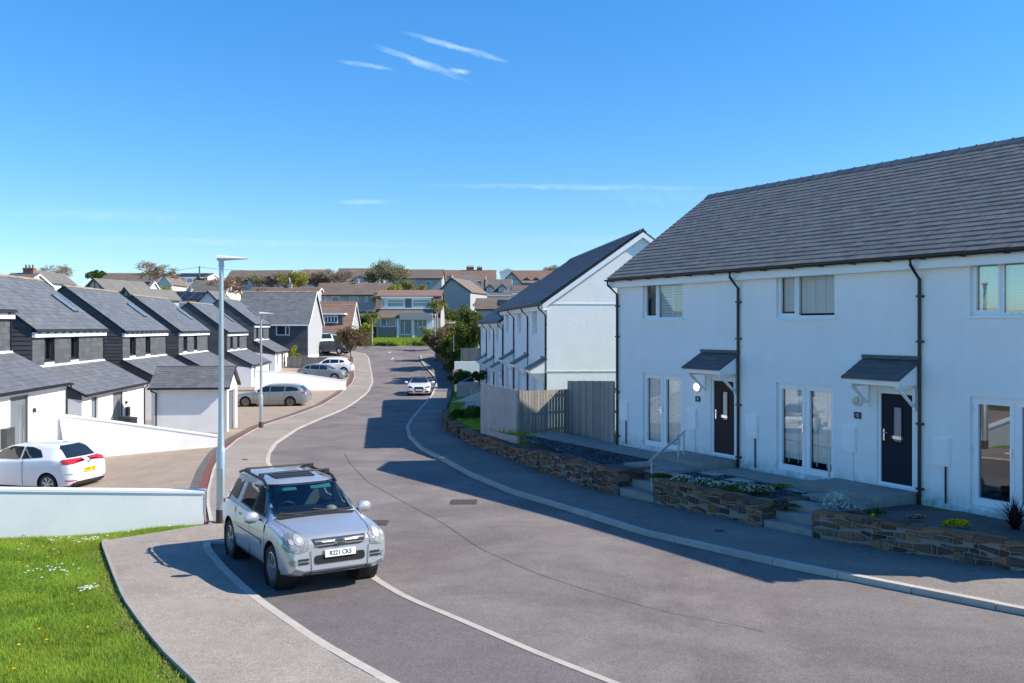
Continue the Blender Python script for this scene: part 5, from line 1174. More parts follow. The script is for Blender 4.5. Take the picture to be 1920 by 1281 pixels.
# ------------------------------------------------------------ cars
def car(kind, label, loc, yaw, p, group='parked cars', pitch=0):
    o = empty(kind, loc, 0, label, 'car', group); o.rotation_euler = (0, pitch, yaw)
    L, W_ = p['L'] / 2, p['W'] / 2; zb = p.get('zb', .2)
    top = p['top']; bt = p['belt']; hw = p['hw']; rw = p['rw']
    def ip(c, x): xs = sorted(c); A_ = [a for a, _ in xs]; B_ = [b for _, b in xs]; return sum(float(np.interp(x + d_, A_, B_)) * w_ for d_, w_ in ((-.07, .15), (-.035, .22), (0, .26), (.035, .22), (.07, .15)))
    xs = sorted(set([round(v, 3) for v in np.linspace(-L, L, 84)] + [round(a, 3) for a, _ in top]))
    rings = []
    for x in xs:
        T = ip(top, x); w = ip(hw, x) * W_; B = min(ip(bt, x), T - .035); r = ip(rw, x) * W_; r = min(r, w * .985)
        zl = ip(p['low'], x) if 'low' in p else zb
        cr = .05 if T > B + .3 else .03
        R_ = [(0, zl), (w * .78, zl), (w * .955, zl + .05), (w * .99, zl + .16), (w, (zl + B) * .52), (w * .995, B - .10), (w * .975, B - .015), (w * .955, B)]
        for v in (.12, .5, .9): R_.append((w * .955 + (r - w * .955) * v, B + (T - cr * 1.6 - B) * v))
        R_ += [(r * .97, T - cr), (r * .88, T - cr * .6), (r * .5, T - cr * .15), (0, T)]
        rings.append([(x, y, z) for y, z in R_] + [(x, -y, z) for y, z in R_[-2:0:-1]])
    m = MB(); n = len(rings[0])
    for r in rings: m.v.extend(r)
    for i in range(len(rings) - 1):
        for k in range(n): m.f.append((i * n + k, i * n + (k + 1) % n, (i + 1) * n + (k + 1) % n, (i + 1) * n + k)); m.u.append((.5, .5))
    m.f.append(tuple(range(n))[::-1]); m.u.append((.5, .5)); m.f.append(tuple((len(rings) - 1) * n + k for k in range(n))); m.u.append((.5, .5))
    me = bpy.data.meshes.new('t'); me.from_pydata(m.v, [], m.f); bm = bmesh.new(); bm.from_mesh(me); bmesh.ops.recalc_face_normals(bm, faces=bm.faces); bm.to_mesh(me); bm.free()
    body = bpy.data.objects.new('body', me); COL.objects.link(body)
    wr = p['wr']; ar = p.get('ar', wr + .055); cut = MB()
    for ax_ in p['axles']:
        for s in (1, -1): cut.lathe([(0, s * W_ * .58), (ar, s * W_ * .58), (ar, s * W_ * 1.3), (0, s * W_ * 1.3)][::s], 'Y', 32, (ax_, 0, wr))
    cm = bpy.data.meshes.new('c'); cm.from_pydata(cut.v, [], cut.f); bm = bmesh.new(); bm.from_mesh(cm); bmesh.ops.remove_doubles(bm, verts=bm.verts, dist=1e-4); bmesh.ops.recalc_face_normals(bm, faces=bm.faces); bm.to_mesh(cm); bm.free()
    co = bpy.data.objects.new('c', cm); COL.objects.link(co)
    me.materials.append(MT[p['paint']]); me.materials.append(MT['dark']); cuts = [co]
    for prism_ in p.get('cabin', ()):
        q = MB(); q.prism(prism_[0], prism_[1]); m3 = bpy.data.meshes.new('c'); m3.from_pydata(q.v, [], q.f); bm = bmesh.new(); bm.from_mesh(m3); bmesh.ops.remove_doubles(bm, verts=bm.verts, dist=1e-4); bmesh.ops.recalc_face_normals(bm, faces=bm.faces); bm.to_mesh(m3); bm.free()
        c3 = bpy.data.objects.new('c', m3); COL.objects.link(c3); cuts.append(c3)
    for c3 in cuts:
        c3.data.materials.append(MT[p['paint']]); c3.data.materials.append(MT['dark'])
        for f in c3.data.polygons: f.material_index = 1
        md = body.modifiers.new('b', 'BOOLEAN'); md.object = c3; md.operation = 'DIFFERENCE'; md.solver = 'EXACT'
    dg = bpy.context.evaluated_depsgraph_get(); dg.update(); me2 = bpy.data.meshes.new_from_object(body.evaluated_get(dg)); bpy.data.objects.remove(body)
    for c3 in cuts: bpy.data.objects.remove(c3)
    tree_src = bmesh.new(); tree_src.from_mesh(me); bvh = BVHTree.FromBMesh(tree_src); tree_src.free()
    bm = bmesh.new(); bm.from_mesh(me2)
    for e in bm.edges: e.smooth = not (len(e.link_faces) == 2 and e.calc_face_angle(0) > R(38))
    for f in bm.faces: f.smooth = True
    bm.to_mesh(me2); bm.free(); me2.name = 'body'
    body = bpy.data.objects.new('body', me2); COL.objects.link(body); body.parent = o
    AX = {'front': (Vector((L + 2, 0, 0)), Vector((-1, 0, 0)), lambda a, b: Vector((0, a, b))), 'rear': (Vector((-L - 2, 0, 0)), Vector((1, 0, 0)), lambda a, b: Vector((0, a, b))),
          'left': (Vector((0, W_ + 2, 0)), Vector((0, -1, 0)), lambda a, b: Vector((a, 0, b))), 'right': (Vector((0, -W_ - 2, 0)), Vector((0, 1, 0)), lambda a, b: Vector((a, 0, b))),
          'top': (Vector((0, 0, 4)), Vector((0, 0, -1)), lambda a, b: Vector((a, b, 0)))}
    def drape(name, face, poly, mat, off=.012, parent=body, n=9, fine=.045):
        off = max(off, .012)
        o0, d, f2 = AX[face]; pts = []
        for i in range(len(poly)):
            a, b_ = Vector(poly[i]), Vector(poly[(i + 1) % len(poly)]); k = max(1, int((b_ - a).length / fine))
            for j in range(k): pts.append(a.lerp(b_, j / k))
        c = sum(pts, Vector((0, 0))) / len(pts); V = []; ok = True
        def hit(q):
            h = bvh.ray_cast(o0 + f2(q.x, q.y), d)
            if h[0] is None: return None
            nn = h[1]; nn = nn if nn.dot(d) < 0 else -nn; return h[0] + nn * off
        for r in range(n):
            s = 1 - r / n
            for q in pts: V.append(hit(c + (q - c) * s))
        V.append(hit(c)); last = None
        for i, v in enumerate(V):
            if v is None: V[i] = last or next(x for x in V if x is not None)
            last = V[i]
        m = MB(); m.v = [tuple(v) for v in V]; k = len(pts)
        for r in range(n - 1):
            for j in range(k): m.f.append((r * k + j, r * k + (j + 1) % k, (r + 1) * k + (j + 1) % k, (r + 1) * k + j)); m.u.append((.5, .5))
        for j in range(k): m.f.append(((n - 1) * k + j, (n - 1) * k + (j + 1) % k, n * k)); m.u.append((.5, .5))
        return m.build(name, MT[mat], parent, smooth=30)
    p['detail'](o, body, drape, L, W_)
    rimm = MT[p.get('rim', 'rim')]; ww = p.get('ww', .2)
    first = None
    for ax_ in p['axles']:
        for s in (1, -1):
            wl = empty('wheel', (ax_, s * (W_ - ww / 2 - .02), wr)); wl.parent = o; r_ = wr * .68
            if s < 0: wl.rotation_euler = (0, 0, math.pi)
            if first is None:
                t = MB(); t.lathe([(r_ * .92, -ww / 2), (wr * .95, -ww / 2), (wr, -ww / 2 + .03), (wr, ww / 2 - .03), (wr * .95, ww / 2), (r_ * 1.02, ww / 2 + .002), (r_ * .98, ww / 2 - .02)], 'Y', 36); t_o = t.build('tyre', MT['rubber'], wl, smooth=35)
                t = MB(); t.lathe([(r_, ww / 2 - .005), (r_ * .93, ww / 2), (r_ * .9, ww / 2 - .06), (r_ * .3, ww / 2 - .07)], 'Y', 36)
                ns = p.get('spokes', 5)
                for k in range(ns):
                    a = 2 * math.pi * k / ns + .3; 
                    for da in (-.09, .09):
                        c_, s_ = math.cos(a + da), math.sin(a + da); tx = Vector((-s_, 0, c_)) * r_ * .07
                        q0 = Vector((c_, 0, s_)) * r_ * .16; q1 = Vector((c_, 0, s_)) * r_ * .95; h0 = Vector((0, ww / 2 - .05, 0)); h1 = Vector((0, ww / 2 - .008, 0))
                        t.hexa([q0 - tx + h0, q1 - tx * .8 + h0, q1 + tx * .8 + h0, q0 + tx + h0, q0 - tx + h1, q1 - tx * .8 + h1, q1 + tx * .8 + h1, q0 + tx + h1])
                t.lathe([(0, ww / 2 + .004), (r_ * .17, ww / 2), (r_ * .2, ww / 2 - .05)], 'Y', 16); r_o = t.build('rim', rimm, wl, smooth=35)
                t = MB(); t.lathe([(r_ * .92, ww / 2 - .09), (0, ww / 2 - .09)], 'Y', 24); b_o = t.build('brake_disc', MT['trim'], wl); first = (t_o, r_o, b_o)
            else:
                for q in first: c = q.copy(); COL.objects.link(c); c.parent = wl
            t = MB(); R2 = ar - .004; t.lathe([(0, -.32 + .0), (R2, -.32), (R2, .02)], 'Y', 28, (0, 0, 0)); lo = t.build('arch_liner', MT['dark'], body, smooth=35); lo.location = (ax_, s * (W_ * .995 - .03), wr); lo.rotation_euler = (0, 0, 0 if s > 0 else math.pi)
    return o
def plate(body, drape, face, L, y, z, mat, txt, w=.52, h=.11, tilt=0, xo=0):
    s = 1 if face == 'front' else -1; x = s * (L + xo); m = MB(); m.box(min(x, x + s * .02), max(x, x + s * .02), y - w / 2, y + w / 2, z - h / 2, z + h / 2); po = m.build('number_plate', MT[mat], body)
    if txt:
        rot = Matrix.Rotation(R(90) * s, 4, 'Z') @ Matrix.Rotation(R(90), 4, 'X')
        font_obj('plate_characters', txt, .098, MT['ink'], po, Matrix.Translation((x + s * .022, y - s * (-.0 if s < 0 else 0), z)) @ rot, .001, .92)
    return po
def mirror(o, x, y, z, mat, s):
    m = MB(); m.lathe([(0, .10), (.06, .09), (.095, .04), (.10, -.04), (.07, -.09), (0, -.10)], 'Y', 14, (0, 0, 0)); q = m.build('door_mirror', MT[mat], o, smooth=50); q.location = (x, y + s * .14, z); q.scale = (.75, 1.25, 1.0)
    m = MB(); m.tube([(x - .02, y - s * .03, z - .06), (x, y + s * .08, z - .02)], .02, 6); m.build('mirror_arm', MT['trim'], o)
def rr(x0, x1, y0, y1, r=.3):
    """rounded rectangle outline"""
    w, h = (x1 - x0), (y1 - y0); k = r * min(w, h); P = []
    for cx_, cy_, a0 in ((x1 - k, y1 - k, 0), (x0 + k, y1 - k, 90), (x0 + k, y0 + k, 180), (x1 - k, y0 + k, 270)):
        for j in range(4): a = R(a0 + j * 30); P.append((cx_ + k * math.cos(a), cy_ + k * math.sin(a)))
    return P
def both(drape, name, poly, mat, **k): drape(name, 'left', poly, mat, **k); drape(name, 'right', poly, mat, **k)
def seams(drape, xs, z0, z1, xo=0):
    for x in xs: both(drape, 'door_gap', [(x, z0), (x + .012, z0), (x + .012 + xo, z1), (x + xo, z1)], 'trim', off=.002, n=2)
# -- the silver car in front
def suv_detail(o, body, drape, L, W_):
    drape('windscreen_border', 'front', rr(-.72, .72, 1.085, 1.515, .14), 'cabin_glass', n=14)
    for (q, nm_) in (([(-.71, 1.09), (.71, 1.09), (.70, 1.115), (-.70, 1.115)], 'a'), ([(-.62, 1.512), (.62, 1.512), (.63, 1.495), (-.63, 1.495)], 'b')): drape('windscreen_seal', 'front', q, 'trim', off=.016, n=3)
    for s in (1, -1):
        z = MB(); z.box(-.35, .12, s * .36 - .24, s * .36 + .24, .78, .95); z.hexa([(-.45, s * .36 - .23, .9), (-.28, s * .36 - .23, .9), (-.28, s * .36 + .23, .9), (-.45, s * .36 + .23, .9), (-.62, s * .36 - .2, 1.36), (-.50, s * .36 - .2, 1.36), (-.50, s * .36 + .2, 1.36), (-.62, s * .36 + .2, 1.36)]); z.box(-.66, -.56, s * .36 - .12, s * .36 + .12, 1.34, 1.47); z.build('seat', MT['seat'], o, smooth=30)
        z = MB(); z.hexa([(.40, s * .32 - .19, 1.41), (.40, s * .32 + .19, 1.41), (.28, s * .32 + .19, 1.48), (.28, s * .32 - .19, 1.48), (.41, s * .32 - .19, 1.42), (.41, s * .32 + .19, 1.42), (.29, s * .32 + .19, 1.49), (.29, s * .32 - .19, 1.49)]); z.build('sun_visor', MT['visor'], o)
    z = MB(); z.hexa([(.62, -.6, .9), (.95, -.6, .9), (.95, .6, .9), (.62, .6, .9), (.60, -.6, 1.08), (.88, -.6, 1.10), (.88, .6, 1.10), (.60, .6, 1.08)]); z.build('dashboard', MT['seat'], o)
    z = MB(); z.tube([(.50 + .05 * math.sin(a_ * .5236), -.36 + .19 * math.cos(a_ * .5236), 1.08 + .17 * math.sin(a_ * .5236)) for a_ in range(13)], .018, 6); z.build('steering_wheel', MT['trim'], o, smooth=50)
    z = MB(); z.lathe([(.0, .07), (.07, .055), (.11, .02), (.115, 0), (.13, 0)], 'Z', 16, (.74, .38, 1.09)); z.build('cap_on_dashboard', MT['lamp_off'], o, smooth=50)
    ws = drape('wiper_panel', 'top', [(1.10, -.66), (1.10, .66), (1.02, .70), (1.00, -.70)], 'trim', n=2)
    for s in (1, -1):
        nm = 'left' if s > 0 else 'right'
        drape('front_side_window', nm, [(.90, 1.05), (.12, 1.075), (.10, 1.475), (.34, 1.475), (.60, 1.33)], 'cabin_glass')
        drape('rear_side_window', nm, [(.05, 1.075), (-.72, 1.105), (-.80, 1.465), (.04, 1.475)], 'cabin_glass')
        drape('quarter_window', nm, [(-.98, 1.12), (-1.62, 1.18), (-1.50, 1.43), (-1.02, 1.46)], 'car_glass')
        drape('pillar_trim', nm, [(.10, 1.07), (.05, 1.07), (.04, 1.48), (.10, 1.48)], 'trim', off=.003, n=2)
        drape('headlamp', 'front', [(s * .87, .79), (s * .84, .90), (s * .74, .955), (s * .60, .95), (s * .51, .88), (s * .53, .735), (s * .66, .71), (s * .84, .715)], 'lamp', off=.012)
        drape('indicator', 'front', rr(min(s * .60, s * .80), max(s * .60, s * .80), .745, .785, .4), 'amber' if 0 else 'lamp', off=.016, n=2)
        circ = lambda cy, cz, r: [(cy + r * math.cos(k * .5236), cz + r * math.sin(k * .5236)) for k in range(12)]
        drape('headlamp_reflector', 'front', circ(s * .66, .875, .07), 'reflector', off=.018, n=4, fine=.02); drape('headlamp_bulb', 'front', circ(s * .66, .875, .03), 'plate_w', off=.022, n=3, fine=.02); drape('headlamp_reflector', 'front', circ(s * .77, .855, .035), 'reflector', off=.018, n=3, fine=.02)
        drape('fog_lamp', 'front', rr(min(s * .72, s * .82), max(s * .72, s * .82), .51, .60, .4), 'lamp', off=.012, n=2)
        for z in (.52, .575): drape('bumper_slot', 'front', rr(min(s * .52, s * .70), max(s * .52, s * .70), z, z + .035, .3), 'trim', off=.008, n=2)
        drape('sill_cladding', nm, [(.85, .25), (-.85, .25), (-.85, .33), (.85, .33)], 'trim', off=.02, n=3)
        drape('side_moulding', nm, [(.78, .60), (-.80, .60), (-.80, .69), (.78, .69)], 'silver', off=.02, n=3)
        for x in (.25, -.62): drape('door_handle', nm, rr(x - .09, x + .09, .90, .945, .4), 'silver', off=.03, n=3)
        drape('rear_lamp', 'rear', [(s * .70, .95), (s * .86, .95), (s * .82, 1.2), (s * .72, 1.2)], 'lamp_red', off=.01)
        mirror(body, .70, s * (W_ + .00), 1.07, 'silver', s)
        r = MB(); r.tube([(.30, s * .635, 1.50), (.08, s * .635, 1.585), (-1.25, s * .625, 1.605), (-1.55, s * .61, 1.54)], .026, 8); r.build('roof_rail', MT['trim'], o, smooth=40)
    for x in (-.12, -1.0):
        r = MB(); r.tube([(x, -.66, 1.665), (x, .66, 1.665)], .017, 8); bo = r.build('roof_bar', MT['trim'], o, smooth=40)
        for s in (1, -1): r = MB(); r.box(x - .05, x + .05, s * .615 - .04, s * .615 + .04, 1.60, 1.67); r.build('bar_foot', MT['trim'], bo)
    drape('sunroof', 'top', rr(-.66, .0, -.38, .38, .12), 'trim', n=5)
    seams(drape, (.95, .06, -.86), .36, 1.04)
    drape('bonnet_gap', 'top', [(1.05, -.74), (1.05, .74), (1.035, .74), (1.035, -.74)], 'trim', off=.003, n=2)
    for s in (1, -1): drape('bonnet_gap', 'top', [(1.05, s * .74), (1.95, s * .60), (1.95, s * .59), (1.05, s * .73)], 'trim', off=.003, n=2)
    gl_ = drape('grille', 'front', [(-.46, .885), (.46, .885), (.41, .775), (.34, .755), (-.34, .755), (-.41, .775)], 'trim', off=.008)
    for z in (.785, .835): drape('grille_bar', 'front', [(-.42, z), (.42, z), (.42, z + .018), (-.42, z + .018)], 'rim', off=.02, n=2)
    em = MB(); em.lathe([(0, .03), (.062, .028), (.075, .0)], 'X', 24); eo = em.build('badge', MT['chrome'], body, smooth=40); eo.scale = (1, 1.5, .72); eo.location = (L + .008, 0, .82)
    em = MB(); em.lathe([(0, .034), (.056, .033)], 'X', 24); e2 = em.build('badge_field', MT['trim'], eo)
    font_obj('badge_letters', 'KIA', .07, MT['chrome'], eo, Matrix.Translation((.036, 0, 0)) @ Matrix.Rotation(R(90), 4, 'Z') @ Matrix.Rotation(R(90), 4, 'X'), .002, 1)
    drape('lower_grille', 'front', rr(-.43, .43, .50, .64, .3), 'dark', off=.008)
    drape('number_plate_mount', 'front', [(-.28, .60), (.28, .60), (.28, .72), (-.28, .72)], 'silver', off=.01, n=2)
    plate(body, drape, 'front', L, .0, .655, 'plate_w', 'R221 CKS', xo=.02)
    drape('skid_plate', 'front', [(-.62, .26), (.62, .26), (.60, .36), (-.60, .36)], 'silver', off=.01)
    for s in (1, -1): drape('bumper_seam', 'front', [(s * .47, .34), (s * .48, .34), (s * .50, .72), (s * .49, .72)], 'trim', off=.012, n=2)
    drape('bumper_lip', 'front', [(-.60, .325), (.60, .325), (.56, .36), (-.56, .36)], 'trim', off=.012, n=3)
    for (a, b_) in (((1.03, .62, 1.075), (.93, -.02, 1.155)), ((1.06, -.05, 1.065), (.95, -.62, 1.135))):
        m = MB(); m.tube([a, b_], .012, 6); m.build('wiper', MT['trim'], body)
suv = dict(L=4.35, W=1.78, zb=.24, wr=.35, ar=.42, ww=.225, axles=(1.30, -1.33), paint='silver', spokes=5,
           top=[(2.175, .80), (2.14, .90), (2.06, .935), (1.9, .965), (1.5, 1.015), (1.08, 1.065), (1.0, 1.09), (.55, 1.39), (.32, 1.53), (.1, 1.58), (-.5, 1.605), (-1.3, 1.59), (-1.62, 1.545), (-1.78, 1.44), (-2.02, 1.10), (-2.12, 1.0), (-2.175, .85)],
           belt=[(2.175, .70), (2.05, .86), (1.5, .955), (1.0, 1.00), (0, 1.04), (-1.4, 1.08), (-2.175, 1.0)],
           hw=[(2.175, .84), (2.13, .92), (2.0, .97), (1.75, .995), (1.3, 1.0), (-1.5, 1.0), (-1.95, .96), (-2.12, .88), (-2.175, .78)],
           rw=[(2.175, .66), (2.0, .85), (1.05, .875), (.3, .72), (-1.2, .71), (-1.8, .69), (-2.1, .8), (-2.175, .75)],
           low=[(2.175, .44), (2.1, .33), (1.7, .25), (-1.7, .24), (-2.1, .34), (-2.175, .45)], detail=suv_detail,
           cabin=[([(-1.65, -.62, .80), (.90, -.62, .80), (.90, .62, .80), (-1.65, .62, .80)], (0, 0, .22)), ([(-1.5, -.58, 1.0), (.15, -.58, 1.0), (.15, .58, 1.0), (-1.5, .58, 1.0)], (0, 0, .52)),
                  ([(.0, -.68, 1.105), (.0, .68, 1.105), (.0, .61, 1.495), (.0, -.61, 1.495)], (1.4, 0, 0)),
                  ([(.80, -1.2, 1.08), (.14, -1.2, 1.10), (.13, -1.2, 1.45), (.33, -1.2, 1.45), (.53, -1.2, 1.33)], (0, 2.4, 0)), ([(.02, -1.2, 1.10), (-.68, -1.2, 1.13), (-.75, -1.2, 1.44), (.02, -1.2, 1.45)], (0, 2.4, 0))])
yaw = math.atan2(-.857, .515)
sg = (g(14.9) + g(17.2)) / 2
sportage = car('silver_suv', 'silver four wheel drive car with roof bars parked in the front bay', (-3.68, 16.25, sg + .003), yaw, suv, pitch=-.012); sportage.scale = (.94, .935, .955)
# -- white three-door hatchback
def hatch_detail(o, body, drape, L, W_):
    drape('rear_window', 'rear', [(-.60, 1.03), (.60, 1.03), (.52, 1.30), (.40, 1.36), (-.40, 1.36), (-.52, 1.30)], 'car_glass')
    drape('windscreen', 'front', rr(-.62, .62, 1.0, 1.34, .2), 'car_glass')
    for s in (1, -1):
        nm = 'left' if s > 0 else 'right'
        drape('door_window', nm, [(.72, .98), (-.30, 1.0), (-.28, 1.33), (.10, 1.33), (.42, 1.22)], 'car_glass')
        drape('rear_side_window', nm, [(-.36, 1.0), (-1.06, 1.06), (-.88, 1.24), (-.60, 1.32), (-.34, 1.33)], 'car_glass')
        drape('tail_lamp', 'rear', [(s * .82, .88), (s * .80, .98), (s * .62, .99), (s * .50, .95), (s * .58, .88)], 'lamp_red', off=.012)
        drape('tail_lamp_side', nm, [(-1.95, .87), (-1.74, .92), (-1.66, 1.0), (-1.92, 1.01)], 'lamp_red', off=.01)
        drape('reflector', 'rear', rr(min(s * .55, s * .80), max(s * .55, s * .80), .40, .43, .4), 'lamp_red', off=.01, n=2)
        drape('headlamp', 'front', [(s * .80, .70), (s * .75, .84), (s * .50, .80), (s * .52, .68)], 'lamp')
        drape('door_handle', nm, rr(-.36, -.20, .86, .895, .4), 'carwhite', off=.03, n=3)
        mirror(body, .62, s * W_, .98, 'trim' if 0 else 'carwhite', s)
    seams(drape, (-.42, .85), .28, .96)
    drape('rear_valance', 'rear', [(-.72, .24), (.72, .24), (.66, .38), (-.66, .38)], 'trim')
    drape('lower_bumper_gap', 'rear', [(-.8, .60), (.8, .60), (.8, .607), (-.8, .607)], 'trim', off=.003, n=2)
    em = MB(); em.lathe([(0, -.0), (.05, .0)], 'X', 16); e = em.build('badge', MT['chrome'], body); e.location = (-L - .012, 0, .93); 
    plate(body, drape, 'rear', L, 0, .68, 'plate_y', 'KW61 DLF', xo=-.0)
    m = MB(); m.tube([(-.75, 0, 1.42), (-.95, 0, 1.60)], .006, 5); m.build('aerial', MT['trim'], body)
    m = MB(); m.tube([(-1.62, .02, 1.10), (-1.58, -.40, 1.13)], .011, 6); m.build('rear_wiper', MT['trim'], body)
hatch = dict(L=4.04, W=1.70, zb=.18, wr=.30, ar=.345, ww=.2, axles=(1.22, -1.25), paint='carwhite', spokes=7,
             top=[(2.02, .62), (1.97, .76), (1.8, .86), (1.3, .96), (.95, 1.02), (.85, 1.06), (.25, 1.36), (0, 1.41), (-.5, 1.43), (-1.15, 1.41), (-1.35, 1.38), (-1.50, 1.28), (-1.72, 1.04), (-1.85, .99), (-1.98, .92), (-2.02, .72)],
             belt=[(2.02, .56), (1.9, .72), (1.3, .86), (.85, .92), (-.5, .97), (-1.4, 1.02), (-2.02, .94)],
             hw=[(2.02, .68), (1.95, .84), (1.7, .95), (1.3, 1.0), (-1.4, 1.0), (-1.75, .97), (-1.95, .90), (-2.02, .78)],
             rw=[(2.02, .55), (1.8, .8), (.9, .86), (.1, .68), (-1.2, .64), (-1.55, .66), (-1.8, .8), (-2.02, .72)],
             low=[(2.02, .36), (1.9, .22), (1.6, .18), (-1.6, .18), (-1.95, .24), (-2.02, .34)], detail=hatch_detail)
hy = R(166); car('white_hatchback', 'white three door hatchback with yellow rear plate on the front left drive', (-14.35, 28.35, -4.84), hy, hatch)
# -- grey estate car
def estate_detail(o, body, drape, L, W_):
    for s in (1, -1):
        nm = 'left' if s > 0 else 'right'
        drape('front_side_window', nm, [(.85, .99), (-.02, 1.01), (-.02, 1.34), (.25, 1.34), (.55, 1.22)], 'car_glass')
        drape('rear_side_window', nm, [(-.08, 1.01), (-.98, 1.03), (-1.0, 1.35), (-.08, 1.35)], 'car_glass')
        drape('quarter_window', nm, [(-1.05, 1.03), (-1.95, 1.08), (-1.78, 1.26), (-1.45, 1.33), (-1.06, 1.34)], 'car_glass')
        drape('tail_lamp', nm, [(-2.42, .92), (-2.2, .90), (-2.12, .97), (-2.22, 1.0), (-2.24, 1.12), (-2.32, 1.1)], 'lamp_red', off=.012)
        drape('headlamp', nm, [(2.35, .68), (2.08, .70), (2.02, .77), (2.3, .78)], 'lamp')
        mirror(body, .78, s * W_, 1.0, 'cargrey', s)
        r = MB(); r.tube([(.2, s * .56, 1.44), (0, s * .57, 1.475), (-1.5, s * .56, 1.47), (-1.7, s * .55, 1.43)], .014, 6); r.build('roof_rail', MT['rim'], o, smooth=40)
        for x in (.12, -.85): drape('door_handle', nm, rr(x - .09, x + .09, .83, .86, .4), 'rim', off=.025, n=2)
        drape('sill_trim', nm, [(1.0, .30), (-1.0, .30), (-1.0, .33), (1.0, .33)], 'rim', off=.01, n=2)
    seams(drape, (.98, -.04, -1.02), .30, .98)
    drape('rear_window', 'rear', [(-.60, 1.06), (.60, 1.06), (.50, 1.36), (-.50, 1.36)], 'car_glass'); drape('windscreen', 'front', rr(-.66, .66, 1.0, 1.36, .2), 'car_glass')
estate = dict(L=4.92, W=1.88, zb=.17, wr=.345, ar=.39, ww=.22, axles=(1.55, -1.39), paint='cargrey', spokes=10, rim='rim_dark',
              top=[(2.46, .62), (2.42, .74), (2.2, .83), (1.6, .93), (1.15, .99), (1.05, 1.02), (.35, 1.38), (.1, 1.43), (-.4, 1.465), (-1.4, 1.45), (-1.85, 1.40), (-2.0, 1.34), (-2.25, 1.06), (-2.38, 1.0), (-2.46, .82)],
              belt=[(2.46, .56), (2.2, .72), (1.5, .86), (1.0, .93), (-1.0, .98), (-2.0, 1.02), (-2.46, .98)],
              hw=[(2.46, .66), (2.4, .82), (2.15, .95), (1.6, 1.0), (-1.7, 1.0), (-2.2, .95), (-2.4, .88), (-2.46, .8)],
              rw=[(2.46, .55), (2.2, .78), (1.05, .84), (.2, .66), (-1.7, .63), (-2.1, .7), (-2.46, .75)],
              low=[(2.46, .35), (2.3, .2), (-2.2, .2), (-2.46, .36)], detail=estate_detail)
car('grey_estate_car', 'grey green estate car side-on, parked on the drive behind the second lamp post', (-15.95, 63.2, -5.31), R(180), estate)
# -- grey crossover nose right, white suv behind, white coupe on the road
def side_detail(paint, lampx=1):
    def f(o, body, drape, L, W_):
        for s in (1, -1):
            nm = 'left' if s > 0 else 'right'
            drape('front_side_window', nm, [(.80, 1.02), (-.05, 1.05), (-.05, 1.40), (.20, 1.40), (.50, 1.26)], 'car_glass'); drape('rear_side_window', nm, [(-.11, 1.05), (-.85, 1.08), (-.88, 1.39), (-.11, 1.40)], 'car_glass')
            drape('quarter_window', nm, [(-.95, 1.08), (-1.45, 1.15), (-1.3, 1.32), (-.96, 1.38)], 'car_glass')
            drape('tail_lamp', nm, [(-L + .04, .93), (-L + .32, .96), (-L + .30, 1.06), (-L + .08, 1.06)], 'lamp_red', off=.012)
            drape('headlamp', nm, [(L - .05, .74), (L - .35, .80), (L - .40, .88), (L - .12, .84)], 'lamp'); drape('headlamp', 'front', [(s * .8, .74), (s * .76, .86), (s * .48, .82), (s * .50, .74)], 'lamp')
            mirror(body, .70, s * W_, 1.02, paint, s)
        seams(drape, (.9, -.08, -.95), .32, 1.0)
        drape('windscreen', 'front', rr(-.64, .64, 1.05, 1.42, .2), 'car_glass'); drape('rear_window', 'rear', rr(-.58, .58, 1.12, 1.40, .2), 'car_glass'); drape('grille', 'front', rr(-.40, .40, .62, .74, .3), 'trim'); drape('lower_grille', 'front', rr(-.5, .5, .36, .5, .3), 'trim')
    return f
def xover(L, H, W_, paint, rim='rim'):
    h = H; return dict(L=L, W=W_, zb=.2, wr=.34, ar=.39, ww=.21, axles=(L * .30, -L * .305), paint=paint, rim=rim,
        top=[(L / 2, .66), (L / 2 - .05, .80), (L / 2 - .2, .90), (1.5, .98), (1.05, 1.06), (.98, 1.09), (.25, h - .08), (0, h - .02), (-.5, h), (-1.3, h - .04), (-1.55, h - .12), (-L / 2 + .25, 1.12), (-L / 2 + .1, 1.04), (-L / 2, .85)],
        belt=[(L / 2, .6), (L / 2 - .2, .8), (1.0, .97), (-.8, 1.02), (-1.5, 1.06), (-L / 2, 1.0)], hw=[(L / 2, .68), (L / 2 - .07, .84), (L / 2 - .35, .96), (1.3, 1.0), (-1.5, 1.0), (-L / 2 + .1, .9), (-L / 2, .78)],
        rw=[(L / 2, .55), (L / 2 - .3, .8), (1.0, .86), (.1, .69), (-1.4, .66), (-L / 2 + .2, .75), (-L / 2, .72)], low=[(L / 2, .38), (L / 2 - .2, .22), (-L / 2 + .2, .24), (-L / 2, .4)], detail=side_detail(paint))
car('grey_crossover', 'silver grey crossover facing right above the sloping white wall', (px(605, 84.5), 84.5, dz_at(px(605, 84.5), 84.5) + .05), R(-4), xover(4.3, 1.52, 1.78, 'cargrey'))
car('white_suv', 'white family car partly hidden behind the silver grey crossover', (px(619, 89.5), 89.5, dz_at(px(619, 89.5), 89.5) + .15), R(184), xover(4.45, 1.62, 1.82, 'carwhite'))
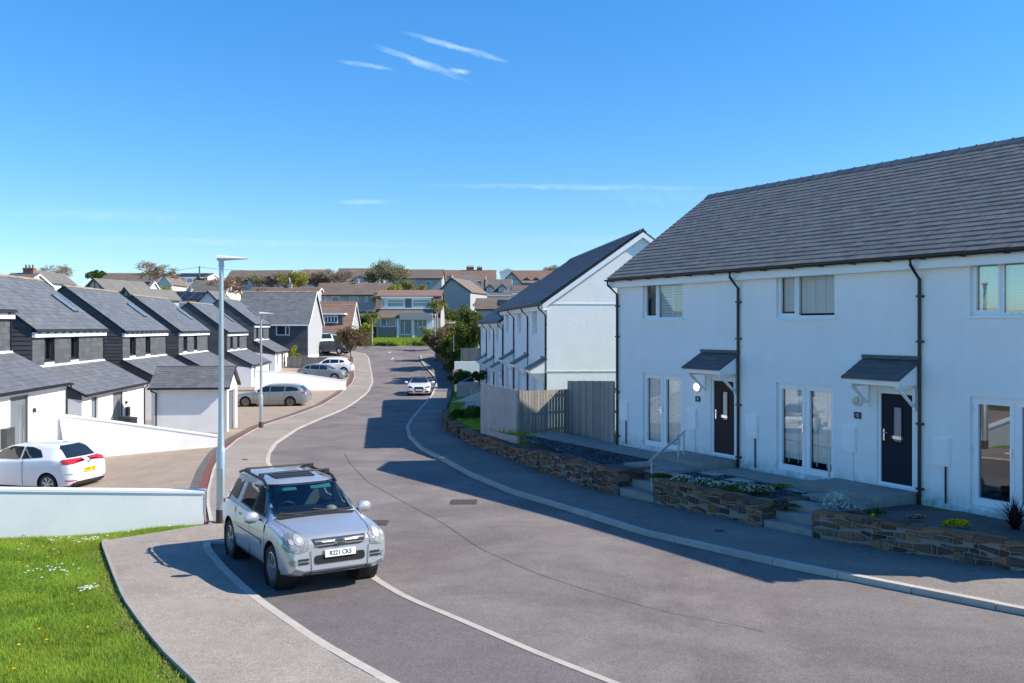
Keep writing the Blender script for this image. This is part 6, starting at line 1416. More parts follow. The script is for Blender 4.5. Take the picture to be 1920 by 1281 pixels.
def coupe_detail(o, body, drape, L, W_):
    drape('windscreen', 'front', rr(-.68, .68, .93, 1.29, .2), 'car_glass'); drape('roof_glass', 'top', rr(-.9, .1, -.48, .48, .2), 'car_glass')
    for s in (1, -1):
        nm = 'left' if s > 0 else 'right'
        drape('side_window', nm, [(.80, .94), (-.9, .98), (-.7, 1.24), (.1, 1.27), (.4, 1.2)], 'car_glass'); drape('headlamp', 'front', [(s * .83, .62), (s * .78, .74), (s * .46, .68), (s * .47, .60)], 'car_glass')
        drape('lower_intake', 'front', rr(min(s * .46, s * .80), max(s * .46, s * .80), .28, .38, .3), 'trim'); mirror(body, .6, s * W_, .95, 'carwhite', s)
    drape('grille', 'front', [(-.34, .70), (.34, .70), (.36, .58), (.28, .32), (-.28, .32), (-.36, .58)], 'trim'); plate(body, drape, 'front', L, 0, .46, 'plate_w', None, xo=.0)
coupe = dict(L=4.4, W=1.80, zb=.15, wr=.32, ar=.36, ww=.22, axles=(1.35, -1.25), paint='carwhite',
             top=[(2.2, .56), (2.16, .68), (2.0, .76), (1.5, .85), (1.0, .92), (.9, .95), (.2, 1.29), (-.1, 1.34), (-.5, 1.35), (-1.0, 1.28), (-1.6, 1.02), (-2.0, .95), (-2.2, .8)],
             belt=[(2.2, .5), (2, .66), (1.4, .8), (.8, .88), (-.8, .92), (-2.2, .88)], hw=[(2.2, .72), (2.12, .86), (1.9, .95), (1.4, 1.0), (-1.5, 1.0), (-2.05, .9), (-2.2, .8)],
             rw=[(2.2, .6), (1.9, .8), (.9, .86), (.1, .66), (-1.0, .62), (-1.7, .75), (-2.2, .7)], low=[(2.2, .28), (2.1, .17), (-2.0, .17), (-2.2, .3)], detail=coupe_detail)
X, Y = pg(781, 743, 0); car('white_coupe', 'white coupe with black grille standing in the shaded road ahead', (X + .05, Y + 2.0, g(Y + 2) + .02), R(-86), coupe)
def van_detail(o, body, drape, L, W_):
    drape('windscreen', 'front', rr(-.7, .7, 1.35, 1.9, .2), 'car_glass')
    for s in (1, -1): drape('side_window', 'left' if s > 0 else 'right', [(1.45, 1.3), (.8, 1.3), (.8, 1.75), (1.1, 1.75)], 'car_glass')
van = dict(L=4.9, W=1.95, zb=.25, wr=.34, ar=.38, ww=.2, axles=(1.6, -1.4), paint='carwhite', top=[(2.45, .8), (2.35, 1.0), (1.95, 1.2), (1.85, 1.25), (1.3, 1.9), (.9, 1.98), (-2.3, 1.98), (-2.42, 1.9), (-2.45, 1.0)],
           belt=[(2.45, .7), (1.8, 1.1), (0, 1.2), (-2.45, 1.2)], hw=[(2.45, .75), (2.3, .9), (1.9, .97), (1.0, 1.0), (-2.35, .98), (-2.45, .93)], rw=[(2.45, .7), (1.85, .9), (1.2, .84), (-2.4, .85), (-2.45, .84)], detail=van_detail)
car('white_van', 'white van parked before the brick and tile house beyond the fence', (px(603, 114), 114, pz(656, 114)), R(-60), van)
car('dark_car', 'dark car half hidden by the bronze leaved tree', (px(625, 111), 111, pz(663, 111)), R(-20), xover(4.2, 1.5, 1.78, 'cardark'))
# ------------------------------------------------------------ houses on the hill and trees
def hill_house(label, x0, x1, yr, ye, yb, Y, dep=7, roof='brown_tile', wall='grey_render', wins=(), gable=None, chim=(), group=None, yaw=0, hip=0, rl=None, solar=None, gcol=None, dormers=()):
    """ridge across the view. x0, x1, yr, ye, yb: photo measurements of the front at distance Y (front eave); gable/rl unused ends"""
    s = F / Y; W_ = (x1 - x0) / s; zb, ze = (HY - yb) / s, (HY - ye) / s; zr = (HY - yr) * (Y + dep / 2) / F; h = ze - zb
    o = empty('hill_house', ((x0 - CX) / s, Y, zb), R(yaw), label, 'house', group); rise = zr - ze; ov = .25
    w = MB(); holes = []
    for (a, b_, c, d) in wins: holes.append(((a - x0) / s, (b_ - x0) / s, (yb - d) / s, (yb - c) / s))
    wall_holes(w, 0, W_, -2.5, h, 0, holes, .08)
    w.face([(0, 0, -2.5), (0, 0, h), (0, dep / 2, h + rise - .05), (0, dep, h), (0, dep, -2.5)]); w.face([(W_, 0, -2.5), (W_, dep, -2.5), (W_, dep, h), (W_, dep / 2, h + rise - .05), (W_, 0, h)]); w.face([(0, dep, -2.5), (0, dep, h), (W_, dep, h), (W_, dep, -2.5)])
    w.build('wall', MT[wall], o)
    for q in holes:
        f = MB(); frame(f, *q, .03, .07, .05); n = max(1, round((q[1] - q[0]) / .9))
        for k in range(1, n): xx = q[0] + (q[1] - q[0]) * k / n; f.box(xx - .03, xx + .03, .03, .08, q[2] + .07, q[3] - .07)
        fo = f.build('window', MT['upvc'], o); p = MB(); pane(p, *q, .06); p.build('pane', MT['glass_sky'], fo)
    k = ov * rise / (dep / 2); ins = rise * hip; th = .12
    A = [(-.2, -ov, h - k), (W_ + .2, -ov, h - k), (W_ + .2 - ins, dep / 2, h + rise), (-.2 + ins, dep / 2, h + rise)]; B = [(W_ + .2, dep + ov, h - k), (-.2, dep + ov, h - k), (-.2 + ins, dep / 2, h + rise), (W_ + .2 - ins, dep / 2, h + rise)]
    r = MB()
    for q in (A, B): q2 = [(x, y, z + th) for x, y, z in q]; r.hexa(q + q2)
    if hip: r.face([(W_ + .2, -ov, h - k + th), (W_ + .2, dep + ov, h - k + th), (W_ + .2 - ins, dep / 2, h + rise + th)]); r.face([(-.2, dep + ov, h - k + th), (-.2, -ov, h - k + th), (-.2 + ins, dep / 2, h + rise + th)])
    ro = r.build('roof', MT[roof], o)
    c_ = MB(); v = Vector((0, dep / 2 + ov, rise + k)); nr = max(3, int(v.length / .34))
    if not hip: slates(c_, (-.2, -ov - .02, h - k + th + .005), (1, 0, 0), v, W_ + .4, v.length, 1.6, v.length / nr, .035, .01); c_.build('tile_courses', MT[roof], ro)
    rt = MB(); x = -.2 + ins
    while x < W_ + .18 - ins: e = min(x + .45, W_ + .2 - ins); rt.rnd(); rt.prism([(x, dep / 2 - .13, h + rise + th - .03), (x, dep / 2, h + rise + th + .1), (x, dep / 2 + .13, h + rise + th - .03)], (e - x - .01, 0, 0)); x = e
    rt.build('ridge_tiles', MT['red_tile' if roof != 'grey_tile' else 'ridge'], ro)
    f = MB(); f.box(-.2, W_ + .2, -ov - .06, -ov - .02, h - k - .1, h - k + .08)
    if not hip:
        for x in (-.24, W_ + .2): f.prism([(x, -ov, h - k - .12), (x, dep / 2, h + rise - .12), (x, dep + ov, h - k - .12), (x, dep + ov, h - k + .08), (x, dep / 2, h + rise + .08), (x, -ov, h - k + .08)], (.04, 0, 0))
    f.build('fascia', MT['upvc' if gcol != 'dark' else 'dark_frame'], ro)
    for (cx0, cx1, yt, n) in chim:
        a, b_ = (cx0 - x0) / s, (cx1 - x0) / s; zt = (HY - yt) * (Y + dep / 2) / F - zb; m = MB(); m.box(a, b_, dep / 2 - .35, dep / 2 + .35, h + rise - .6, zt - .25); m.box(a - .06, b_ + .06, dep / 2 - .41, dep / 2 + .41, zt - .25, zt - .12); co = m.build('chimney', MT['brick' if n > 1 else 'grey_render'], ro)
        for j in range(n): xx = a + (b_ - a) * (j + .5) / n; q = MB(); q.lathe([(.12, zt - .12), (.1, zt + .3), (.07, zt + .3)], n=10, c=(xx, dep / 2, 0)); q.build('chimney_pot', MT['red_tile'], co, smooth=40)
    if solar:
        a, b_, f0, f1 = solar; p0 = Vector((W_ * a, -ov, h - k + th + .09)); m = MB(); d = v; nn = Vector((0, -d.z, d.y)).normalized(); P = [p0 + d * f0, p0 + d * f0 + Vector((W_ * (b_ - a), 0, 0)), p0 + d * f1 + Vector((W_ * (b_ - a), 0, 0)), p0 + d * f1]
        m.prism(P, nn * .05); so = m.build('solar_panels', MT['solar'], ro); m = MB()
        for j in range(1, int(W_ * (b_ - a))): q = P[0].lerp(P[1], j / int(W_ * (b_ - a))); q2 = P[3].lerp(P[2], j / int(W_ * (b_ - a))); m.tube([q + nn * .055, q2 + nn * .055], .012, 4)
        m.build('panel_frames', MT['rim'], so)
    for (dx0, dx1, dyt, dyb, roofm, wl) in dormers:     # gabled dormer windows on the front slope
        a, b_ = (dx0 - x0) / s, (dx1 - x0) / s; z0, z1 = (yb - dyb) / s, (yb - dyt) / s; yf = .3; m = MB(); mid = (a + b_) / 2; hz_ = z0 + (z1 - z0) * .6
        m.prism([(a, yf, z0), (b_, yf, z0), (b_, yf, hz_), (mid, yf, z1), (a, yf, hz_)], (0, dep / 2 - yf, 0)); do = m.build('dormer', MT[wl], o)
        m = MB()
        for (p_, q_) in (((a - .15, hz_ - .12), (mid, z1 + .02)), ((mid, z1 + .02), (b_ + .15, hz_ - .12))): m.prism([(p_[0], yf - .25, p_[1]), (q_[0], yf - .25, q_[1]), (q_[0], yf - .25, q_[1] + .12), (p_[0], yf - .25, p_[1] + .12)], (0, dep / 2 - yf + .3, 0))
        m.build('dormer_roof', MT[roofm], do); e = (b_ - a) * .2; m = MB(); q = (a + e, b_ - e, z0 + .25, hz_ - .05); frame(m, *q, yf - .05, .07, .045); m.box(mid - .03, mid + .03, yf - .05, yf - .005, q[2], q[3]); fo = m.build('window', MT['upvc'], do); m = MB(); pane(m, *q, yf - .012); m.build('pane', MT['glass_sky'], fo)
    return o
def gable_house(label, x0, x1, ya, ye, yb, Y, dep=9, yaw=0, roof='grey_tile', wall='grey_render', wins=(), chim=None, timber=0, group=None, gcol=None, ax_=None):
    """gable end towards the eye"""
    s = F / Y; W_ = (x1 - x0) / s; zb, ze, za = (HY - yb) / s, (HY - ye) / s, (HY - ya) / s; h, rise = ze - zb, za - ze
    o = empty('gable_house', ((x0 - CX) / s, Y, zb), R(yaw), label, 'house', group); ap = (W_ / 2) if ax_ is None else (ax_ - x0) / s
    w = MB(); holes = [((a - x0) / s, (b_ - x0) / s, (yb - d) / s, (yb - c) / s) for (a, b_, c, d) in wins]; lowh = [q for q in holes if q[3] <= h]; wall_holes(w, 0, W_, -2.5, h, 0, lowh, .08)
    w.face([(0, 0, h), (W_, 0, h), (ap, 0, h + rise)]); w.face([(0, 0, -2.5), (0, 0, h), (0, dep, h), (0, dep, -2.5)]); w.face([(W_, 0, -2.5), (W_, dep, -2.5), (W_, dep, h), (W_, 0, h)]); w.face([(0, dep, -2.5), (0, dep, h), (ap, dep, h + rise), (W_, dep, h), (W_, dep, -2.5)]); wo = w.build('wall', MT[wall], o)
    for q in holes:
        f = MB(); y_ = .03 if q in lowh else -.04; frame(f, *q, y_, .06, .05); n = max(1, round((q[1] - q[0]) / .8))
        for k in range(1, n): xx = q[0] + (q[1] - q[0]) * k / n; f.box(xx - .03, xx + .03, y_, y_ + .05, q[2] + .06, q[3] - .06)
        fo = f.build('window', MT['upvc'], o); p = MB(); pane(p, *q, y_ + .03); p.build('pane', MT['glass_sky'], fo)
    r = MB(); ov = .25
    for (xa, sg) in ((0, -1), (W_, 1)):
        k = ov * rise / max(.5, abs(ap - xa)); P = [(xa + sg * ov, -.25, h - k), (ap, -.25, h + rise), (ap, dep + .2, h + rise), (xa + sg * ov, dep + .2, h - k)]; P = P if sg < 0 else P[::-1]; r.hexa([(a, b_, c) for a, b_, c in P] + [(a, b_, c + .13) for a, b_, c in P])
    ro = r.build('roof', MT[roof], o)
    f = MB()
    for (xa, sg) in ((0, -1), (W_, 1)): k = ov * rise / max(.5, abs(ap - xa)); f.prism([(xa + sg * ov, -.3, h - k - .15), (ap, -.3, h + rise - .12), (ap, -.3, h + rise + .14), (xa + sg * ov, -.3, h - k + .12)], (0, .045, 0))
    f.build('bargeboard', MT['dark_frame' if gcol == 'dark' else 'upvc'], ro)
    if timber:
        t = MB()
        for k in range(1, timber): xx = W_ * k / timber; zt = h + rise * (xx / ap if xx < ap else (W_ - xx) / (W_ - ap)); t.box(xx - .06, xx + .06, -.04, -.002, h - 2.2, zt)
        t.box(0, W_, -.045, -.002, h - .1, h + .06); t.build('timbering', MT['dark_frame'], wo)
    if chim:
        a, b_, yt, n = chim; a, b_ = (a - x0) / s, (b_ - x0) / s; zt = (HY - yt) / s - zb; m = MB(); m.box(a, b_, .01, .7, h + rise * .3, zt - .15); m.box(a - .05, b_ + .05, -.04, .75, zt - .15, zt); co = m.build('chimney', MT['grey_render' if n < 3 else 'mortar'], ro)
        for j in range(max(1, n - 1)): q = MB(); q.lathe([(.1, zt), (.08, zt + .35), (.06, zt + .35)], n=10, c=(a + (b_ - a) * (j + .5) / max(1, n - 1), .35, 0)); q.build('chimney_pot', MT['red_tile'], co, smooth=40)
    return o
HG = 'long roofed houses along the hilltop'
# big dark detached house past the slate row
s = F / 104; o = empty('detached_house', ((440 - CX) / s, 104, -5.3), R(1.0), 'big detached house with broad slate roof and dark boarded front', 'house')
W_, dp, h = (577 - 440) / s, 8.6, pz(606, 104) + 5.3; rise = pz(548, 108.3) + 5.3 - h; wq = ((517 - 440) / s, (543 - 440) / s, h - 1.35, h - .12)
w = MB(); wall_holes(w, 0, W_, -1, h, 0, [wq, ((541 - 440) / s, (574 - 440) / s, -1, 2.0)], .15); w.face([(0, 0, -1), (0, 0, h), (0, dp / 2, h + rise), (0, dp, h), (0, dp, -1)]); w.face([(0, dp, -1), (0, dp, h), (W_, dp, h), (W_, dp, -1)]); w.face([(W_, 0, 2.1), (W_, dp, 2.1), (W_, dp, h), (W_, dp / 2, h + rise), (W_, 0, h)]); w.face([(W_, 0, -1), (W_, dp, -1), (W_, dp, 2.1), (W_, 0, 2.1)]); wo = w.build('wall', MT['grey_render'], o)
k = MB(); k.prism([(W_ + .03, 0, -1), (W_ + .03, dp, -1), (W_ + .03, dp, 2.1), (W_ + .03, 0, 2.1)], (-.05, 0, 0)); k.build('lower_wall', MT['render2'], wo)
k = MB(); z = 2.1
while z < h - .02:
    for (a, b_) in ((0, W_),) if not (wq[2] - .02 < z < wq[3]) else ((0, wq[0]), (wq[1], W_)): k.rnd(); k.face([(a, -.035, z), (b_, -.035, z), (b_, -.005, z + .2), (a, -.005, z + .2)]); k.face([(a, -.001, z), (b_, -.001, z), (b_, -.035, z), (a, -.035, z)])
    z += .2
k.build('boarding', MT['board'], wo)
k = MB(); k.box((541 - 440) / s, (574 - 440) / s, .16, .2, -1, 2.0); k.build('garage_door', MT['grey_render'], o)
f = MB(); frame(f, *wq, .04, .1, .05); f.box(wq[0] + 1.0, wq[0] + 1.1, .04, .09, wq[2], wq[3]); fo = f.build('window', MT['upvc'], o); p = MB(); pane(p, *wq, .07); p.build('pane', MT['glass_far'], fo)
v = Vector((0, dp / 2 + .3, rise * (1 + .6 / dp))); r = MB(); ze = h + rise - v.z
r.prism([(-.2, -.3, ze), (-.2, dp / 2, h + rise), (-.2, dp + .3, ze), (-.2, dp + .3, ze + .06), (-.2, dp / 2, h + rise + .07), (-.2, -.3, ze + .06)], (W_ + .4, 0, 0)); ro = r.build('roof', MT['dark_frame'], o)
q = MB(); slates(q, (-.2, -.33, ze + .07), (1, 0, 0), v, W_ + .4, v.length, .6, .3, .012); slates(q, (W_ + .2, dp + .3, ze + .07), (-1, 0, 0), Vector((0, -v.y, v.z)), W_ + .4, v.length, 1, .4, .012); q.build('slates', MT['slate_blue'], ro)
rt = MB(); x = -.2
while x < W_ + .19: e = min(W_ + .2, x + .5); rt.rnd(); rt.prism([(x, dp / 2 - .15, h + rise + .03), (x, dp / 2, h + rise + .14), (x, dp / 2 + .15, h + rise + .03)], (e - x - .01, 0, 0)); x = e
rt.build('ridge_tiles', MT['ridge_lichen'], ro)
f = MB(); f.box(-.2, W_ + .2, -.36, -.3, ze - .05, ze + .09); x = W_ + .2; f.prism([(x, -.3, ze - .12), (x, dp / 2, h + rise - .1), (x, dp + .3, ze - .12), (x, dp + .3, ze + .06), (x, dp / 2, h + rise + .09), (x, -.3, ze + .06)], (.04, 0, 0)); f.build('bargeboard', MT['upvc'], ro)
# brick and tile house with flat dormer
s = F / 122; o = hill_house('brown tiled house with flat roofed dormer, right of the big slate house', 585, 655, 568, 624, 660, 122, 9, 'red_tile', 'grey_render', [(608, 634, 629, 650)], yaw=0)
m = MB(); a, b_ = (598 - 585) / s, (640 - 585) / s; m.box(a, b_, .9, 4.2, (660 - 612) / s, (660 - 590) / s); d = m.build('dormer', MT['board'], o); m = MB(); m.box(a - .2, b_ + .3, .6, 4.4, (660 - 590) / s, (660 - 588) / s + .05); m.build('dormer_roof', MT['upvc'], d)
m = MB(); q = ((606 - 585) / s, (631 - 585) / s, (660 - 606) / s, (660 - 592) / s); frame(m, *q, .8, .1, .08)
for k in (1, 2, 3): xx = q[0] + (q[1] - q[0]) * k / 4; m.box(xx - .06, xx + .06, .8, .88, q[2], q[3])
fo = m.build('window', MT['upvc'], d); m = MB(); pane(m, *q, .84); m.build('pane', MT['glass_far'], fo)
# white house with long ribbon dormer, facing down the road
s = F / 140; o = empty('chalet_house', (px(706, 140), 140, pz(634, 140)), R(0), 'white chalet house facing down the road with a long ribbon window under the roof', 'house')
def hx(x): return (x - 706) / s
def hz2(y): return (634 - y) / s
hb = hz2(596); holes = [(hx(713), hx(742), hz2(613), hz2(597)), (hx(749), hx(772), hz2(628), hz2(596) - .02), (hx(783), hx(806), hz2(614), hz2(599))]
w = MB(); wall_holes(w, 0, hx(826), -1.5, hb, 0, holes, .12)
for x, sg_ in ((0, -1), (hx(826), 1)): w.face([(x, 0, -1.5), (x, 9, -1.5), (x, 9, hb), (x, 3.0, hz2(548)), (x, 0, hb)][::sg_])
w.face([(0, 9, -1.5), (0, 9, hb), (hx(826), 9, hb), (hx(826), 9, -1.5)]); w.build('wall', MT['grey_render'], o)
for q in holes: f = MB(); frame(f, *q, .05, .1, .06); f.box((q[0] * .6 + q[1] * .4) - .04, (q[0] * .6 + q[1] * .4) + .04, .05, .11, q[2], q[3]); fo = f.build('window', MT['upvc'], o); p = MB(); pane(p, *q, .09); p.build('pane', MT['glass_sky'], fo)
m = MB(); m.box(hx(709), hx(744), -.05, -.002, -1.5, hz2(614)); m.build('garage_door', MT['mortar'], o)
m = MB(); m.box(hx(744.5), hx(748), -.3, -.002, -1.5, hb - .05); m.box(hx(773), hx(777), -.3, -.002, -1.5, hb - .05); m.box(hx(800), hx(812), -.3, -.002, -1.5, hb - .05); m.build('pier', MT['render2'], o)
m = MB(); v = Vector((0, 1.3, hz2(578) - hz2(596))); p0 = Vector((-.2, -.4, hb - .1)); m.prism([p0, p0 + v, p0 + v + Vector((0, 0, .12)), p0 + Vector((0, 0, .12))], (hx(809) + .3, 0, 0)); ro = m.build('lower_roof', MT['brown_tile'], o)
m = MB(); m.box(hx(750), hx(812), -.6, -.05, hb - .3, hz2(587)); m.build('porch_fascia', MT['grey_render'], ro)
m = MB(); m.box(hx(714), hx(808), .9, 3.6, hz2(578), hz2(559)); d = m.build('dormer', MT['render2'], o)
for (a, b_) in ((715, 721), (724, 757), (772, 806)):
    q = (hx(a), hx(b_), hz2(576), hz2(561)); f = MB(); frame(f, *q, .83, .12, .06)
    if b_ - a > 10: f.box(q[0], q[1], .83, .88, q[3] - .5, q[3] - .4)
    fo = f.build('window', MT['upvc'], d); p = MB(); pane(p, *q, .87); p.build('pane', MT['glass_sky'], fo)
m = MB(); m.box(hx(758.5), hx(770.5), .86, .899, hz2(577), hz2(560)); m.build('panel', MT['slate_blue'], d)
m = MB(); m.box(hx(713), hx(811), .5, 3.0, hz2(559), hz2(556.5)); m.box(hx(712), hx(811), .6, 1.0, hz2(579.5), hz2(577.5)); m.build('dormer_fascia', MT['upvc'], d)
m = MB(); P = [(hx(704), .55, hz2(556.5)), (hx(828), .55, hz2(556.5)), (hx(828), 3.6, hz2(544)), (hx(704), 3.6, hz2(544))]; m.hexa([tuple(q) for q in P] + [(a, b_, c + .15) for a, b_, c in P]); P = [(hx(828), 9.4, hz2(575)), (hx(704), 9.4, hz2(575)), (hx(704), 3.6, hz2(544)), (hx(828), 3.6, hz2(544))]; m.hexa([tuple(q) for q in P] + [(a, b_, c + .15) for a, b_, c in P]); ro = m.build('roof', MT['red_tile'], o)
m = MB(); m.hexa([(hx(704), .0, hz2(580)), (hx(714), .0, hz2(580)), (hx(714), .7, hz2(556.5)), (hx(704), .7, hz2(556.5)), (hx(704), 3, hz2(580)), (hx(714), 3, hz2(580)), (hx(714), 3, hz2(556.5)), (hx(704), 3, hz2(556.5))]); m.build('hanging_tiles', MT['red_tile'], o); m = MB(); m.hexa([(hx(811), .0, hz2(580)), (hx(828), .0, hz2(580)), (hx(828), .7, hz2(556.5)), (hx(811), .7, hz2(556.5)), (hx(811), 3, hz2(580)), (hx(828), 3, hz2(580)), (hx(828), 3, hz2(556.5)), (hx(811), 3, hz2(556.5))]); m.build('hanging_tiles', MT['red_tile'], o)
# terrace row behind
hill_house('long grey rendered terrace under brown roof, above the tiled house with flat dormer', 592, 728, 533, 553, 592, 165, 8, 'brown_tile', 'grey_render', [(603, 610, 556, 567), (622, 636, 556, 567), (655, 672, 556, 567), (684, 690, 556, 567)], chim=[(660, 666, 523, 1)], group=HG, gcol='dark')
hill_house('low reddish roof directly above the big slate house', 462, 592, 541, 552, 575, 160, 8, 'red_tile', 'grey_render', chim=[(530, 537, 532, 1)], group=HG)
hill_house('long dark brown roof behind the bare trees left of centre skyline', 424, 540, 509, 524, 545, 222, 9, 'brown_tile', 'grey_render', [(440, 446, 527, 533), (466, 472, 527, 533), (500, 506, 527, 533)], group=HG)
hill_house('short red hipped roof on the centre skyline', 556, 612, 507, 516, 545, 226, 9, 'red_tile', 'grey_render', hip=.6, group=HG)
hill_house('big plain brown roof on the skyline with a small dark dormer', 628, 704, 505, 531, 548, 205, 11, 'brown_tile', 'grey_render', [(664, 684, 523, 531)] and (), group=HG, dormers=[(662, 688, 517, 532, 'grey_tile', 'grey_render')])
hill_house('grey walled house with brown roof behind the yellow green bushes', 728, 828, 507, 522, 552, 212, 9, 'brown_tile', 'grey_render', [(748, 756, 527, 536), (772, 780, 527, 536), (800, 808, 527, 536)], group=HG, gcol='dark')
hill_house('brown roof carrying two pairs of brick chimneys', 826, 929, 508, 525, 552, 232, 9, 'red_tile', 'grey_render', chim=[(873, 887, 500, 4), (893, 903, 501, 3)], group=HG)
hill_house('hipped weathered roof behind the grey gable', 838, 910, 514, 548, 575, 176, 10, 'grey_tile', 'cream', hip=.9, group=HG)
gable_house('plain grey gable wall with chimney, right of the chalet house', 822, 884, 522, 547, 600, 158, 11, -13, 'brown_tile', 'grey_render', [(857, 861, 577, 585)], chim=(839, 848, 517, 2), ax_=848, gcol='dark')
hill_house('pale house with two dark gabled dormers below the skyline', 903, 958, 526, 552, 580, 176, 8, 'grey_tile', 'cream', group=None, dormers=[(911, 925, 534, 549, 'slate_far', 'grey_render'), (934, 949, 533, 550, 'slate_far', 'grey_render')])
gable_house('light blue gable house with dark bargeboards on the right skyline', 939, 980, 511, 532, 560, 188, 10, 0, 'brown_tile', 'grey_render', [(957, 971, 528, 537), (951, 960, 518, 522)], gcol='dark')
hill_house('long brown roof with two dark gabled dormers at the right skyline', 962, 1040, 509, 528, 552, 202, 9, 'red_tile', 'mortar', group=HG, dormers=[(980, 994, 521, 533, 'slate_far', 'board'), (998, 1012, 521, 533, 'slate_far', 'board')])
hill_house('low brown roof with small solar panel beside the stepped terrace roof', 893, 960, 562, 580, 600, 132, 7, 'brown_tile', 'grey_render', solar=(.60, .88, .3, .8), gcol='dark')
hill_house('small brown roof between the blue gable and the terrace ridge', 962, 1010, 538, 550, 575, 150, 7, 'brown_tile', 'render2', chim=[(957, 963, 538, 1)])
gable_house('tiny white topped gable peeping over the right skyline roof', 938, 966, 504, 509, 540, 240, 8, 0, 'grey_tile', 'render2')
# left skyline
hill_house('grey roof at the far left edge with stone chimney', -10, 40, 515, 535, 560, 112, 8, 'grey_tile', 'cream', chim=[(13, 33, 501, 3)])
gable_house('white gable with dark bargeboards beside the stone chimney', 33, 78, 508, 527, 560, 118, 9, 0, 'grey_tile', 'render2', gcol='dark')
hill_house('long brown roof behind the half timbered gable', 183, 312, 514, 533, 560, 196, 9, 'brown_tile', 'cream', chim=[(196, 202, 516, 1)] and [(248, 254, 519, 1)], group=HG)
gable_house('half timbered gable with pale blue panels on the left', 158, 203, 524, 543, 570, 122, 10, -14, 'grey_tile', 'grey_render', timber=4, gcol='dark')
gable_house('small half timbered gable just behind the slate house ridges', 224, 252, 541, 556, 575, 96, 8, -14, 'grey_tile', 'grey_render', timber=3, gcol='dark')
hill_house('grey roof with one block of solar panels left of the white gable', 206, 268, 529, 553, 575, 134, 8, 'grey_tile', 'render2', solar=(.62, .95, .35, .9))
hill_house('roof covered in solar panels with white gable end', 312, 392, 549, 566, 590, 112, 8, 'brown_tile', 'render2', solar=(.02, .96, .05, .85), chim=[(333, 338, 540, 1)])
gable_house('white gable end of the solar roofed house', 371, 410, 547, 566, 590, 111, 6, 0, 'grey_tile', 'render2', gcol='dark')
hill_house('dark solar roof left of the larger solar roof', 270, 312, 549, 563, 590, 116, 8, 'grey_tile', 'render2', solar=(.03, .97, .05, .9))
hill_house('white house with solar roof on the left skyline by the pole', 326, 388, 514, 520, 536, 205, 9, 'grey_tile', 'render2', [(332, 342, 523, 530), (350, 360, 523, 530)], solar=(.12, .9, .1, .85))
gable_house('cream gable behind the big bare tree', 294, 322, 516, 532, 560, 180, 8, 0, 'brown_tile', 'cream')
hill_house('grey roof with white chimney, left of the tall lamp head', 352, 424, 528, 545, 570, 150, 8, 'grey_tile', 'cream', chim=[(366, 371, 526, 1)])
# telegraph pole with wires
p0 = Vector((px(374, 190), 190, 6)); o = empty('telegraph_pole', p0, 0, 'thin telegraph pole with wires on the left skyline', 'pole'); m = MB(); m.tube([(0, 0, -2), (0, 0, pz(499, 190) - 6)], .14, 8); m.build('pole', MT['bark'], o)
m = MB(); zt = pz(501, 190) - 6; m.tube([(0, 0, zt), (-4, 2, zt - .35), (-9, 4, zt - .9), (-16, 6, zt - 1.2)], .03, 4); m.tube([(0, 0, zt), (5, 0, zt - .5), (10, 0, zt - .7), (22, 0, zt - .6)], .03, 4); m.build('wires', MT['black'], o)
# ---- trees
def segs_mesh(name, S, mat, parent=None, **k):
    A = np.array([s_[0] for s_ in S]); B = np.array([s_[1] for s_ in S]); ra = np.array([s_[2] for s_ in S])[:, None]; rb = np.array([s_[3] for s_ in S])[:, None]
    d = B - A; d /= np.linalg.norm(d, axis=1)[:, None] + 1e-9; q = np.tile([.3, .2, .93], (len(S), 1)); x = np.cross(d, q); x /= np.linalg.norm(x, axis=1)[:, None] + 1e-9; y = np.cross(d, x); V = []
    an = [0, 2.094, 4.189]
    for i in range(3):
        c0, s0, c1, s1 = math.cos(an[i]), math.sin(an[i]), math.cos(an[(i + 1) % 3]), math.sin(an[(i + 1) % 3]); u0 = x * c0 + y * s0; u1 = x * c1 + y * s1
        V.append(np.stack([A + u0 * ra, A + u1 * ra, B + u1 * rb, B + u0 * rb], 1))
    V = np.stack(V, 1).reshape(-1, 3); return np_mesh(name, V, 4, mat, parent=parent, **k)
def grow(p, d, L, r, depth, S, T, up=.12, spread=.55, nb=3, shrink=.72, wind=(0, 0, 0)):
    """recursive limbs; S collects segments, T tips"""
    n = 3; cur = Vector(p); dd = Vector(d).normalized()
    for i in range(n):
        dd = (dd + Vector((random.gauss(0, .12), random.gauss(0, .12), random.gauss(0, .08) + up * .3)) + Vector(wind) * .1).normalized(); nx = cur + dd * L / n; r1 = r * (1 - .28 * (i + 1) / n); S.append((tuple(cur), tuple(nx), r * (1 - .28 * i / n), r1, depth)); cur = nx
        if i == 1 and depth > 0 and random.random() < .7:
            a = random.random() * 6.28; q = dd.orthogonal().normalized(); q.rotate(Matrix.Rotation(a, 3, dd)); grow(cur, (dd + q * spread * 1.2), L * shrink * .8, r1 * .6, depth - 1, S, T, up, spread, nb, shrink, wind)
    if depth <= 0: T.append(tuple(cur)); return
    a0 = random.random() * 6.28
    for k in range(nb):
        q = dd.orthogonal().normalized(); q.rotate(Matrix.Rotation(a0 + k * 6.28 / nb + random.gauss(0, .3), 3, dd)); grow(cur, (dd + q * random.uniform(spread * .6, spread * 1.3) + Vector((0, 0, up))), L * random.uniform(shrink * .8, shrink * 1.1), r * .62, depth - 1, S, T, up, spread, nb, shrink, wind)
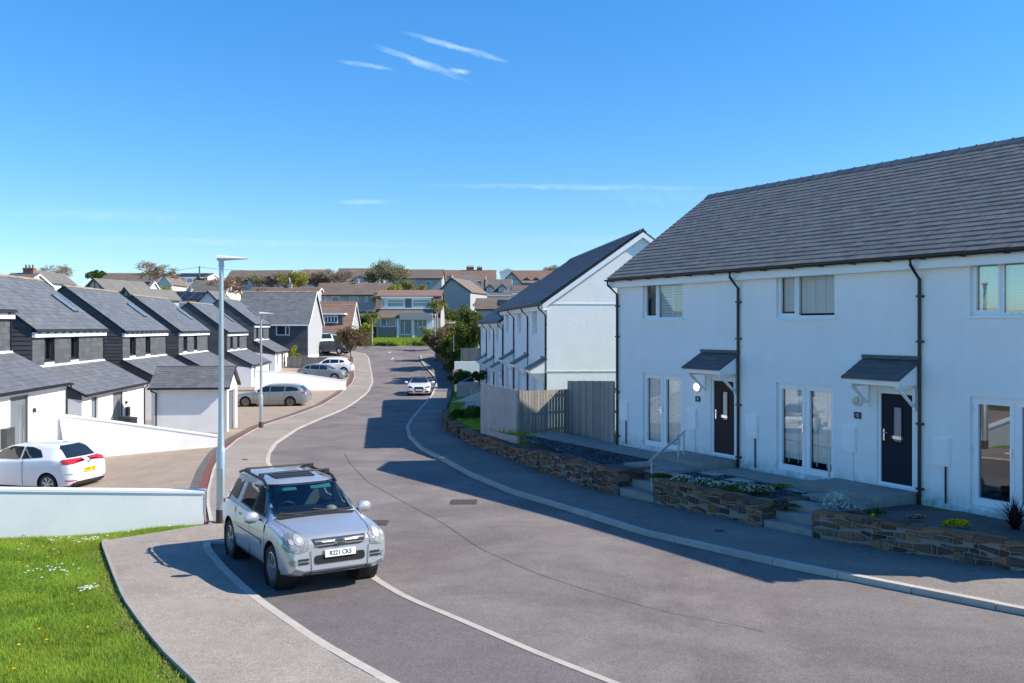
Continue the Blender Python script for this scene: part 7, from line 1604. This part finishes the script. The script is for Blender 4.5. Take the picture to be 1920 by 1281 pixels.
def bare_tree(label, base, H, seed, mat='twig', depth=5, spread=.6, wind=(0, 0, 0), leaves=None, nl=0, ls=.2, group='bare spring trees on the skyline', name='bare_tree', th=1.0, L0=.25, wide=1.25):
    random.seed(seed); np.random.seed(seed); S, T = [], []; grow(base, (random.gauss(0, .1), 0, 1), H * L0, H * .022 * th, depth, S, T, .10, spread, 4 if depth < 6 else 3, .76, wind)
    zs = max(max(s_[1][2] for s_ in S) - base[2], .1); k = H / zs; kx = k * wide; f = lambda p: (base[0] + (p[0] - base[0]) * kx, base[1] + (p[1] - base[1]) * kx, base[2] + (p[2] - base[2]) * k)
    S = [(f(a), f(b_), max(r * k, .027 * th), max(r2 * k, .02 * th), d) for a, b_, r, r2, d in S]; T = [f(t) for t in T]
    o = empty(name, base, 0, label, 'tree', group); inv = np.array(base)
    big = [((*np.subtract(a, inv),), (*np.subtract(b_, inv),), r, r2) for a, b_, r, r2, d in S if d >= depth - 1]; sm = [((*np.subtract(a, inv),), (*np.subtract(b_, inv),), r, r2) for a, b_, r, r2, d in S if d < depth - 1]
    segs_mesh('trunk', big, MT['bark'], o); to = segs_mesh('twigs', sm, MT[mat], o)
    tw = []
    Ta = np.array(T) - inv
    if leaves:
        P = Ta[np.random.randint(0, len(Ta), nl)] + np.random.randn(nl, 3) * H * .035; np_mesh('leaves', quads(P, ls), 4, MT[leaves], parent=o)
    return o
def leafy(label, base, H, rx, seed, mat='leaf', n=5000, s=.14, clumps=26, trunk=.25, group=None, name='leafy_tree', ry=None, dark=None, low=.15, asp=.6):
    random.seed(seed); np.random.seed(seed); o = empty(name, base, 0, label, 'tree' if 'tree' in name or 'palm' in name else 'shrub', group); ry = ry or rx; P = []
    cz = H * (low + (1 - low) * .5); rz_ = H * (1 - low) * .5
    for i in range(clumps):
        v = np.random.randn(3); v /= np.linalg.norm(v); v *= random.uniform(.35, .95); c = np.array([v[0] * rx, v[1] * ry, cz + v[2] * rz_ * .85]); cr = random.uniform(.22, .42) * (rx + rz_) / 2
        q = np.random.randn(n // clumps, 3); q /= np.linalg.norm(q, axis=1)[:, None]; q *= (np.random.rand(len(q)) ** .35)[:, None] * cr; q[:, 2] *= .8; P.append(q + c)
    P = np.concatenate(P); P = P[P[:, 2] > .05]; U = np.random.rand(len(P), 2); np_mesh('crown', quads(P, s, 1, asp), 4, MT[mat], U, parent=o)
    S, T = [], []; grow((0, 0, -.3), (0, 0, 1), H * .3, max(.05, H * .02), 3, S, T, .1, .6, 3, .7); S = [x[:4] for x in S]; segs_mesh('trunk', S, MT['bark'], o); return o
def palm(label, base, H, seed, n=150, fl=1.0, group='cordyline palms by the chalet house', heads=3):
    random.seed(seed); np.random.seed(seed); o = empty('cordyline_palm', base, 0, label, 'palm', group); t = MB(); t.tube([(0, 0, -.4), (.05, 0, H * .35), (0, .05, H * .62)], [.16, .13, .11], 8); hs_ = []
    for k in range(heads): a = k * 6.28 / heads + .4; e = Vector((math.cos(a) * H * .14, math.sin(a) * H * .14, H * random.uniform(.78, .9))); t.tube([(0, .05, H * .6), e], [.10, .08], 6); hs_.append(e)
    t.build('trunk', MT['trunk_palm'], o, smooth=40); V = []
    for e in hs_:
        for _ in range(n):
            d = Vector(np.random.randn(3)); d.z = abs(d.z) * .8 - .35; d.normalize(); l = fl * random.uniform(.7, 1.1); q = d.cross(Vector((0, 0, 1))).normalized() * .035; m_ = e + d * l * .55 + Vector((0, 0, .08)); en = e + d * l + Vector((0, 0, -.3 * l)); V += [tuple(e - q), tuple(e + q), tuple(m_ + q * 1.2), tuple(m_ - q * 1.2), tuple(m_ - q * 1.2), tuple(m_ + q * 1.2), tuple(en + q * .1), tuple(en - q * .1)]
    np_mesh('leaves', np.array(V), 4, MT['leaf_palm'], parent=o); return o
def hb_(x, y, Y): return (px(x, Y), Y, pz(y, Y))
def trunkH(yt, yb, Y): return (yb - yt) * Y / F
bare_tree('wide wind-swept bare tree on the left skyline', hb_(276, 545, 158), trunkH(486, 545, 158), 3, 'twig', 6, .62, (.25, 0, 0), th=.9, wide=1.75)
bare_tree('bare tree with olive lower twigs at the left skyline', hb_(124, 548, 140), trunkH(494, 548, 140), 5, 'twig', 6, .7, th=.7, wide=1.5)
leafy('rusty olive bush under the left bare tree', hb_(103, 545, 136), trunkH(512, 545, 136), 2.0, 6, 'leaf_bronze', 2500, .13, group='bushes on the left skyline', name='rusty_bush')
leafy('dark evergreen tuft above the half timbered gable', hb_(180, 545, 170), trunkH(507, 545, 170), 1.9, 8, 'leaf_dark', 2200, .16, name='evergreen_tree', low=.5)
leafy('yellow green bush beside the solar block roof', hb_(300, 560, 150), trunkH(534, 560, 150), 2.6, 9, 'leaf_yel', 2200, .13, group='bushes on the left skyline', name='rusty_bush', low=.1)
leafy('dark green bush by the white skyline house', hb_(378, 540, 185), trunkH(517, 540, 185), 1.4, 10, 'leaf', 1500, .16, group='bushes on the left skyline', name='rusty_bush')
bare_tree('reddish bare tree right of the tall lamp column', hb_(424, 572, 128), trunkH(520, 572, 128), 11, 'twig_red', 6, .7, th=.8, wide=1.5)
for i, (x, yt, w, sd, lf) in enumerate(((446, 514, 0, 12, None), (474, 512, 0, 13, 'leaf_pale'), (500, 512, 0, 14, None), (523, 510, 0, 15, 'leaf_pale'), (596, 508, 0, 16, None), (616, 506, 0, 17, None), (634, 503, 0, 18, None))):
    bare_tree(['bare tree nearest the tall lamp head', 'thin tree with olive buds, left of centre', 'bare leafless tree between two budding trees', 'budding tree left of the bright green one', 'bare tree before the red hipped roof', 'bare tree between the red roof and the big brown roof', 'bare tree at the left end of the big brown roof'][i],
              hb_(x, 556, 172), trunkH(yt, 556, 172), sd, 'twig', 5, .6, leaves=lf, nl=1100, ls=.12, th=.9)
leafy('bright yellow green tree above the big slate house', hb_(552, 558, 168), trunkH(500, 558, 168), 2.6, 20, 'leaf_yel', 3600, .12, group=None, name='yellow_green_tree', low=.25)
for i, (x, yt, w, sd) in enumerate(((698, 500, 2.6, 21), (722, 486, 3.2, 22), (745, 496, 2.6, 23))):
    bare_tree(['pale budding tree left of the tallest one', 'tallest pale budding tree on the centre skyline', 'pale budding tree right of the tallest one'][i], hb_(x, 552, 186), trunkH(yt, 552, 186), sd, 'twig', 5, .62, leaves='leaf_pale', nl=2600, ls=.13, th=.8)
bare_tree('bare tree just left of the terrace ridge on the right skyline', hb_(1036, 540, 215), trunkH(496, 540, 215), 24, 'twig', 5, .6)
leafy('round yellow green shrub behind the chalet house, left one', hb_(742, 566, 152), trunkH(528, 566, 152), 1.7, 30, 'leaf_yel', 2200, .13, group='yellow green shrubs behind the chalet roof', name='golden_shrub')
leafy('round yellow green shrub behind the chalet house, right one', hb_(792, 566, 152), trunkH(533, 566, 152), 1.4, 31, 'leaf_yel', 2000, .13, group='yellow green shrubs behind the chalet roof', name='golden_shrub')
leafy('bronze leaved round tree at the top of the left pavement', hb_(659, 678, 100), trunkH(606, 678, 100), 1.95, 32, 'leaf_bronze', 6500, .085, 34, name='bronze_tree', low=.22)
leafy('slim pale young tree in front of the big dark house', hb_(550, 694, 97.5), trunkH(643, 694, 97.5), .65, 33, 'leaf_yel', 1500, .07, 16, name='young_tree', low=.15)
palm('cordyline palm on the lawn left of the chalet house', hb_(697, 640, 134), trunkH(586, 640, 134), 40, 130, 1.25)
palm('tall cordyline palm at the right end of the chalet house', hb_(819, 640, 126), trunkH(556, 640, 126), 41, 140, 1.1)
leafy('lime green bush behind the left palm', hb_(680, 640, 138), trunkH(604, 640, 138), 1.6, 42, 'leaf_yel', 2200, .12, name='garden_bush', group='bushes around the chalet house')
leafy('dark green bush behind the left palm', hb_(672, 632, 146), trunkH(588, 632, 146), 2.0, 43, 'leaf_dark', 2200, .14, name='garden_bush', group='bushes around the chalet house')
leafy('dark low bush at the front of the far lawn', hb_(719, 655, 128), 1.0, 2.2, 44, 'leaf_dark', 2600, .07, name='low_bush', group='low bushes edging the far lawn', ry=.6, low=0)
leafy('low bush at the right end of the far lawn', hb_(790, 652, 127), .9, 2.4, 45, 'leaf', 2400, .07, name='low_bush', group='low bushes edging the far lawn', ry=.6, low=0)
leafy('bright green bush below the plain grey gable', hb_(840, 606, 150), trunkH(578, 606, 150), 2.9, 46, 'leaf', 3000, .12, name='garden_bush', group='bushes around the chalet house')
# hedge
P = np.random.rand(5200, 3) * [1.9, 1.4, 2.5]; sd_ = np.random.randint(0, 5, len(P)); P[sd_ == 0, 0] = 0; P[sd_ == 1, 0] = 1.9; P[sd_ == 2, 1] = 0; P[sd_ == 3, 2] = 2.5; P += np.random.randn(*P.shape) * .03; b0 = hb_(665, 655, 126); P += b0
np_mesh('clipped_hedge', quads(P, .08), 4, MT['leaf'], label='square clipped green hedge behind the bronze leaved tree', cat='hedge')
# far lawn
m = np.zeros((8, 24, 3))
for i in range(8):
    for j in range(24):
        x = 662 + (822 - 662) * j / 23; Y = 127.5 + 13 * i / 7; m[i, j] = (px(x, Y), Y, pz(657 - .04 * (x - 662) * .6, 127.5) * (1 - i / 7) + pz(633, 140.5) * (i / 7))
grid_mesh('far_lawn', m, MT['grass_flat'] if 'grass_flat' in MT else MT['turf'], kind='structure')
V = []
for _ in range(26000): Y = 127.6 + random.random() * 12.5; x = random.uniform(664, 820); t = (Y - 127.5) / 13; V.append((px(x, Y), Y, pz(657 - .024 * (x - 662), 127.5) * (1 - t) + pz(633, 140.5) * t))
grass_blades('far_grass', np.array(V), .10, .22, .05, MT['grass'])
stone_wall([(px(664, 127), 127.2, -3.4, pz(656, 127)), (px(740, 127), 127.2, -3.3, pz(655, 127)), (px(815, 127), 127.2, -3.2, pz(651, 127))][::-1], 'low dark wall edging the far lawn by the junction', th=.3, hmin=.12, hmax=.25)
# right hand bushes
rb = [('big dark bush against the last terrace house', 886, 668, 580, 84, 1.9, 'leaf', 6500), ('tall green bush by the low brown roof', 884, 640, 562, 96, 1.9, 'leaf', 5000), ('yellow green bush above the dark timber fence', 872, 676, 606, 86, 1.9, 'leaf_yel', 5000),
      ('green bush leaning over the high stone wall', 848, 690, 618, 88, 1.9, 'leaf', 5000), ('bronze bush over the high stone wall', 836, 676, 600, 95, 2.0, 'leaf_bronze', 5000), ('dark bush at the far end of the high stone wall', 820, 664, 618, 104, 1.9, 'leaf_dark', 4000),
      ('pale green bush at the right end of the chalet lawn', 806, 652, 603, 118, 1.7, 'leaf_pale', 3600), ('dark green bush low over the stone wall', 858, 702, 650, 84, 1.5, 'leaf_dark', 4000)]
for i, (lb, x, yb, yt, Y, r, mt, n) in enumerate(rb): leafy(lb, hb_(x, yb, Y), trunkH(yt, yb, Y) * .93, r * .84, 50 + i, mt, n, .11, 30, group='bushes above the high stone wall', name='garden_bush', low=.05)
leafy('dark shrub in front of the white retaining wall', hb_(868, 724, 66), 1.2, 1.2, 60, 'leaf_dark', 3500, .07, name='garden_shrub', group='shrubs in the far front gardens', low=0)
leafy('large dark shrub left of the timber screen', hb_(884, 800, 43.5), 1.0, 1.15, 61, 'leaf_dark', 5500, .045, name='garden_shrub', group='shrubs in the far front gardens', low=0)
leafy('small dark shrub by the far terrace steps', hb_(900, 716, 62), .8, .6, 62, 'leaf_dark', 1800, .06, name='garden_shrub', group='shrubs in the far front gardens', low=0)

for i, (lb, x, yb, yt, Y, r, mt) in enumerate((('olive bush behind the reddish roof left of centre', 486, 566, 536, 164, 2.2, 'leaf_bronze'), ('pale bush at the right end of the long grey terrace', 716, 575, 545, 163, 2.0, 'leaf_pale'),
    ('olive bush below the brown skyline roof right of the budding trees', 762, 556, 524, 190, 2.4, 'leaf_pale'), ('dark bush between the tiled house and the left palm', 664, 640, 600, 130, 1.3, 'leaf_dark'),
    ('brown twiggy bush on the skyline beside the red hipped roof', 540, 560, 526, 182, 2.6, 'leaf_bronze'), ('green bush in front of the pale dormered house', 912, 590, 562, 150, 2.0, 'leaf'))):
    leafy(lb, hb_(x, yb, Y), trunkH(yt, yb, Y), r, 80 + i, mt, 1800, .14, group='bushes between the hillside houses', name='hillside_bush', low=.05)
